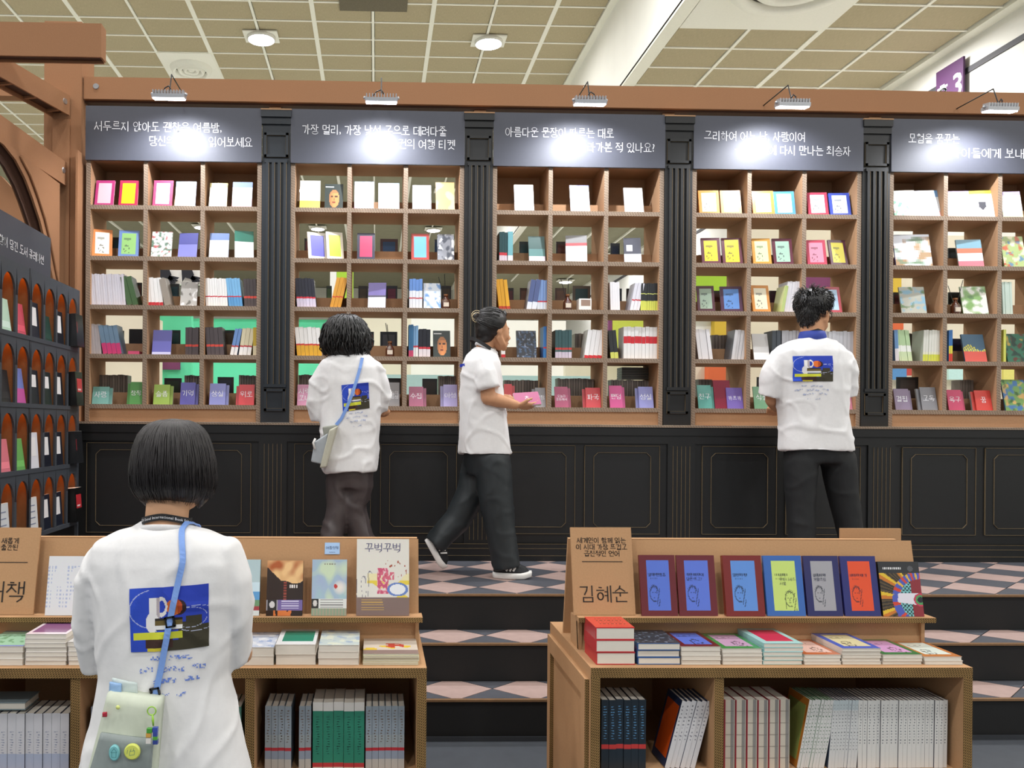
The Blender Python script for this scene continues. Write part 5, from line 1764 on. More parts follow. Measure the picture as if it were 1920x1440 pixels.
# blue note on the left rack
ny = LEDGE_Y + 0.045 + 0.0
c0 = at_y(622, 1031, 2.88)
lean_y = lambda z_: LEDGE_Y + 0.045 + (z_ - TZ) * math.tan(PANEL_LEAN)
t = thing('sticky_note', 'small pale blue handwritten note stuck on the left rack', 'note', (c0.x, lean_y(c0.z) - 0.002, c0.z), (-PANEL_LEAN, 0, 0))
boxpart('paper', -0.026, 0.026, -0.0006, 0.0, -0.02, 0.02, mat('pale_blue_paper', '#a9c9ee', 0.7, 0.02), t)
lettering('여름첫책', 0.012, mat('navy_pen', '#20306a', 0.6, 0.0), t, (0, -0.0014, -0.002), align='CENTER')
lettering('~~~', 0.012, mat('navy_pen'), t, (0, -0.0014, -0.016), align='CENTER')


# ---- face-out books on the racks
def rack_book(px0, px1, pyt, fn, spine, label, th=0.011, nx=36, ny=54, pr=None):
    y = LEDGE_Y + 0.03 - th * 0.6
    a, b_ = at_y(px0, 1157, y), at_y(px1, 1157, y)
    w = (b_.x - a.x) * 0.985
    h = (at_y((px0 + px1) / 2, pyt, y + 0.045).z - LZ) / math.cos(PANEL_LEAN)
    return book('display_book', w, h, th, fn, spine, label, 'face-out books on the table racks', ((a.x + b_.x) / 2, y, LZ + 0.001), (-PANEL_LEAN + 0.01, 0, 0), nx, ny, split=True, pr=pr or PRINT_G), w, h


IS = (0.2, 0.085)
for i, (p0, p1, fr, inn, nm, th) in enumerate([(1203, 1272, '#6a2026', '#5b78d6', 'leftmost maroon-framed blue poetry book on the right rack', 0.010), (1274, 1347, '#6a2028', '#5f7ada', 'second maroon-framed blue poetry book on the right rack', 0.010),
                                               (1362, 1436, '#7a231f', '#6293dc', 'thick maroon-framed light blue poetry book on the right rack', 0.018), (1439, 1512, '#3a69b4', '#cbe27a', 'blue-framed lime green poetry book on the right rack', 0.012),
                                               (1515, 1582, '#2b2c62', '#a5a4a9', 'navy-framed grey poetry book on the right rack', 0.012), (1585, 1653, '#2b2f72', '#e8532a', 'navy-framed orange poetry book on the right rack', 0.012)]):
    e, w, h = rack_book(p0, p1, 1041 + i * 0.4, framed(fr, inn, True, inset=IS, scx=0.38 if i != 3 else 0.62, scy=0.36 if i != 3 else 0.28), fr, nm, th, 56, 80)
    cap = [['날개 환상통'], ['죽은 지구에', '달은 뜨고?'], ['당신의 첫'], ['나의', '우파니샤드,', '서울'], ['슬픔치약', '거울크림'], ['바다의 아가']][i]
    inkm = mat('cover_title_ink', '#2a3350', 0.6, 0.0)
    for k, s in enumerate(cap):
        lettering(s, 0.0125, inkm, child(e, 'cover'), (-w * 0.27 if i != 3 else -w * 0.12, -0.0008, h * (0.655 - 0.07 * k)), extrude=0.0002)


def eye_cover(u, v):
    if v > 0.79:
        if 0.86 < v < 0.89 and 0.1 < u < 0.55 and math.sin(u * 130) > -0.4:
            return C('#e2e2e2')
        if math.hypot((u - 0.78) / 0.07, (v - 0.87) / 0.05) < 1:
            return C('#55565a')
        return C('#2c2d30')
    x, y = u - 0.95, v - 0.3
    r = math.hypot(x * 1.0, y * 1.35)
    th_ = math.atan2(y, x)
    if r < 0.16:
        return C('#c8385a') if r > 0.12 else (C('#4f9a58') if r > 0.07 else C('#20202a'))
    if y < 0.12 and r < 0.55 and y > -0.1 - 0.1 * x:
        return C('#e4e0ea')
    if r < 0.5:
        return C('#7cc3c4') if (math.sin(u * 70) * math.sin(v * 90) > -0.1 and u < 0.75) else (C('#1e3a40') if u < 0.75 else C('#8c2a34'))
    if r < 0.68:
        return C('#d0452f') if math.sin(th_ * 14) > 0.72 else (C('#e2b83c') if (math.sin(th_ * 14) < -0.8 and y > 0.1) else C('#4c5cb8'))
    ray_ = math.sin(th_ * 17)
    if y < -0.12 and u > 0.35:
        return C('#6d50a0') if math.sin(u * 40) > 0 else C('#523c80')
    if ray_ > 0.35:
        return C('#e3bd33') if math.sin(th_ * 34) > 0 else C('#c9772a')
    return C('#5b4a30') if math.sin(th_ * 90) > 0 else C('#2c2620')


rack_book(1656, 1734, 1053, eye_cover, '#18181a', 'dark book with a colourful eye drawing at the right rack end', 0.02, 56, 76)

# left rack
e, w, h = rack_book(83, 168, 1043, lambda u, v: C('#b9c2dc') if (0.1 < v < 0.85 and math.sin(u * 85) > 0.1 and math.sin(v * 95) > -0.2 and noise.noise(Vector((u * 5, v * 2.5, 3))) > 0.02) else C('#e6e7ea'), '#d9dade', 'white book with columns of pale blue dots on the left rack', 0.012, 48, 60)
e, w, h = rack_book(418, 486, 1049, lambda u, v: (C('#a63f48') if v < 0.17 and v > 0.1 else (C('#dfe9ea') if v < 0.1 else (C('#6f9a72') if v < 0.28 else (C('#5f9fd4') if v < 0.42 else (C('#cfe6f0') if v < 0.6 else C('#b6cdd2')))))), '#1f2a30', 'pale blue and green seaside book beside the short-haired person', 0.014)


def chimney(u, v):
    if v < 0.1:
        return C('#d97a3c') if (0.2 < u < 0.7 and noise.noise(Vector((u * 9, v * 9, 1))) > -0.15) else C('#241712')
    if v < 0.285:
        if u < 0.32:
            x, y = (u - 0.16) / 0.1, (v - 0.2) / 0.075
            if x * x + y * y < 0.6:
                return C('#d9d6d6')
            return C('#2a2a2e') if abs(x) < 1.25 else C('#9a98a0')
        if math.sin(v * 150) > 0.55 and 0.42 < u < 0.9:
            return C('#cfc8e4')
        return C('#7464a0')
    if 0.46 < u < 0.55 and v < 0.62:
        return C('#9a4438') if math.sin(v * 130) > 0 else C('#4a2622')
    n_ = noise.noise(Vector((u * 3.2, v * 3.2, 4))) * 0.16
    if v > 0.6 + n_ and v > 0.62 + abs(u - 0.5) * 0.35 - (u - 0.3) * 0.28:
        q = noise.noise(Vector((u * 5, v * 5, 9)))
        return mixc(C('#f0c48a'), C('#b05a2c'), max(0, min(1, 0.3 + q * 1.1 + (v - 0.85) * 1.6)))
    if 0.5 < v < 0.56 and 0.62 < u < 0.88 and math.sin(u * 100) > -0.3:
        return C('#e8e0dc')
    return C('#2a1c18')


rack_book(498, 567, 1051, chimney, '#2c1c18', 'black book with burning chimney and purple band on the left rack', 0.016, 60, 84)


def pastel(u, v):
    if v < 0.13:
        return mixc(C('#a9a08c'), C('#8aa48a'), 0.5 + 0.5 * math.sin(u * 70))
    if v < 0.3:
        if u < 0.2:
            x, y = (u - 0.1) / 0.07, (v - 0.22) / 0.07
            return C('#d9d4d0') if x * x + y * y < 0.7 else C('#33302e')
        return C('#8a8888') if (math.sin(v * 140) > 0.5 and 0.25 < u < 0.9) else C('#e2e2de')
    c = mixc(C('#a9c4cf'), C('#a7b6d4'), 0.5 + noise.noise(Vector((u * 4, v * 4, 2))))
    q = noise.noise(Vector((u * 3, v * 3, 7)))
    if q > 0.1:
        c = mixc(c, C('#cfe0c0'), min(1, q * 2))
    d = math.hypot((u - 0.8) / 0.2, (v - 0.5) / 0.14)
    if d < 1:
        c = mixc(C('#efe6dc'), c, d * d)
    if math.hypot((u - 0.68) / 0.05, (v - 0.52) / 0.04) < 1:
        c = C('#c4403c')
    if 0.9 < v < 0.93 and 0.34 < u < 0.68 and math.sin(u * 90) > -0.2:
        c = C('#8f8a7c')
    return c


rack_book(583, 650, 1049, pastel, '#a82c34', 'pastel painted book with white band on the left rack', 0.014, 60, 84)


def picture(u, v):
    if v < 0.235:
        if u < 0.62 and 0.1 < u and v > 0.06 and math.sin(v * 190) > 0.45 and u < 0.25 + 0.3 * (1 - v):
            return C('#c4a05e')
        return C('#85706a')
    c = C('#e6e2d8')
    if v < 0.55 and noise.noise(Vector((u * 3, v * 5, 2))) > 0.02 and u > 0.2:
        c = C('#ecd24e') if v < 0.45 else C('#efe4b4')
    n_ = noise.noise(Vector((u * 22, v * 22, 5)))
    if abs(u - 0.5) < 0.11 and 0.28 < v < 0.62 and n_ > -0.3:
        c = C('#cf5a78') if n_ > 0 else C('#e9a8b4')
    if 0.45 < u < 0.72 and 0.46 < v < 0.56 and n_ > -0.2:
        c = C('#d86a80')
    d = math.hypot((u - 0.78) / 0.2, (v - 0.34) / 0.09)
    if d < 1:
        c = C('#6a86c8') if d > 0.75 else C('#eef0f4')
    if u < 0.3 and v < 0.62 and abs(noise.noise(Vector((u * 9, v * 4, 8)))) < 0.03:
        c = C('#7a7884')
    if 0.55 < u < 0.95 and 0.5 < v < 0.72 and noise.noise(Vector((u * 26, v * 24, 3))) > 0.35:
        c = C('#a8503a')
    return c


e, w, h = rack_book(667, 768, 1012, picture, '#d8d2c6', 'large white picture book with pink figure titled in Korean on the left rack', 0.012, 84, 110, PRINT)
lettering('꾸벅꾸벅', 0.034, mat('violet_title', '#4d4a78', 0.6, 0.0), child(e, 'cover'), (0, -0.0008, h * 0.84), align='CENTER', extrude=0.0002)


# ---- stacks of books lying on the tables
def lying(px0, px1, py_b, n, t, fn, spine, name, grp, y=2.66, depth=0.2, page='#', over=0.0, nx=24, ny=30, jitter=0.004, yaw=0.0, thick_cover=0.0012):
    a, b_ = at_y(px0, py_b, y), at_y(px1, py_b, y)
    w = b_.x - a.x
    xc = (a.x + b_.x) / 2
    for k in range(n):
        top = k == n - 1
        j = RND.uniform(-jitter, jitter) * 0.5
        lab = (f'{name}, topmost of its stack on the {grp}' if top else f'{name}, {NTH[n - 1 - k]} from the top of its stack on the {grp}')
        book('stacked_book', w * 0.985, depth, t, fn if top else (lambda u, v: C(spine)), spine, lab, f'{name} stack', (xc + j, y + RND.uniform(0, jitter), TZ + 0.0006 + (k + 1) * t), (-math.pi / 2, 0, yaw + RND.uniform(-0.006, 0.006)),
             nx if top else 1, ny if top else 1, split=True, pr=PRINT_G if top else PRINT, cover_t=thick_cover)


RT, LT = 'right table', 'left table'
zpx = lambda py: at_y(1400, py, 2.66).z
lying(1117, 1191, 1246, 3, (zpx(1177) - TZ) / 3, lambda u, v: C('#7c1a1c') if (0.15 < u < 0.9 and 0.25 < v < 0.8 and math.sin(v * 42) > 0.4 and math.sin(u * 60) > -0.3) else C('#d23a35'), '#c23036', 'thick red hardback', RT, depth=0.15, thick_cover=0.003)
lying(1195, 1276, 1246, 3, (zpx(1206) - TZ) / 3, paint('#3a3f49', [('#7c8494', 0.28, 3)], 41, 12), '#2f5a96', 'dark slate hardback', RT, depth=0.17, thick_cover=0.0025, nx=36, ny=36)
fin = (0.17, 0.12)
lying(1278, 1353, 1246, 4, (zpx(1212.5) - TZ) / 4, framed('#6a1f2a', '#5f78d8', True, inset=fin, scx=0.55), '#d8d2c8', 'maroon-framed blue paperback', RT)
lying(1355, 1431, 1246, 4, (zpx(1216.5) - TZ) / 4, framed('#3c8c48', '#cba3c4', True, inset=fin, scx=0.6), '#d8d2c8', 'green-framed lilac paperback', RT)
lying(1432, 1507, 1246, 5, (zpx(1207) - TZ) / 5, framed('#a9d9d8', '#cf3558', False, inset=fin), '#a0cfd0', 'aqua-framed crimson paperback', RT)
lying(1508, 1578, 1246, 3, (zpx(1228) - TZ) / 3, framed('#c26a42', '#ecc4b8', True, inset=fin, scx=0.6), '#d8d2c8', 'rust-framed pale pink paperback', RT)
lying(1580, 1654, 1246, 5, (zpx(1216) - TZ) / 5, framed('#4864c4', '#e6dcae', True, inset=fin), '#d8d2c8', 'blue-framed cream paperback', RT)
lying(1656, 1731, 1246, 3, (zpx(1228) - TZ) / 3, framed('#2f7a48', '#d9a4d6', True, inset=fin, scx=0.6), '#d8d2c8', 'green-framed orchid paperback', RT)
lying(1734, 1806, 1246, 2, (zpx(1232) - TZ) / 2, framed('#c47a3c', '#e2ece2', True, inset=fin), '#d8d2c8', 'orange-framed pale mint paperback', RT)
lying(-42, 43, 1250, 3, (zpx(1212) - TZ) / 3, lambda u, v: C('#7fae86') if (0.2 < v < 0.8 and noise.noise(Vector((u * 9, v * 12, 2))) > 0.2) else (C('#a9d4b4') if 0.08 < v < 0.92 else C('#8a92d0')), '#ded9d2', 'pale green paperback', LT)
lying(46, 124, 1250, 7, (zpx(1190) - TZ) / 7, framed('#ead9e2', '#8a5a86', False, inset=(0.1, 0.12)), '#ded9d4', 'white-framed purple paperback', LT, depth=0.17)
lying(127, 190, 1250, 5, (zpx(1204) - TZ) / 5, lambda u, v: C('#e4e2e0'), '#ded9d4', 'plain white paperback', LT)
lying(438, 513, 1250, 2, (zpx(1214) - TZ) / 2, paint('#cfd8ea', [('#9fb4da', 0.2, 2), ('#f0f2f6', 0.1, 6)], 44, 5), '#d9d2c8', 'pale blue thick paperback', LT)
lying(516, 592, 1251, 2, (zpx(1209) - TZ) / 2, lambda u, v: C('#2f8a72') if (0.13 < u < 0.9 and 0.2 < v < 0.86) else C('#e9eaec'), '#d9d0c4', 'thick teal-panelled paperback', LT)
lying(596, 673, 1248, 3, (zpx(1210) - TZ) / 3, paint('#c9d6d6', [('#e0e6d4', 0.1, 2), ('#a9bcd0', 0.2, 6)], 45, 4), '#d9d0c6', 'pastel painted paperback', LT)
lying(680, 786, 1249, 6, (zpx(1226.5) - TZ) / 6, lambda u, v: C('#93807c') if v < 0.24 else (C('#c8463c') if (0.4 < u < 0.75 and 0.38 < v < 0.62 and noise.noise(Vector((u * 7, v * 7, 1))) > -0.1) else (C('#e6c64a') if (v < 0.5 and noise.noise(Vector((u * 4, v * 4, 4))) > 0.1) else C('#ddd2c4'))), '#cfcaa8', 'cream picture book', LT, depth=0.2)


# ---- spine-out books in the cubbies under the tables
def cubby(px0, px1, n, pyt, bands, cover, label, lean0=0.0, lean1=None, y=TY0 + 0.045, d=0.13, mark=None, var=None, lean_side_art=None):
    a, b_ = at_y(px0, 1437, y), at_y(px1, 1437, y)
    z = SHELF_T + 0.0006
    h = at_y((px0 + px1) / 2, pyt, y).z - z
    pitch = (b_.x - a.x) / n
    t = pitch * 0.95
    lean1 = lean0 if lean1 is None else lean1
    lean0 = lean1 = (lean0 + lean1) / 2
    t = pitch * 0.96 * math.cos(math.radians(lean0))
    out = []
    for k in range(n):
        ang = math.radians(lean0 + (lean1 - lean0) * k / max(1, n - 1))
        e = thing('table_book', f'{label}, {nth(k, n)}', 'book', (a.x + (k + 0.5) * pitch, y + RND.uniform(-0.001, 0.003), z + abs(math.sin(ang)) * t / 2), (0, ang, 0), label)
        hh = h / max(0.9, math.cos(ang)) * (1 + 0.004 * math.sin(k * 3.7))
        key = ('cub', round(t, 4), round(hh, 3), cover, tuple(bands))
        if key not in _SP:
            m = MB()
            c = C(cover)
            v0 = 0
            cv = min(0.0014, t * 0.12)
            for v1, hx in bands:
                m.quad([(-t / 2, 0, hh * v0), (t / 2, 0, hh * v0), (t / 2, 0, hh * v1), (-t / 2, 0, hh * v1)], 0, C(hx))
                v0 = v1
            m.box(-t / 2, -t / 2 + cv, 0.0001, d, 0, hh, 0, c)
            m.box(t / 2 - cv, t / 2, 0.0001, d, 0, hh, 0, c)
            _SP[key] = (m.mesh('cover', PRINT), MB().box(-t / 2 + cv, t / 2 - cv, 0.001, d - 0.002, 0.001, hh - 0.0015).mesh('pages', PAGES))
        link('cover', _SP[key][0], e)
        link('pages', _SP[key][1], e)
        if mark:
            ink, v0, v1, cnt, hw = mark
            mk = ('mk', round(t, 4), round(hh, 3), mark)
            if mk not in _SP:
                m = MB()
                rr = random.Random(int(v0 * 1000) + cnt)
                for q in range(cnt):
                    zc = hh * (v1 - (v1 - v0) * (q + 0.5) / cnt)
                    s = hh * (v1 - v0) / cnt * 0.34
                    for _ in range(2):
                        x_ = rr.uniform(-hw, hw) * t
                        m.box(x_ - t * hw * 0.7, x_ + t * hw * 0.7, -0.0004, 0.0001, zc - s * rr.uniform(0.1, 0.3) + s * rr.uniform(-0.6, 0.4), zc + s * 0.35, col=C(ink))
                _SP[mk] = m.mesh('spine_title', PRINT)
            link('spine_title', _SP[mk], e)
        out.append((e, t, hh))
    return out


cubby(1127, 1211, 6, 1312, [(0.29, '#1d2a35'), (0.355, '#c23a38'), (1, '#1d2a35')], '#16202a', 'navy paperback with red tag in the right table cubby', mark=('#5d93c0', 0.42, 0.92, 13, 0.16))
g = cubby(1246, 1303, 6, 1316, [(1, '#d9d8da')], '#23304e', 'slim white book leaning in the right table left cubby', 15, 14, mark=('#8c8c94', 0.4, 0.95, 10, 0.15))
e, t, hh = g[0]
part('side_cover', MB().box(-t / 2 - 0.0008, -t / 2, 0.012, 0.115, hh * 0.12, hh * 0.9, col=C('#c24a12')), PRINT, e)
g = cubby(1357, 1481, 6, 1312, [(1, '#cfc6b6')], '#8a2430', 'cream and grey striped spine with red joint in the right table cubby', d=0.14)
for e, t, hh in g:
    part('spine_stripe', MB().box(t * 0.12, t * 0.42, -0.0006, 0.0002, 0, hh, col=C('#8d8a86')), PRINT, e)
    part('spine_stripe', MB().box(-t * 0.5, -t * 0.38, -0.0006, 0.0002, 0, hh, col=C('#96303a')), PRINT, e)
    m = MB()
    for q in range(5):
        m.box(-t * 0.4, t * 0.42, -0.0008, 0.0002, hh * (0.15 + q * 0.17), hh * (0.155 + q * 0.17), col=C('#7a6f66'))
    part('stitch_line', m, PRINT, e)
    e['group'] = 'striped spines in the right table cubby'
g = cubby(1494, 1545, 9, 1313, [(1, '#dad9d6')], '#5f8a68', 'slim white and green book leaning in the right table cubby', 12, 9, mark=('#6f8a72', 0.2, 0.95, 14, 0.16))
e, t, hh = g[0]
part('side_cover', MB().box(-t / 2 - 0.0012, -t / 2 - 0.0004, 0.0, 0.13, 0, hh, col=C('#b4742c')), PRINT, e)
part('side_cover', MB().box(-t / 2 - 0.0020, -t / 2 - 0.0012, 0.012, 0.12, hh * 0.1, hh * 0.9, col=C('#8a9a50')), PRINT, e)
cubby(1552, 1606, 9, 1313, [(0.85, '#d6d7d6'), (1, '#c2cdd0')], '#4c566e', 'slim pale book tilted slightly in the right table cubby', 5, 4, mark=('#84888a', 0.25, 0.95, 14, 0.14))
cubby(1608, 1776, 20, 1313, [(1, '#dddcd8')], '#4f505c', 'slim upright white book in the right table cubby', 1, 0, mark=('#7c8084', 0.35, 0.95, 14, 0.14))
GB = [(0.17, '#b9b4ae'), (0.30, '#8f98a8'), (0.35, '#b43038'), (0.55, '#98a0a4'), (1, '#8f9aa4')]
cubby(496, 546, 4, 1324, GB, '#5f6c78', 'grey-blue paperback at left of the left table cubby', mark=('#6b5a4c', 0.42, 0.95, 12, 0.16))
cubby(560, 583, 2, 1324, GB, '#5f6c78', 'grey-blue paperback left of the teal books', mark=('#6b5a4c', 0.42, 0.95, 12, 0.16))
cubby(585.5, 683, 5, 1317, [(0.04, '#dcd9d4'), (0.105, '#b83438'), (0.87, '#2c8168'), (1, '#dcd9d4')], '#cfccc6', 'teal paperback with white top in the left table cubby', mark=('#123c34', 0.22, 0.8, 16, 0.12), d=0.14)
cubby(685, 758, 6, 1324, GB, '#5f6c78', 'grey-blue paperback right of the teal books', mark=('#6b5a4c', 0.42, 0.95, 12, 0.16))
g = cubby(-20, 129, 9, 1338, [(0.3, '#a9b4cc'), (1, '#cfcfd4')], '#3f4658', 'white and blue hardback at the left end of the left table', mark=('#8f96aa', 0.3, 0.7, 9, 0.14))
cubby(170, 196, 3, 1325, [(1, '#8c93a4')], '#4c5464', 'blue-grey book behind the short-haired person', 0)
cubby(430, 452, 2, 1325, [(0.2, '#c8c4be'), (1, '#4f8a7c')], '#3c6a60', 'green-grey book right of the short-haired person', 0)
# one more book lying on the tops of the leftmost row
y = TY0 + 0.06
xa_, xb_ = span(-30, 48, 1310, y)
zz = at_y(20, 1337, TY0 + 0.045).z + 0.002
e = thing('flat_book', 'grey book lying flat on the row at the left end of the left table', 'book', ((xa_ + xb_) / 2, y, zz + 0.002))
w = (xb_ - xa_) / 2
boxpart('cover', -w, w, 0, 0.11, 0, 0.003, mat('grey_green_cover', '#7f8f94', 0.5, 0.03), e)
boxpart('cover', -w, w, 0, 0.11, 0.022, 0.025, mat('grey_green_cover'), e)
boxpart('pages', -w + 0.003, w - 0.003, 0.003, 0.11, 0.003, 0.022, PAGES, e)
# ================================================================ PEOPLE
SKIN = mat('skin', '#c79470', 0.55, 0.05, 30, spec=0.3)
SKIN_L = mat('skin_light', '#d0a07c', 0.55, 0.05, 30, spec=0.3)
HAIR = mat('black_hair', '#0e0b0a', 0.42, 0.15, 60, stretch=(8, 8, 0.6), spec=0.6)
HAIR_B = mat('soft_black_hair', '#140d0e', 0.5, 0.2, 60, stretch=(10, 10, 0.5), spec=0.6)
COTTON = mat('white_cotton', '#e4e3e3', 0.9, 0.02, 60, 0.05, sheen=0.1)
COTTON2 = mat('white_cotton_rib', '#dcdbdb', 0.9, 0.03, 200, 0.05)
TROUS_BR = mat('dark_brown_nylon', '#4a4242', 0.45, 0.08, 25)
TROUS_BK = mat('black_cloth', '#17191b', 0.7, 0.12, 40)
TROUS_GR = mat('black_satin_trousers', '#22282b', 0.5, 0.1, 30)
BLUE_STRAP = mat('cornflower_webbing', '#7b9fe0', 0.6, 0.04, 200)
SOLE = mat('white_rubber', '#e6e4e0', 0.6, 0.03)
SHOE = mat('black_mesh_shoe', '#1b1d20', 0.75, 0.15, 120, 0.1)
LANY = mat('black_lanyard', '#1a1a1c', 0.6, 0.05)


def fuse(mb, voxel, smooth=3, name='fused', fold=None):
    """one continuous surface from overlapping closed pieces"""
    me = mb.mesh(name + '_raw', SKIN, fix=True)
    o = bpy.data.objects.new('fuse_tmp', me)
    TMP.collection.objects.link(o)
    r = o.modifiers.new('r', 'REMESH')
    r.mode = 'VOXEL'
    r.voxel_size = voxel
    if smooth:
        s = o.modifiers.new('s', 'SMOOTH')
        s.factor = 0.5
        s.iterations = smooth
    TMP.view_layers[0].update()
    out = bpy.data.meshes.new_from_object(o.evaluated_get(TMP.view_layers[0].depsgraph))
    bpy.data.objects.remove(o)
    bpy.data.meshes.remove(me)
    out.name = name
    if fold:
        out.update()
        nv = [v.normal.copy() for v in out.vertices]
        for v, n in zip(out.vertices, nv):
            v.co += n * fold(v.co)
    return out


def setm(me, m):
    me.materials.clear()
    me.materials.append(m)
    me.polygons.foreach_set('use_smooth', [True] * len(me.polygons))
    me.update()
    return me


def folds(amp, seed, sx=5.0, sz=2.2, fine=0.12):
    """soft hanging folds plus a few sharper diagonal creases"""
    def fn(c):
        a = noise.noise(Vector((c.x * sx + seed, c.y * sx, c.z * sz + c.x * 3)))
        e = noise.noise(Vector((c.x * 4.5 + c.z * 5 + seed, c.y * 4, c.z * 4 - c.x * 4)))
        e2 = noise.noise(Vector((c.x * 5 - c.z * 4 + seed * 2, c.y * 4 + 9, c.z * 5 + c.x * 4)))
        b = noise.noise(Vector((c.x * 2 + seed, c.y * 2, c.z * 2 + 4)))
        cr = max(0, 1 - abs(e) * 7) * max(0, 0.5 + b) + 0.8 * max(0, 1 - abs(e2) * 7) * max(0, 0.5 - b)
        d = noise.noise(Vector((c.x * 20, c.y * 20 + seed, c.z * 12)))
        return amp * (0.9 * a + fine * d + 0.55 * cr - 0.2)
    return fn


class Fig:
    """lays a figure out from image pixels at one depth"""

    def __init__(self, y):
        self.y = y
        self.s = F_PX / y

    def p(self, px, py, dy=0.0):
        v = at_y(px, py, self.y)
        return Vector((v.x, v.y + dy, v.z))

    def loft(self, mb, rows, n=28, power=2.3, dy=0.0):
        rings = []
        for r in rows:
            py, xl, xr, rd = r[:4]
            o = r[4] if len(r) > 4 else 0.0
            c = self.p((xl + xr) / 2, py, dy + o)
            rings.append((c, (xr - xl) / 2 / self.s, rd))
        mb.loft(rings, n, power=power)

    def limb(self, mb, pts, n=16, tip=True):
        """pts: (px, py, dy, radius in px, [depth radius m])"""
        mb.tube([self.p(a[0], a[1], a[2]) for a in pts], [(a[3] / self.s, (a[4] if len(a) > 4 else a[3] / self.s)) for a in pts], n)
        for a in ((pts[0], pts[-1]) if tip else (pts[0],)):
            r = a[3] / self.s
            mb.ball(self.p(a[0], a[1], a[2]), (r, a[4] if len(a) > 4 else r, r), 14)


def hand(mb, wrist, direction, palm_n, s=1.0, curl=0.5, thumb_side=1):
    """palm and five bent fingers; direction = pointing axis, palm_n = palm normal"""
    d = Vector(direction).normalized()
    n = (Vector(palm_n) - d * d.dot(Vector(palm_n))).normalized()
    a = d.cross(n) * thumb_side
    w = Vector(wrist)
    L = 0.085 * s
    for k in range(4):
        o = a * ((1.5 - k) * 0.019 * s)
        mb.tube([w, w + d * L * 0.5 + o * 0.7, w + d * L + o], [0.017 * s, 0.016 * s, 0.0125 * s], 10)
        base = w + d * L + o
        fl = [0.068, 0.076, 0.071, 0.055][k] * s
        pts = [base]
        ang = 0.15
        for q in range(3):
            ang += curl * (0.6 if q else 0.45)
            pts.append(pts[-1] + (d * math.cos(ang) + n * math.sin(ang)) * fl * (0.44, 0.32, 0.24)[q])
        mb.tube([base - d * 0.01] + pts[1:], [0.0105 * s, 0.0095 * s, 0.0088 * s, 0.0075 * s], 8)
        mb.ball(pts[-1], 0.0076 * s, 8)
        for q in pts[:-1]:
            mb.ball(q, 0.0105 * s, 8)
    tb = w + d * L * 0.3 + a * 0.026 * s
    t1 = tb + (d * 0.6 + a * 0.75 + n * 0.25).normalized() * 0.038 * s
    t2 = t1 + (d * 0.9 + a * 0.25 + n * 0.35).normalized() * 0.032 * s
    mb.tube([w + d * 0.01, tb, t1, t2], [0.016 * s, 0.0145 * s, 0.0115 * s, 0.009 * s], 8)
    mb.ball(t2, 0.009 * s, 8)


def drape(grid, nx, ny, fn, bvh, name, parent, m=None, off=0.0025, direction=Vector((0, 1, 0))):
    """grid: function (u,v)->world point; prints colours on the cloth beneath"""
    mb = MB()
    pts = {}
    for i in range(nx + 1):
        for j in range(ny + 1):
            w = grid(i / nx, j / ny)
            hit = bvh.ray_cast(w - direction * 0.6, direction)
            q = hit[0] if hit[0] is not None else w
            pts[(i, j)] = q - direction * off
    for i in range(nx):
        for j in range(ny):
            c = fn((i + 0.5) / nx, (j + 0.5) / ny)
            if c is None:
                continue
            mb.quad([pts[(i, j)], pts[(i + 1, j)], pts[(i + 1, j + 1)], pts[(i, j + 1)]], 0, c)
    return part(name, mb, m or PRINT_F, parent, smooth=True)


def tee_art(u, v):
    w = 1 - v
    BL = C('#2740b4')
    c = mixc(BL, C('#2a55cf'), max(0, 0.6 - u))
    if (u > 0.62 and w > 0.56) or (u > 0.72 and w > 0.48) or (0.35 < u and w > 0.84):
        c = C('#3a3626') if u < 0.92 or w > 0.62 else c
    for (cx_, cy_, rx_, ry_) in ((0.3, 0.34, 0.3, 0.3), (0.78, 0.5, 0.2, 0.16), (0.85, 0.52, 0.3, 0.2)):
        d = math.hypot((u - cx_) / rx_, (w - cy_) / ry_)
        if abs(d - 1) < 0.022 and (u < 0.25 or u > 0.66):
            c = mixc(c, C('#c7cfee'), 0.7)
    if math.hypot((u - 0.63), (w - 0.33) * 0.83) < 0.1 and u > 0.6:
        c = C('#2c1a1c')
    if math.hypot((u - 0.575), (w - 0.32) * 0.83) < 0.105:
        c = C('#e2712c') if u < 0.61 else C('#b84a20')
    d = math.hypot((u - 0.41) / 0.075, (w - 0.31) / 0.16)
    if 0.6 < d < 1.0 and u > 0.37:
        c = C('#e8e4e0')
    if 0.25 < u < 0.385 and 0.16 < w < 0.52:
        c = C('#efedeb') if u < 0.34 else C('#b9aeb2')
    if math.hypot((u - 0.29) / 0.085, (w - 0.55) / 0.16) < 1:
        c = C('#eceaea')
    if 0.32 < u < 0.68 and 0.49 < w < 0.6:
        c = C('#6a5a30') if w > 0.52 else C('#241c14')
    if 0.33 < u < 0.68 and 0.6 < w < 0.68:
        c = C('#e6e6e6') if w < 0.66 else C('#20202a')
    if 0.04 < u < 0.68 and 0.7 < w < 0.815:
        c = C('#d5d83c')
    if 0.2 < u < 0.55 and 0.815 <= w < 0.95:
        c = C('#3f2620')
    if 0.22 < u < 0.47 and w >= 0.95:
        c = C('#d3c23a')
    return c


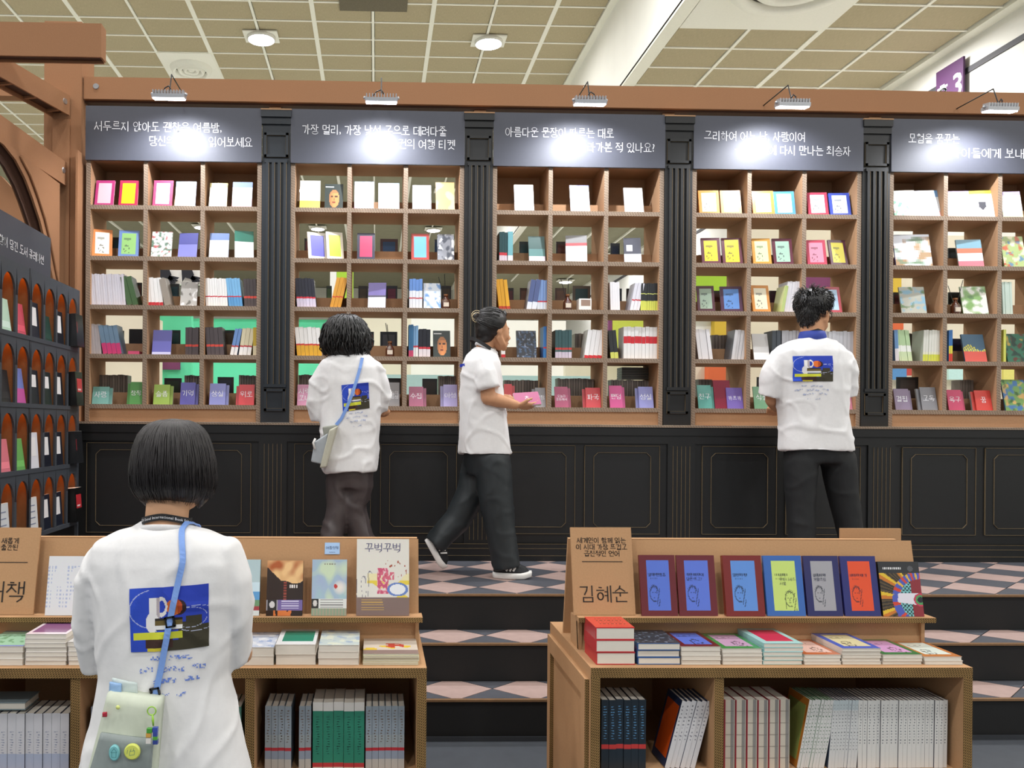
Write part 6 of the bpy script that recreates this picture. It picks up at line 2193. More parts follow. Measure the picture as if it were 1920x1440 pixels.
def scribble(seed, ink='#5f80d8', rows=((0.95, 0.2, 0.8), (0.7, 0.03, 0.97), (0.45, 0.15, 0.9), (0.14, 0.35, 0.7)), strong=1.0):
    rr = random.Random(seed)
    cells = {}

    def fn(u, v):
        for k, (vc, a, b) in enumerate(rows):
            if a < u < b and abs(v - vc + 0.02 * math.sin(u * 20 + k)) < (0.05 if k < 3 else 0.03):
                key = (k, int(u * 52), int(v * 40))
                if key not in cells:
                    cells[key] = rr.random() < 0.42 and (int(u * 9 + k) % 4 != 3)
                return C(ink) if cells[key] else None
        return None
    return fn


def quad_grid(fig, tl, tr, br, bl):
    A, B, Cc, D = [fig.p(*q) for q in (tl, tr, br, bl)]

    def g(u, v):
        top = A.lerp(B, u)
        bot = D.lerp(Cc, u)
        return bot.lerp(top, v)
    return g


def strand_hair(mb, rings, n, rad, wave=0.0, seed=1, jitter=0.004, freq=10, end_var=0.06, t0=0.0, gap=None, arcs=None, lifts=(-0.01, 0.03)):
    """tubes flowing from crown down a stack of elliptical rings [(center, rx, ry)]"""
    rr = random.Random(seed)
    K = len(rings)
    for i in range(n):
        th = 2 * math.pi * (i + rr.random()) / n
        if arcs and not any(a <= th % (2 * math.pi) <= b for a, b in arcs):
            continue
        end = 1 - rr.random() * end_var
        pts = []
        ph = rr.random() * 6.28
        lift = 1 + rr.uniform(*lifts)
        drift = rr.uniform(-0.25, 0.25)
        steps = 12
        for q in range(steps + 1):
            f = (t0 + (end - t0) * q / steps) * (K - 1)
            a = min(int(f), K - 2)
            fr = f - a
            (c0, x0, y0), (c1, x1, y1) = rings[a], rings[a + 1]
            c = c0.lerp(c1, fr)
            rx, ry = x0 + (x1 - x0) * fr, y0 + (y1 - y0) * fr
            t = th + drift * (q / steps) ** 1.5 * 0.6
            wv = wave * math.sin(freq * q / steps + ph) * (q / steps)
            p = Vector((c.x + (rx * lift + wv) * math.cos(t), c.y + (ry * lift + wv) * math.sin(t), c.z + wave * 0.5 * math.cos(freq * q / steps + ph)))
            p += Vector((rr.uniform(-jitter, jitter), rr.uniform(-jitter, jitter), 0)) * (0.3 + q / steps)
            pts.append(p)
        r0 = rad * rr.uniform(0.6, 1.2)
        mb.tube(pts, [r0 * 0.8] + [r0] * (steps - 3) + [r0 * 0.8, r0 * 0.5, r0 * 0.15], 5)


def head_shape(mb, c, s=1.0, fwd=Vector((0, 1, 0)), down=0.0):
    """skull, jaw, nose, lips, ears, brow; fwd = facing direction"""
    f = Vector(fwd).normalized()
    up = Vector((0, 0, 1))
    r = f.cross(up)
    c = Vector(c)
    up = (up - f * 0).normalized()

    def P(a, b, h):
        return c + f * (a * s) + r * (b * s) + up * (h * s)
    mb.ball(P(-0.01, 0, 0.035), (0.088 * s,) * 3, 20)
    mb.ball(P(-0.025, 0, 0.04), (0.086 * s,) * 3, 20)
    mb.ball(P(0.03, 0, -0.005), (0.068 * s, 0.068 * s, 0.08 * s), 18)
    mb.ball(P(0.045, 0, -0.062), (0.045 * s, 0.045 * s, 0.045 * s), 16)
    mb.ball(P(0.07, 0, -0.088), (0.02 * s,) * 3, 12)
    for sd in (-1, 1):
        mb.tube([P(-0.005, sd * 0.062, -0.03), P(0.03, sd * 0.05, -0.07), P(0.066, sd * 0.015, -0.088)], [0.022 * s, 0.02 * s, 0.016 * s], 8)
        mb.ball(P(0.062, sd * 0.036, -0.022), (0.024 * s,) * 3, 10)
        # ear
        for q in range(8):
            t = -0.5 + q * 0.62
            mb.ball(P(-0.005 - 0.014 * math.cos(t), sd * 0.084, 0.0 + 0.026 * math.sin(t)), 0.0075 * s, 8)
        mb.ball(P(-0.004, sd * 0.080, -0.022), 0.008 * s, 8)
        mb.ball(P(-0.002, sd * 0.078, 0.0), (0.012 * s, 0.012 * s, 0.022 * s), 8)
    # nose, lips
    mb.tube([P(0.088, 0, 0.018), P(0.098, 0, -0.008), P(0.11, 0, -0.028)], [0.008 * s, 0.0095 * s, 0.0125 * s], 8)
    for sd in (-1, 1):
        mb.ball(P(0.098, sd * 0.011, -0.031), 0.009 * s, 8)
    mb.tube([P(0.085, -0.02, -0.056), P(0.095, 0, -0.053), P(0.085, 0.02, -0.056)], [0.005 * s, 0.0078 * s, 0.005 * s], 8)
    mb.tube([P(0.083, -0.018, -0.066), P(0.092, 0, -0.067), P(0.083, 0.018, -0.066)], [0.005 * s, 0.0078 * s, 0.005 * s], 8)
    mb.tube([P(0.075, -0.045, 0.028), P(0.09, 0, 0.026), P(0.075, 0.045, 0.028)], [0.01 * s, 0.012 * s, 0.01 * s], 8)
    return P


def face_details(P, s, parent, sides=(-1, 1)):
    em = mat('eye_white', '#dcd8d2', 0.3, 0.0)
    im = mat('dark_iris', '#1a120e', 0.2, 0.0)
    for sd in sides:
        part('eye', MB().ball(P(0.079, sd * 0.03, 0.006), 0.0115 * s, 14), em, parent, smooth=True)
        part('iris', MB().ball(P(0.0865, sd * 0.0305, 0.006), 0.0055 * s, 10), im, parent, smooth=True)
        part('eyebrow', MB().tube([P(0.085, sd * 0.014, 0.027), P(0.088, sd * 0.03, 0.031), P(0.074, sd * 0.05, 0.026)], [0.003 * s, 0.004 * s, 0.002 * s], 6), HAIR, parent, smooth=True)
    part('lips', MB().tube([P(0.0865, -0.02, -0.0565), P(0.1015, 0, -0.0545), P(0.0865, 0.02, -0.0565)], [0.002, 0.0036, 0.002], 6), mat('lip_red', '#a85e52', 0.4, 0.03), parent, smooth=True)


def legs_mesh(fig, rows_l, rows_r, hip, voxel=0.012, seed=1, amp=0.01, name='trousers'):
    mb = MB()
    fig.limb(mb, rows_l, 20, False)
    fig.limb(mb, rows_r, 20, False)
    fig.loft(mb, hip, 24)
    return fuse(mb, voxel, 3, name, folds(amp, seed, 6, 4))


def sneaker(fig_or_none, toe, heel, parent, sole_h=0.03, w=0.047, up=Vector((0, 0, 1))):
    toe, heel = Vector(toe), Vector(heel)
    d = (toe - heel).normalized()
    L = (toe - heel).length
    up = (Vector(up) - d * d.dot(Vector(up))).normalized()
    sd = d.cross(up)

    def outline(k, z, f=1.0):
        out = []
        for q in range(28):
            t = 2 * math.pi * q / 28
            x = 0.5 + 0.5 * math.cos(t)
            wid = w * f * (0.82 + 0.25 * math.sin(math.pi * min(1, x * 0.9 + 0.05)) - 0.12 * (1 - x)) * math.copysign(abs(math.sin(t)) ** 0.75, math.sin(t))
            rise = 0.012 * max(0, x - 0.8) / 0.2
            out.append(heel + d * (L * (0.5 + (x - 0.5) * k)) + sd * wid + up * (z + rise))
        return out

    def rings(rs):
        m = MB()
        n = 28
        for r in rs:
            m.v += [tuple(p) for p in r]
        for k in range(len(rs) - 1):
            for q in range(n):
                m.f.append((k * n + q, k * n + (q + 1) % n, (k + 1) * n + (q + 1) % n, (k + 1) * n + q))
        m.f.append(tuple(range(n)))
        m.f.append(tuple((len(rs) - 1) * n + q for q in range(n)))
        m.m = [0] * len(m.f)
        m.c = [None] * len(m.f)
        return m
    part('sole', rings([outline(0.97, 0.0, 0.9), outline(1.0, 0.006), outline(1.02, sole_h * 0.6, 1.04), outline(1.0, sole_h)]), SOLE, parent, smooth=True, fix=True)
    up_r = []
    for k in range(6):
        f = k / 5
        base = outline(0.97 - 0.03 * f, 0, 1 - 0.35 * f)
        ring = []
        for p in base:
            x = (p - heel).dot(d) / L
            hgt = sole_h - 0.002 + f * (0.035 + 0.055 * max(0, 1 - x * 1.35) + 0.012 * math.sin(math.pi * max(0, min(1, x))))
            back = d * (-0.0 if x < 0.5 else -0.03 * f * (x - 0.5) * 2)
            hh = (p - heel).dot(up)
            ring.append(p + up * (hgt - min(hh, 0.012)) + back)
        up_r.append(ring)
    part('upper', rings(up_r), SHOE, parent, smooth=True, fix=True)
    for k in range(3):
        x = 0.34 + 0.09 * k
        c = heel + d * (L * x) + up * (sole_h + 0.012)
        for s_ in (-1, 1):
            part('stripe', MB().tube([c + sd * s_ * w * 0.97, c + d * 0.02 + sd * s_ * w * 0.78 + up * 0.035], [(0.006, 0.003)] * 2, 6), SOLE, parent)
    for k in range(4):
        c = heel + d * (L * (0.46 + 0.06 * k)) + up * (sole_h + 0.06 - 0.009 * k)
        part('lace', MB().tube([c - sd * 0.022, c + up * 0.004, c + sd * 0.022], 0.0028, 6), SOLE if k % 2 else LANY, parent)


def collar(fig, px0, px1, py, rd, parent, dy=0.0, m=None, tilt=0.02, r=0.008, name='neck_rib'):
    a, b = fig.p(px0, py, dy), fig.p(px1, py, dy)
    c = (a + b) / 2
    rx = (b.x - a.x) / 2
    pts = [c + Vector((rx * math.cos(t), rd * math.sin(t), -tilt * math.sin(t))) for t in [2 * math.pi * k / 28 for k in range(29)]]
    return part(name, MB().tube(pts, [(r, r * 0.7)] * len(pts), 8, cap=False), m or COTTON2, parent, smooth=True)


def shirt(fig, torso, sleeves, voxel, seed, amp, parent, n=36):
    mb = MB()
    fig.loft(mb, torso, n, 2.4)
    for s in sleeves:
        fig.limb(mb, s, 20, False)
    me = fuse(mb, voxel, 2, 't_shirt', folds(amp, seed))
    o = link('t_shirt', setm(me, COTTON), parent)
    return o, BVHTree.FromPolygons([v.co.copy() for v in me.vertices], [tuple(p.vertices) for p in me.polygons])


def band_ribbon(pts, w, nrm, th=0.002):
    """flat strap along pts; nrm(point)->outward normal"""
    mb = MB()
    pts = [Vector(p) for p in pts]
    for k in range(len(pts)):
        d = (pts[min(k + 1, len(pts) - 1)] - pts[max(0, k - 1)]).normalized()
        n = Vector(nrm(pts[k])).normalized()
        s = d.cross(n).normalized() * (w / 2)
        p = pts[k]
        mb.v += [tuple(p - s), tuple(p + s), tuple(p + s + n * th), tuple(p - s + n * th)]
        if k:
            a, b = (k - 1) * 4, k * 4
            for q in range(4):
                mb.f.append((a + q, a + (q + 1) % 4, b + (q + 1) % 4, b + q))
                mb.m.append(0)
                mb.c.append(None)
    return mb


# ---------------------------------------------------------------- 1. short-haired person at the left table, seen from behind
G = Fig(2.14)
GS = Fig(2.015)
g1 = thing('person', 'person with black bob hair in long white T-shirt at the left table', 'person', (G.p(310, 1100).x, 2.14, 0))
g1.location = (0, 0, 0)
tors = [(976, 276, 346, 0.055, 0.02), (984, 256, 362, 0.062, 0.015), (992, 226, 392, 0.078), (1003, 202, 416, 0.092), (1020, 182, 434, 0.106), (1050, 172, 448, 0.118), (1100, 174, 448, 0.126), (1180, 184, 436, 0.13), (1260, 190, 428, 0.13), (1340, 176, 446, 0.138), (1440, 152, 468, 0.15), (1500, 142, 478, 0.155), (1540, 138, 482, 0.157)]
slL = [(196, 1030, 0.0, 26, 0.066), (168, 1085, 0.01, 32, 0.074), (162, 1160, 0.03, 33, 0.078), (166, 1254, 0.08, 33, 0.08)]
slR = [(424, 1030, 0.0, 26, 0.066), (444, 1085, 0.01, 28, 0.07), (446, 1160, 0.03, 27, 0.074), (438, 1236, 0.08, 24, 0.076)]
sh1, bv1 = shirt(G, tors, [slL, slR], 0.0085, 3.0, 0.012, g1)
collar(G, 258, 362, 997, 0.068, g1, 0.012, tilt=0.018)
part('hem', MB(), COTTON, g1) if False else None
sk = MB()
G.loft(sk, [(1530, 150, 470, 0.15), (1640, 140, 480, 0.16), (1760, 130, 490, 0.17)], 36)
link('skirt', setm(fuse(sk, 0.014, 2, 'skirt', folds(0.008, 9.0)), mat('white_skirt_cloth', '#dcdcdc', 0.85, 0.03)), g1)
bd = MB()
hp = G.p(318, 893, 0.035)
Ph = head_shape(bd, hp, 0.9, Vector((0, 0.97, -0.2)))
G.limb(bd, [(311, 1000, 0.0, 40, 0.055), (312, 960, 0.01, 40, 0.053), (316, 905, 0.03, 42, 0.055)])
G.loft(bd, [(990, 262, 356, 0.05), (1040, 215, 405, 0.075), (1200, 215, 405, 0.095), (1440, 200, 420, 0.1), (1600, 190, 430, 0.11)], 24)
for sx, x0, x1 in ((-1, 166, 205), (1, 440, 410)):
    G.limb(bd, [(x0 - sx * 22, 1060, 0.0, 20), (x0 - sx * 6, 1150, 0.03, 20), (x0, 1240, 0.09, 20)])
    el, wr = G.p(x0, 1245, 0.09), G.p(x1 + (20 if sx < 0 else -14), 1225, 0.31)
    bd.tube([el, el.lerp(wr, 0.4), wr], [0.034, 0.033, 0.024], 14)
    hand(bd, wr, (0.15 * -sx, 1, 0.05), (0, 0.1, -1), 0.95, 0.5, sx)
for x0 in (255, 365):
    a = G.p(x0, 1600)
    bd.tube([a, Vector((a.x, 2.15, 0.28)), Vector((a.x, 2.14, 0.09)), Vector((a.x, 2.15, 0.04))], [0.075, 0.05, 0.035, 0.03], 14)
link('body', setm(fuse(bd, 0.007, 3, 'body'), SKIN_L), g1)
face_details(Ph, 0.9, g1)
for x0 in (255, 365):
    a = G.p(x0, 1600)
    sneaker(None, (a.x, 2.33, 0.001), (a.x, 2.08, 0.001), g1)
# bob hair: smooth cap plus strands
hr = [(G.p(320, 785, 0.03), 0.010, 0.010)]
for py, xl, xr, rd, dy in ((788, 296, 346, 0.036, 0.03), (793, 280, 360, 0.058, 0.03), (801, 268, 372, 0.076, 0.03), (816, 257, 383, 0.092, 0.028), (838, 249, 391, 0.102, 0.026), (865, 244, 397, 0.108, 0.025), (890, 242, 399, 0.109, 0.026), (912, 243, 398, 0.104, 0.03), (930, 249, 392, 0.092, 0.04)):
    c = G.p((xl + xr) / 2, py, dy)
    hr.append((c, (xr - xl) / 2 / G.s, rd))
hm = MB()
hm.loft(hr + [(G.p(318, 944, 0.05), 0.062, 0.062)], 32)
G.limb(hm, [(257, 905, 0.04, 10, 0.05), (262, 930, 0.05, 8, 0.045), (270, 948, 0.06, 4, 0.03)])
G.limb(hm, [(384, 905, 0.04, 10, 0.05), (378, 932, 0.05, 9, 0.045), (366, 950, 0.06, 4, 0.03)])
capm = fuse(hm, 0.006, 3, 'hair', lambda c: 0.0012 * noise.noise(Vector((math.atan2(c.y - 2.16, c.x - hp.x) * 38, c.z * 3, 1))))
hairo = link('hair', setm(capm, HAIR_B), g1)
sm = MB()
strand_hair(sm, hr[1:] + [(G.p(320, 942, 0.045), 0.084, 0.082)], 460, 0.0017, 0.0, 5, 0.0012, end_var=0.08)
hr2 = hr[:-2] + [(G.p(320, 905, 0.04), 0.094, 0.085), (G.p(318, 930, 0.045), 0.074, 0.072), (G.p(316, 952, 0.04), 0.058, 0.062)]
strand_hair(sm, hr2[1:], 300, 0.0016, 0.0, 8, 0.001, end_var=0.14)
o = part('hair_strands', sm, HAIR_B, hairo, smooth=True)
o['kind'] = 'stuff'
# nape wisps
wm = MB()
for k in range(46):
    x = 272 + 82 * (k / 45)
    a = G.p(x, 928 + RND.uniform(-2, 2), -0.016 - 0.01 * math.sin((x - 272) / 82 * math.pi))
    b = G.p(x + RND.uniform(-4, 4), 938 + RND.uniform(-2, 6) + (6 if abs(x - 313) < 20 else 0) * 0, -0.012 - 0.008 * math.sin((x - 272) / 82 * math.pi))
    wm.tube([a, a.lerp(b, 0.6), b], [0.0022, 0.0018, 0.0004], 5)
part('nape_wisps', wm, HAIR_B, hairo, smooth=True)['kind'] = 'stuff'
# lanyard with lettering around the neck
lc = G.p(313, 965, 0.006)
lr = 0.061
lp = []
for k in range(33):
    t = math.pi + math.pi * k / 32
    lp.append(lc + Vector((lr * math.cos(t), lr * 0.95 * math.sin(t), -0.016 * abs(math.cos(t)) ** 1.6 - 0.0)))
lan = part('lanyard', band_ribbon(lp, 0.0165, lambda p: (p - lc) * Vector((1, 1, 0))), LANY, g1)
txt = text_mesh('2024 Seoul International Book Fair', 0.0095, LETTER, 'CENTER')
tm = bpy.data.meshes.new('lettering')
tv = []
for v in txt.vertices:
    t = 1.5 * math.pi + v.co.x / lr
    rr_ = lr + 0.0032
    tv.append(tuple(lc + Vector((rr_ * math.cos(t), rr_ * 0.95 * math.sin(t), v.co.y - 0.003 - 0.016 * abs(math.cos(t)) ** 1.6))))
tm.from_pydata(tv, [], [tuple(p.vertices) for p in txt.polygons])
tm.materials.append(LETTER)
link('lettering', tm, lan)
# shirt print
drape(quad_grid(GS, (243, 1104), (388, 1097), (388, 1216), (247, 1222)), 96, 80, tee_art, bv1, 'shirt_print', sh1)
drape(quad_grid(GS, (258, 1230), (386, 1226), (386, 1312), (262, 1316)), 96, 60, scribble(3, '#6f8cdc'), bv1, 'shirt_scribble', sh1)['kind'] = 'stuff'


# ---- strap and bag of person 1
def on_shirt(bvh, fig, px, py, off=0.004):
    w = fig.p(px, py)
    h = bvh.ray_cast(w - Vector((0, 0.6, 0)), Vector((0, 1, 0)))
    return (h[0] if h[0] is not None else w) - Vector((0, off, 0))


bag = thing('crossbody_bag', 'pale green and grey crossbody bag with badges on the short-haired person', 'bag', (0, 0, 0))
sp = []
sx_ = G.p(352, 985).x - 0.004
for dy in (0.06, 0.03, 0.0, -0.025, -0.05, -0.07):
    hit = bv1.ray_cast(Vector((sx_ + 0.012 + dy * 0.1, 2.14 + dy, 2.0)), Vector((0, 0, -1)))
    if hit[0] is not None and hit[0].z > 1.05:
        sp.append(hit[0] + Vector((0, 0, 0.005)))
sp = sp + [on_shirt(bv1, GS, x, y) for x, y in ( (342, 1050), (334, 1090), (327, 1125), (319, 1165), (311, 1210), (303, 1255), (294, 1298), (291, 1312))]
def snap_strap(pts, bvh, n=6, off=0.004):
    out, nr = [], []
    for a, b in zip(pts, pts[1:]):
        for k in range(n):
            q = bvh.find_nearest(a.lerp(b, k / n))
            out.append(q[0] + q[1] * off)
            nr.append(q[1])
    for _ in range(3):
        out = [out[0]] + [(out[i - 1] + out[i] * 2 + out[i + 1]) / 4 for i in range(1, len(out) - 1)] + [out[-1]]
    return out, nr


sp, sn_ = snap_strap(sp[:-2], bv1)
sp += [on_shirt(bv1, GS, 294, 1298), on_shirt(bv1, GS, 291, 1312)]
sn_ += [Vector((0, -1, 0))] * 2
part('strap', band_ribbon(sp, 0.0145, lambda p: sn_[min(range(len(sp)), key=lambda i: (sp[i] - p).length)], 0.003), BLUE_STRAP, bag)
for px, py in ((320, 1165), (293, 1297)):
    c = on_shirt(bv1, GS, px, py, 0.006)
    bkl = part('buckle', rect_bead(-0.0095, 0.0095, -0.011, 0.011, w=0.004, d=0.004), BLACKP, bag, loc=c, rot=(0, -0.18, 0))
BAGM = mat('pale_green_nylon', '#ccd3c0', 0.6, 0.04, 60)
BAGG = mat('grey_nylon_pocket', '#8b9492', 0.55, 0.05, 60)


def bag_quad(pts, y0, th, m, name, parent, n=14, bulge=0.012):
    """soft panel from pixel quad tl,tr,br,bl"""
    A, B, Cc, D = [GB.p(*q) for q in pts]
    mb = MB()
    fr = {}
    for i in range(n + 1):
        for j in range(n + 1):
            u, v = i / n, j / n
            p = D.lerp(Cc, u).lerp(A.lerp(B, u), v)
            b = bulge * math.sin(math.pi * u) ** 0.6 * math.sin(math.pi * v) ** 0.6 + 0.003 * noise.noise(Vector((u * 4, v * 5, y0 * 9)))
            fr[(i, j)] = Vector((p.x, y0 - b, p.z))
    for i in range(n):
        for j in range(n):
            mb.quad([fr[(i, j)], fr[(i + 1, j)], fr[(i + 1, j + 1)], fr[(i, j + 1)]])
            mb.quad([fr[(i, j + 1)] * 1 + Vector((0, th, 0)), fr[(i + 1, j + 1)] + Vector((0, th, 0)), fr[(i + 1, j)] + Vector((0, th, 0)), fr[(i, j)] + Vector((0, th, 0))])
    for i in range(n):
        for (a, b) in (((i, 0), (i + 1, 0)), ((i + 1, n), (i, n)), ((0, i + 1), (0, i)), ((n, i), (n, i + 1))):
            mb.quad([fr[b], fr[a], fr[a] + Vector((0, th, 0)), fr[b] + Vector((0, th, 0))])
    me = mb.mesh(name, m, True)
    bm = bmesh.new()
    bm.from_mesh(me)
    bmesh.ops.remove_doubles(bm, verts=bm.verts, dist=0.0004)
    bm.to_mesh(me)
    bm.free()
    me.polygons.foreach_set('use_smooth', [True] * len(me.polygons))
    return link(name, me, parent)


by = 2.14 - 0.175
GB = Fig(by)
bag_quad([(201, 1300), (300, 1314), (282, 1560), (136, 1560)], by, 0.05, BAGM, 'body', bag)
bag_quad([(193, 1370), (291, 1382), (276, 1555), (138, 1555)], by - 0.018, 0.01, BAGG, 'pocket', bag, bulge=0.008)
bag_quad([(200, 1284), (222, 1288), (222, 1312), (199, 1304)], by + 0.02, 0.006, mat('blue_card', '#8fb2dc', 0.5, 0.03), 'card', bag, 6, 0.002)
bag_quad([(203, 1278), (250, 1288), (252, 1316), (203, 1306)], by + 0.028, 0.004, mat('pale_lining', '#c4d0ce', 0.6, 0.03), 'inner_flap', bag, 6, 0.002)
bag_quad([(195, 1333), (203, 1332), (203, 1341), (195, 1341)], by - 0.012, 0.004, mat('red_tag', '#b3283c', 0.6, 0.02), 'side_tag', bag, 3, 0.0)


def badge(px, py, rx, col, ink, shape):
    c = GB.p(px, py)
    c = Vector((c.x, by - 0.029, c.z))
    m = MB().loft([(Vector((0, 0, -0.002)), rx, 0.0185), (Vector((0, 0, 0.002)), rx, 0.0185), (Vector((0, 0, 0.0045)), rx * 0.85, 0.0155)], 28)
    o = part('badge', m, mat('badge_' + col, col, 0.25, 0.02, coat=0.4), bag, loc=c, rot=(math.pi / 2, 0, 0))
    d = MB()
    im = mat('badge_ink', '#2e6e70' if shape == 'house' else '#8a9028', 0.5, 0.0)
    lines = [(-0.4, -0.5, 0.4, -0.5), (-0.4, -0.5, -0.4, 0.1), (0.4, -0.5, 0.4, 0.1), (-0.55, 0.1, 0.55, 0.1), (-0.55, 0.1, 0, 0.6), (0.55, 0.1, 0, 0.6)] if shape == 'house' else [(-0.3, -0.4, 0.3, -0.3), (0.3, -0.3, 0.35, 0.2), (-0.3, -0.4, -0.25, 0.1), (-0.25, 0.1, 0.35, 0.2), (-0.2, 0.1, -0.1, 0.4), (0.2, 0.2, 0.25, 0.5), (-0.6, -0.2, -0.5, 0.3)]
    for a, b, c2, d2 in lines:
        d.tube([(a * rx, b * 0.0185, 0.0042), (c2 * rx, d2 * 0.0185, 0.0042)], 0.0006, 5)
    part('drawing', d, im, o)


badge(222, 1402, 0.0125, '#7cc0c4', '', 'house')
badge(255, 1400, 0.0185, '#d9e06a', '', 'cat')
c = GB.p(224, 1323)
part('snap', MB().ball((c.x, by - 0.012, c.z), (0.005, 0.003, 0.005), 12), mat('yellow_snap', '#dbe287', 0.4, 0.0), bag, smooth=True)
# key ring with block charm hanging from the strap end
kc = GB.p(293, 1322, -0.04)
charm = thing('key_charm', 'lime key ring with small green and blue block charm on the bag strap', 'charm', tuple(kc))
LIMEP = mat('lime_plastic', '#9ecf4c', 0.35, 0.03)
part('ring', MB().tube([(0.0095 * math.cos(t), 0, 0.0095 * math.sin(t)) for t in [2 * math.pi * k / 20 for k in range(21)]], 0.0016, 6, cap=False), LIMEP, charm, smooth=True)
part('clasp', MB().tube([(0.002, 0, -0.009), (0.003, 0, -0.022), (0.004, 0, -0.034)], [0.0022, 0.003, 0.0018], 8), LIMEP, charm, smooth=True)
for k, (x, z, col, w_, h_) in enumerate(((-0.004, -0.044, '#4d9a3c', 0.006, 0.005), (-0.006, -0.055, '#d2a24e', 0.0055, 0.005), (-0.006, -0.066, '#e4e0da', 0.0055, 0.007), (0.009, -0.042, '#3a50a8', 0.0055, 0.005), (0.009, -0.052, '#3c4c9c', 0.005, 0.005), (0.009, -0.061, '#5aa83c', 0.005, 0.004), (0.0095, -0.07, '#34468e', 0.0055, 0.005))):
    boxpart('block', x - w_, x + w_, -0.005, 0.005, z - h_, z + h_, mat('charm_' + col, col, 0.35, 0.02), charm)

# ---------------------------------------------------------------- 2. curly-haired person at the second bookcase
Q = Fig(4.98)
QS = Fig(4.845)
g2 = thing('person', 'person with wavy black hair and crossbody bag browsing the second bookcase', 'person')
tors = [(662, 640, 684, 0.055, 0.0), (667, 622, 694, 0.075), (675, 608, 706, 0.1), (690, 600, 714, 0.12), (715, 598, 716, 0.13), (760, 601, 715, 0.135), (820, 602, 713, 0.14), (860, 604, 710, 0.15), (884, 606, 707, 0.155)]
sl = [(612, 690, 0, 16, 0.07), (598, 720, 0.02, 19, 0.08), (594, 752, 0.03, 20, 0.085), (602, 783, 0.05, 22, 0.085)]
sr = [(706, 690, 0, 14, 0.07), (715, 715, 0.02, 16, 0.075), (720, 740, 0.04, 15, 0.08), (714, 762, 0.08, 14, 0.08)]
sh2, bv2 = shirt(Q, tors, [sl, sr], 0.0105, 11.0, 0.017, g2)
collar(Q, 638, 686, 664, 0.06, g2)
bd = MB()
hp2 = Q.p(652, 640, 0.01)
P2 = head_shape(bd, hp2 + Vector((0, 0, -0.005)), 0.92, Vector((0.15, 0.98, -0.1)))
Q.limb(bd, [(660, 685, 0, 17), (658, 665, 0, 17), (654, 640, 0.01, 18)])
Q.loft(bd, [(672, 622, 696, 0.08), (720, 612, 704, 0.1), (880, 628, 688, 0.09), (900, 630, 686, 0.09)], 24)
Q.limb(bd, [(600, 715, 0.02, 13), (603, 780, 0.06, 12)])
el = Q.p(603, 780, 0.06)
wr = Q.p(640, 770, 0.3)
bd.tube([el, wr], [0.036, 0.024], 12)
hand(bd, wr, (0.5, 0.8, 0), (0, 0.2, -1), 1.0, 0.5, -1)
Q.limb(bd, [(716, 715, 0.02, 12), (716, 762, 0.08, 11)])
el, wr = Q.p(718, 768, 0.08), Q.p(724, 772, 0.28)
bd.tube([el, wr], [0.036, 0.025], 12)
hand(bd, wr, (-0.1, 1, 0.1), (0, 0.2, -1), 1.0, 0.5, 1)
for pts_ in (((633, 900, 0), (632, 950, 0), (622, 1005, -0.02), (612, 1062, -0.03)), ((676, 900, 0), (664, 950, 0.02), (678, 1005, 0.03), (690, 1062, 0.03))):
    bd.tube([Q.p(*q) for q in pts_], [0.06, 0.05, 0.045, 0.034], 12)
link('body', setm(fuse(bd, 0.008, 3, 'body'), SKIN), g2)
face_details(P2, 0.92, g2)
tr = legs_mesh(Q, [(633, 900, 0, 24, 0.1), (632, 950, 0.0, 22, 0.095), (622, 1005, -0.02, 22, 0.09), (612, 1058, -0.03, 21, 0.09)],
               [(676, 900, 0, 26, 0.1), (664, 950, 0.02, 25, 0.1), (678, 1005, 0.03, 25, 0.095), (690, 1058, 0.03, 22, 0.09)],
               [(872, 612, 702, 0.12), (890, 612, 702, 0.12), (915, 612, 700, 0.11)], 0.012, 4.0, 0.022)
link('trousers', setm(tr, TROUS_BR), g2)
for px, dy in ((610, -0.06), (692, 0.0)):
    a = Q.p(px, 1060, dy)
    sneaker(None, (a.x + 0.02, a.y + 0.16, PLAT_Z + 0.001), (a.x, a.y - 0.09, PLAT_Z + 0.001), g2)
hr = [(Q.p(648, 589, 0.02), 0.01, 0.01)]
for py, xl, xr, rd in ((592, 632, 664, 0.05), (600, 619, 677, 0.085), (614, 611, 685, 0.105), (630, 607, 690, 0.115), (648, 606, 690, 0.112), (662, 611, 688, 0.1), (672, 620, 684, 0.085)):
    hr.append((Q.p((xl + xr) / 2, py, 0.015), (xr - xl) / 2 / Q.s, rd))
hm = MB()
hm.loft(hr, 28)
capm = fuse(hm, 0.009, 2, 'hair', lambda c: 0.007 * noise.noise(c * 26) - 0.003)
hairo = link('hair', setm(capm, HAIR), g2)
sm = MB()
strand_hair(sm, hr[1:], 230, 0.0055, 0.009, 21, 0.007, freq=11, end_var=0.5, lifts=(0.0, 0.1))
strand_hair(sm, hr[1:], 130, 0.005, 0.014, 22, 0.009, freq=14, end_var=0.25, lifts=(0.0, 0.12))
part('hair_strands', sm, HAIR, hairo, smooth=True)['kind'] = 'stuff'
lc = Q.p(662, 665, 0.0)
lp = [lc + Vector((0.07 * math.cos(t), 0.062 * math.sin(t), 0.015 - 0.02 * abs(math.cos(t)))) for t in [math.pi + math.pi * k / 20 for k in range(21)]]
part('lanyard', band_ribbon(lp, 0.018, lambda p: (p - lc) * Vector((1, 1, 0))), LANY, g2)
drape(quad_grid(QS, (640, 722), (691, 717), (693, 765), (643, 772)), 64, 56, tee_art, bv2, 'shirt_print', sh2, off=0.004)
drape(quad_grid(QS, (646, 775), (690, 770), (690, 800), (648, 806)), 60, 40, scribble(5, '#a9b4d6'), bv2, 'shirt_scribble', sh2, off=0.004)['kind'] = 'stuff'
bag2 = thing('crossbody_bag', 'small grey crossbody bag on the wavy-haired person at the second bookcase', 'bag')
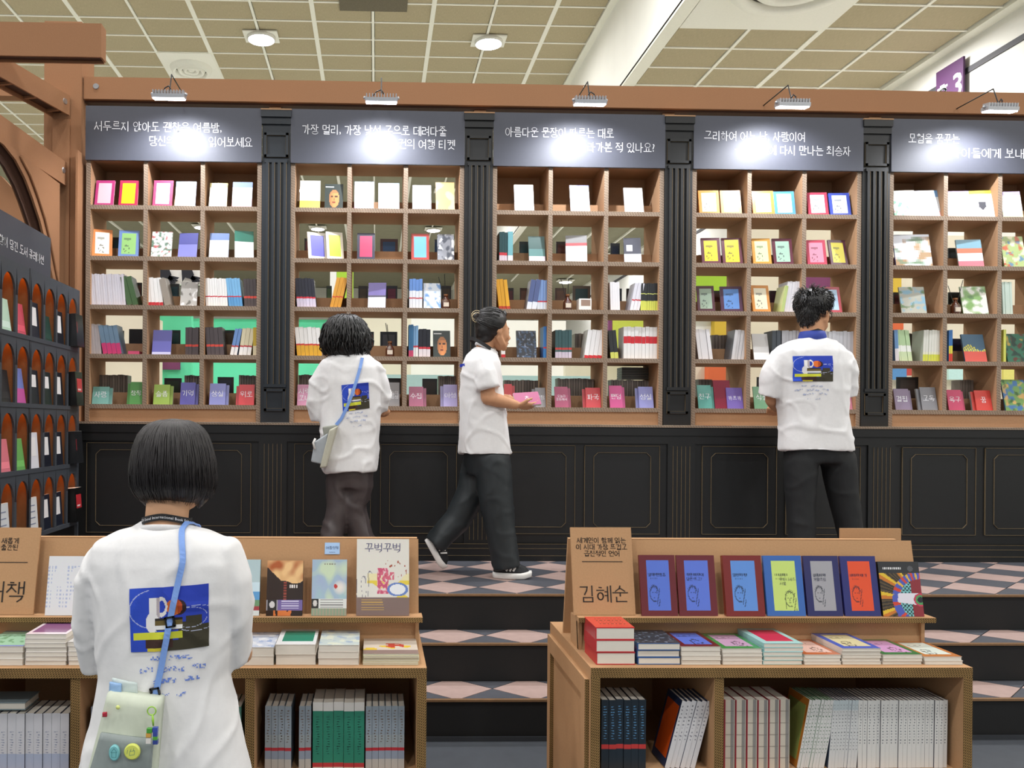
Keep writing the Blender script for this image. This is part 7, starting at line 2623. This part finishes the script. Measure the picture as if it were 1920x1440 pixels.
sp = [Q.p(681, 666, 0.05)] + [on_shirt(bv2, QS, x, y, 0.006) for x, y in ((679, 670), (675, 690), (668, 715), (660, 740), (650, 765), (640, 785), (630, 797))]
part('strap', band_ribbon(sp, 0.018, lambda p: Vector((0, -1, 0.1)), 0.004), BLUE_STRAP, bag2)


def bag_box(fig, quad_, y0, y1, m, name, parent):
    pts = [fig.p(*q) for q in quad_]
    me = MB().prism([(p.x, p.z) for p in pts], y0, y1).mesh(name, m, fix=True)
    bm = bmesh.new()
    bm.from_mesh(me)
    bmesh.ops.bevel(bm, geom=list(bm.edges), offset=0.012, segments=3, affect='EDGES', profile=0.6)
    bm.to_mesh(me)
    bm.free()
    return link(name, me, parent)


QB = Fig(4.8)
Yb = 4.98 - 0.2
bag_box(QB, [(590, 828), (615, 812), (612, 872), (583, 866)], Yb, Yb + 0.09, mat('pale_grey_mesh_bag', '#a3a9ae', 0.6, 0.06), 'body', bag2)
bag_box(QB, [(618, 806), (634, 798), (612, 876), (600, 877)], Yb - 0.02, Yb + 0.1, mat('stone_bag_side', '#b9b7a6', 0.7, 0.05), 'gusset', bag2)
bag_box(QB, [(604, 800), (632, 796), (622, 822), (608, 826)], Yb + 0.02, Yb + 0.09, mat('olive_grey_flap', '#8f9188', 0.7, 0.05), 'flap', bag2)
part('pull_cord', MB().tube([QB.p(592, 822, -0.03), QB.p(588, 830, -0.03), QB.p(591, 842, -0.03)], 0.006, 6), SOLE, bag2, smooth=True)

# ---------------------------------------------------------------- 3. walking person in profile, holding a booklet
H = Fig(4.98)
g3 = thing('person', 'person with hair bun walking past shelves, reading a pink booklet', 'person')
tors = [(650, 894, 920, 0.06), (656, 884, 930, 0.09), (666, 874, 936, 0.14), (680, 868, 938, 0.175), (700, 865, 940, 0.185), (740, 863, 944, 0.18), (790, 862, 950, 0.18), (830, 861, 956, 0.185), (851, 860, 959, 0.19)]
sn = [(902, 682, -0.13, 19, 0.075), (905, 705, -0.165, 22, 0.085), (909, 733, -0.18, 23, 0.085)]
sf = [(904, 682, 0.13, 18, 0.075), (912, 705, 0.165, 20, 0.08), (920, 733, 0.18, 21, 0.08)]
sh3, bv3 = shirt(H, tors, [sn, sf], 0.0105, 17.0, 0.014, g3)
cc = H.p(912, 652)
part('neck_rib', MB().tube([cc + Vector((0.062 * math.cos(t), 0.07 * math.sin(t), -0.03 * math.cos(t) - 0.006)) for t in [2 * math.pi * k / 24 for k in range(25)]], [(0.009, 0.007)] * 25, 8, cap=False), COTTON2, g3, smooth=True)
bd = MB()
hc = H.p(926, 622)
P3 = head_shape(bd, hc, 0.98, Vector((0.93, 0.36, -0.12)))
bd.tube([H.p(905, 668), H.p(909, 650), H.p(917, 630)], [0.056, 0.05, 0.05], 14)
H.loft(bd, [(664, 884, 926, 0.1), (700, 874, 930, 0.14), (850, 872, 945, 0.14), (870, 874, 945, 0.14)], 24)
sho, elb, wri = H.p(905, 690, -0.165), H.p(907, 748, -0.185), H.p(962, 761, -0.15)
bd.tube([sho, sho.lerp(elb, 0.5), elb], [0.046, 0.045, 0.041], 14)
bd.ball(elb, 0.041, 12)
bd.tube([elb, elb.lerp(wri, 0.35), wri], [0.041, 0.04, 0.026], 14)
hand(bd, wri, (1, 0.25, -0.06), (0.0, 0.55, 1), 0.92, 0.45, 1)
sho, elb, wri2 = H.p(908, 690, 0.165), H.p(915, 745, 0.17), H.p(960, 748, 0.06)
bd.tube([sho, elb], [0.045, 0.04], 14)
bd.ball(elb, 0.04, 12)
bd.tube([elb, elb.lerp(wri2, 0.35), wri2], [0.04, 0.038, 0.026], 14)
hand(bd, wri2, (1, -0.5, 0.0), (0.0, -0.3, 1), 0.92, 0.5, -1)
for a, b in (((915, 860, -0.08), (945, 1050, -0.08)),):
    A, B = H.p(*a), H.p(*b)
    bd.tube([A, A.lerp(B, 0.5), B], [0.075, 0.05, 0.035], 12)
bd.tube([H.p(900, 860, 0.08), H.p(884, 940, 0.08), H.p(818, 1020, 0.08)], [0.075, 0.05, 0.034], 12)
link('body', setm(fuse(bd, 0.006, 4, 'body'), SKIN), g3)
face_details(P3, 0.98, g3)
mb = MB()
H.limb(mb, [(920, 860, -0.08, 34, 0.1), (925, 920, -0.085, 33, 0.1), (933, 985, -0.085, 29, 0.095), (946, 1060, -0.085, 27, 0.095)], 22, False)
H.limb(mb, [(905, 862, 0.08, 34, 0.1), (888, 925, 0.085, 31, 0.1), (858, 978, 0.085, 26, 0.09), (816, 1026, 0.085, 23, 0.09)], 22, False)
H.loft(mb, [(842, 868, 950, 0.16), (862, 870, 952, 0.16), (890, 874, 952, 0.14)], 24)
link('trousers', setm(fuse(mb, 0.012, 3, 'trousers', folds(0.011, 6.0, 8, 1.5)), TROUS_GR), g3)
f0 = H.p(920, 1079, -0.085)
f1 = H.p(990, 1079, -0.085)
sneaker(None, (f1.x, f1.y - 0.03, PLAT_Z + 0.001), (f0.x, f0.y, PLAT_Z + 0.001), g3, sole_h=0.036, w=0.045)
hl, to = H.p(797, 1016, 0.085), H.p(829, 1074, 0.085)
d_ = (to - hl).normalized()
sneaker(None, Vector((to.x, to.y, max(to.z, PLAT_Z + 0.004))), hl, g3, sole_h=0.036, w=0.045, up=Vector((0.85, 0, 0.5)))
# hair drawn back into a bun
f3 = Vector((0.93, 0.36, 0)).normalized()
hm = MB()
hm.ball(hc + f3 * -0.022 + Vector((0, 0, 0.048)), (0.1, 0.096, 0.098), 24)
hm.ball(hc + f3 * -0.058 + Vector((0, 0, 0.005)), (0.062, 0.07, 0.085), 20)
hm.tube([hc + f3 * 0.045 + Vector((0, 0, 0.108)), hc + f3 * 0.066 + Vector((0, 0, 0.09))], [0.038, 0.03], 12)
capm = fuse(hm, 0.0065, 3, 'hair', lambda c: 0.0015 * noise.noise(Vector(((c.z - hc.z) * 90, (c.y - hc.y) * 90, (c.x - hc.x) * 9))))
# keep the face and ear clear of hair
bm = bmesh.new()
bm.from_mesh(capm)
kill = [v for v in bm.verts if ((v.co - hc).dot(f3) > 0.004 + max(0, (v.co.z - hc.z)) * 0.75 and v.co.z - hc.z < 0.078) or v.co.z - hc.z < -0.075]
bmesh.ops.delete(bm, geom=kill, context='VERTS')
bm.to_mesh(capm)
bm.free()
hairo = link('hair', setm(capm, HAIR), g3)
bun = hc + Vector((-0.095, 0, 0.085))
sm = MB()
sm.ball(bun, (0.036, 0.036, 0.034), 16)
rr = random.Random(3)
for k in range(60):
    a0 = rr.uniform(0, 6.28)
    tl = rr.uniform(-0.9, 0.9)
    pts = []
    for q in range(9):
        t = a0 + q * 0.45
        pts.append(bun + Vector((math.cos(t) * 0.035, math.sin(t) * 0.035 * math.cos(tl), math.sin(t) * 0.035 * math.sin(tl) + 0.012 * math.cos(t))))
    sm.tube(pts, 0.003, 5)
for k in range(240):
    v = Vector((rr.uniform(-0.2, 1), rr.uniform(-1, 1), rr.uniform(-0.3, 1)))
    if v.length < 0.2:
        continue
    v.normalize()
    if v.dot(f3) > 0.1 and v.z < 0.55:
        continue
    pts = []
    for q in range(8):
        f = q / 7
        d = (v * (1 - f) + (Vector((-0.75, 0, 0.28))) * f)
        d.normalize()
        pts.append(hc + f3 * -0.022 + Vector((0, 0, 0.048)) + Vector((d.x * 0.103, d.y * 0.095, d.z * 0.099)))
    sm.tube(pts, [0.0012, 0.002, 0.0022, 0.0022, 0.0022, 0.002, 0.0018, 0.001], 5)
part('bun', sm, HAIR, hairo, smooth=True)
clip = MB()
CLIPM = mat('pale_gold_clip', '#bfae8e', 0.3, 0.05, metal=0.6)
for s_ in (-1, 1):
    clip.tube([bun + Vector((0.03 * math.cos(t) - 0.012, -0.04 * 1 + 0.01 * s_, 0.028 * math.sin(t) + 0.008 * s_)) for t in [0.3 + 0.5 * k for k in range(10)]], 0.003, 6)
clip.tube([bun + Vector((0.01, -0.045, -0.02)), bun + Vector((0.035, -0.048, -0.05)), bun + Vector((0.04, -0.045, -0.085))], [0.003, 0.004, 0.002], 6)
part('hair_clip', clip, CLIPM, hairo, smooth=True)
lp = [H.p(905, 652) + Vector((0.075 * math.cos(t), 0.085 * math.sin(t), -0.045 * math.cos(t) + 0.01)) for t in [2 * math.pi * k / 28 for k in range(29)]]
lcc = H.p(905, 652)
part('lanyard', band_ribbon(lp, 0.02, lambda p: (p - lcc) * Vector((1, 1, 0.2))), LANY, g3)
# edge of blue back print
drape(quad_grid(H, (862, 683), (869, 682), (869, 688), (862, 689)), 6, 5, lambda u, v: C('#2c40b0'), bv3, 'shirt_print', sh3, off=0.003)
# held booklet
bk = thing('held_booklet', 'pink word booklet held open-handed by the walking person', 'booklet', tuple(H.p(981, 750, -0.13)), (math.radians(-38), math.radians(-4), math.radians(6)))
m = MB().box(-0.075, 0.075, -0.0045, -0.004, -0.045, 0.05, col=C('#b85a86'))
m.box(-0.075, 0.075, 0.0085, 0.009, -0.045, 0.05, col=C('#b85a86'))
part('cover', m, PRINT, bk)
boxpart('pages', -0.074, 0.074, -0.004, 0.0085, -0.0445, 0.0495, PAGES, bk)
lettering('초', 0.045, LETTER, bk, (0.0, -0.0052, -0.015), align='CENTER')

# ---------------------------------------------------------------- 4. man with glasses at the fourth bookcase
Mn = Fig(5.06)
MS = Fig(4.93)
g4 = thing('person', 'person with short black hair and glasses facing the fourth bookcase', 'person')
tors = [(632, 1502, 1544, 0.058), (638, 1486, 1560, 0.078), (646, 1466, 1578, 0.1), (660, 1450, 1592, 0.12), (685, 1448, 1598, 0.132), (720, 1455, 1592, 0.135), (780, 1463, 1588, 0.14), (820, 1463, 1595, 0.148), (844, 1462, 1599, 0.15)]
sl = [(1464, 672, 0.0, 18, 0.075), (1452, 700, 0.02, 20, 0.085), (1448, 742, 0.05, 19, 0.085)]
sr = [(1582, 672, 0.0, 18, 0.075), (1593, 700, 0.02, 18, 0.085), (1597, 742, 0.05, 17, 0.085)]
sh4, bv4 = shirt(Mn, tors, [sl, sr], 0.0105, 23.0, 0.015, g4)
collar(Mn, 1501, 1545, 635, 0.06, g4)
bcol = Mn.p(1523, 627)
part('blue_collar', MB().loft([(Mn.p(1523, 642), 0.086, 0.078), (Mn.p(1523, 629), 0.078, 0.074), (Mn.p(1523, 622), 0.07, 0.068)], 26), mat('royal_blue_cloth', '#3447a0', 0.7, 0.04), g4, smooth=True)
bd = MB()
hc4 = Mn.p(1527, 588, 0.01)
P4 = head_shape(bd, hc4, 1.06, Vector((0.82, 0.57, -0.12)))
Mn.limb(bd, [(1523, 645, 0, 21), (1523, 622, 0, 20), (1526, 600, 0.005, 20)])
Mn.loft(bd, [(650, 1475, 1572, 0.09), (700, 1468, 1578, 0.105), (845, 1475, 1585, 0.115), (860, 1475, 1588, 0.115)], 24)
for x0, x1, s_ in ((1450, 1466, -1), (1595, 1582, 1)):
    Mn.limb(bd, [(x0, 690, 0.02, 13), (x0 + 6 * -s_, 750, 0.07, 11)])
    el, wr = Mn.p(x0 + 6 * -s_, 750, 0.07), Mn.p(1494 if s_ < 0 else 1562, 764, 0.27)
    bd.tube([el, el.lerp(wr, 0.4), wr], [0.036, 0.034, 0.026], 14)
    hand(bd, wr, (-0.3 * s_, 1, 0), (0, 0.2, -1), 1.05, 0.5, s_)
for pts_ in (((1503, 860), (1500, 920), (1503, 1000), (1503, 1062)), ((1570, 860), (1580, 920), (1594, 1000), (1604, 1062))):
    bd.tube([Mn.p(*q) for q in pts_], [0.07, 0.06, 0.048, 0.036], 12)
link('body', setm(fuse(bd, 0.008, 3, 'body'), SKIN), g4)
face_details(P4, 1.06, g4)
tr = legs_mesh(Mn, [(1503, 860, 0, 30, 0.11), (1500, 920, 0.0, 27, 0.1), (1503, 1000, 0.0, 25, 0.095), (1503, 1058, 0.0, 23, 0.09)],
               [(1570, 860, 0, 30, 0.11), (1580, 920, 0.0, 28, 0.1), (1594, 1000, 0.0, 22, 0.09), (1604, 1058, 0.0, 21, 0.085)],
               [(832, 1470, 1594, 0.125), (850, 1472, 1596, 0.125), (868, 1476, 1596, 0.115)], 0.013, 14.0, 0.009)
link('trousers', setm(tr, TROUS_BK), g4)
for px in (1502, 1606):
    a = Mn.p(px, 1060, 0.0)
    sneaker(None, (a.x, a.y + 0.18, PLAT_Z + 0.001), (a.x, a.y - 0.09, PLAT_Z + 0.001), g4)
hm = MB()
hm.ball(hc4 + Vector((-0.01, -0.012, 0.062)), (0.108, 0.106, 0.1), 24)
hm.ball(hc4 + Vector((-0.05, -0.03, 0.0)), (0.06, 0.07, 0.085), 20)
hm.ball(hc4 + Vector((0.05, 0.04, 0.11)), (0.062, 0.062, 0.05), 16)
capm = fuse(hm, 0.009, 3, 'hair', lambda c: 0.004 * noise.noise(c * 40))
bm = bmesh.new()
bm.from_mesh(capm)
ff = Vector((0.82, 0.57, 0)).normalized()
kill = [v for v in bm.verts if ((v.co - hc4).dot(ff) > 0.02 + max(0, v.co.z - hc4.z) * 0.3 and v.co.z - hc4.z < 0.07)]
bmesh.ops.delete(bm, geom=kill, context='VERTS')
bm.to_mesh(capm)
bm.free()
hairo = link('hair', setm(capm, HAIR), g4)
sm = MB()
rr = random.Random(12)
for k in range(620):
    v = Vector((rr.uniform(-1, 1), rr.uniform(-1, 1), rr.uniform(-0.55, 1)))
    if v.length < 0.2:
        continue
    v.normalize()
    if v.dot(ff) > 0.35 and v.z < 0.3:
        continue
    base = hc4 + Vector((-0.012, -0.016, 0.055)) + Vector((v.x * 0.104, v.y * 0.102, v.z * 0.098))
    if v.z < 0:
        base += Vector((0.02 * -v.x, 0.02 * -v.y, 0.0)) * -v.z * 1.5
    t = Vector((0.35, 0.2, -0.75)) - v * v.dot(Vector((0.35, 0.2, -0.75))) + v * (0.3 if v.z > 0.4 else 0.12) + Vector((rr.uniform(-0.3, 0.3),) * 3)
    t.normalize()
    L = rr.uniform(0.03, 0.05) if v.z > 0 else rr.uniform(0.02, 0.03)
    sm.tube([base - v * 0.006, base + t * L * 0.5 + v * 0.004, base + t * L], [0.003, 0.0025, 0.0006], 5)
low = [v for v in capm.vertices if v.co.z < hc4.z + 0.06]
for v in rr.sample(low, min(len(low), 420)):
    d = Vector((rr.uniform(-0.004, 0.004), rr.uniform(-0.004, 0.004), -0.018))
    sm.tube([v.co - v.normal * 0.002, v.co + d * 0.5 + v.normal * 0.003, v.co + d + v.normal * 0.001], [0.0024, 0.0022, 0.0005], 5)
part('hair_strands', sm, HAIR, hairo, smooth=True)['kind'] = 'stuff'
# glasses
gl = MB()
for sd in (-1, 1):
    ring = []
    for k in range(17):
        t = 2 * math.pi * k / 16
        ring.append(P4(0.1, sd * 0.033 + 0.024 * math.cos(t), 0.004 + 0.019 * math.sin(t)))
    gl.tube(ring, 0.0024, 6, cap=False)
    gl.tube([P4(0.098, sd * 0.057, 0.01), P4(0.05, sd * 0.082, 0.012), P4(-0.008, sd * 0.088, 0.008)], 0.0024, 6)
gl.tube([P4(0.102, -0.009, 0.008), P4(0.104, 0, 0.011), P4(0.102, 0.009, 0.008)], 0.0024, 6)
gls = thing('eyeglasses', 'thin black eyeglasses worn by the person at the fourth bookcase', 'glasses')
part('frame', gl, BLACKP, gls, smooth=True)
lc = Mn.p(1523, 622)
lp = [lc + Vector((0.068 * math.cos(t), 0.064 * math.sin(t), 0.006 - 0.02 * abs(math.cos(t)))) for t in [math.pi + math.pi * k / 20 for k in range(21)]]
part('lanyard', band_ribbon(lp, 0.013, lambda p: (p - lc) * Vector((1, 1, 0))), LANY, g4)
drape(quad_grid(MS, (1491, 667), (1561, 667), (1560, 715), (1491, 715)), 72, 60, tee_art, bv4, 'shirt_print', sh4, off=0.004)
drape(quad_grid(MS, (1493, 722), (1556, 722), (1556, 752), (1493, 752)), 70, 40, scribble(8, '#a8b2d2'), bv4, 'shirt_scribble', sh4, off=0.004)['kind'] = 'stuff'

bpy.data.scenes.remove(TMP)
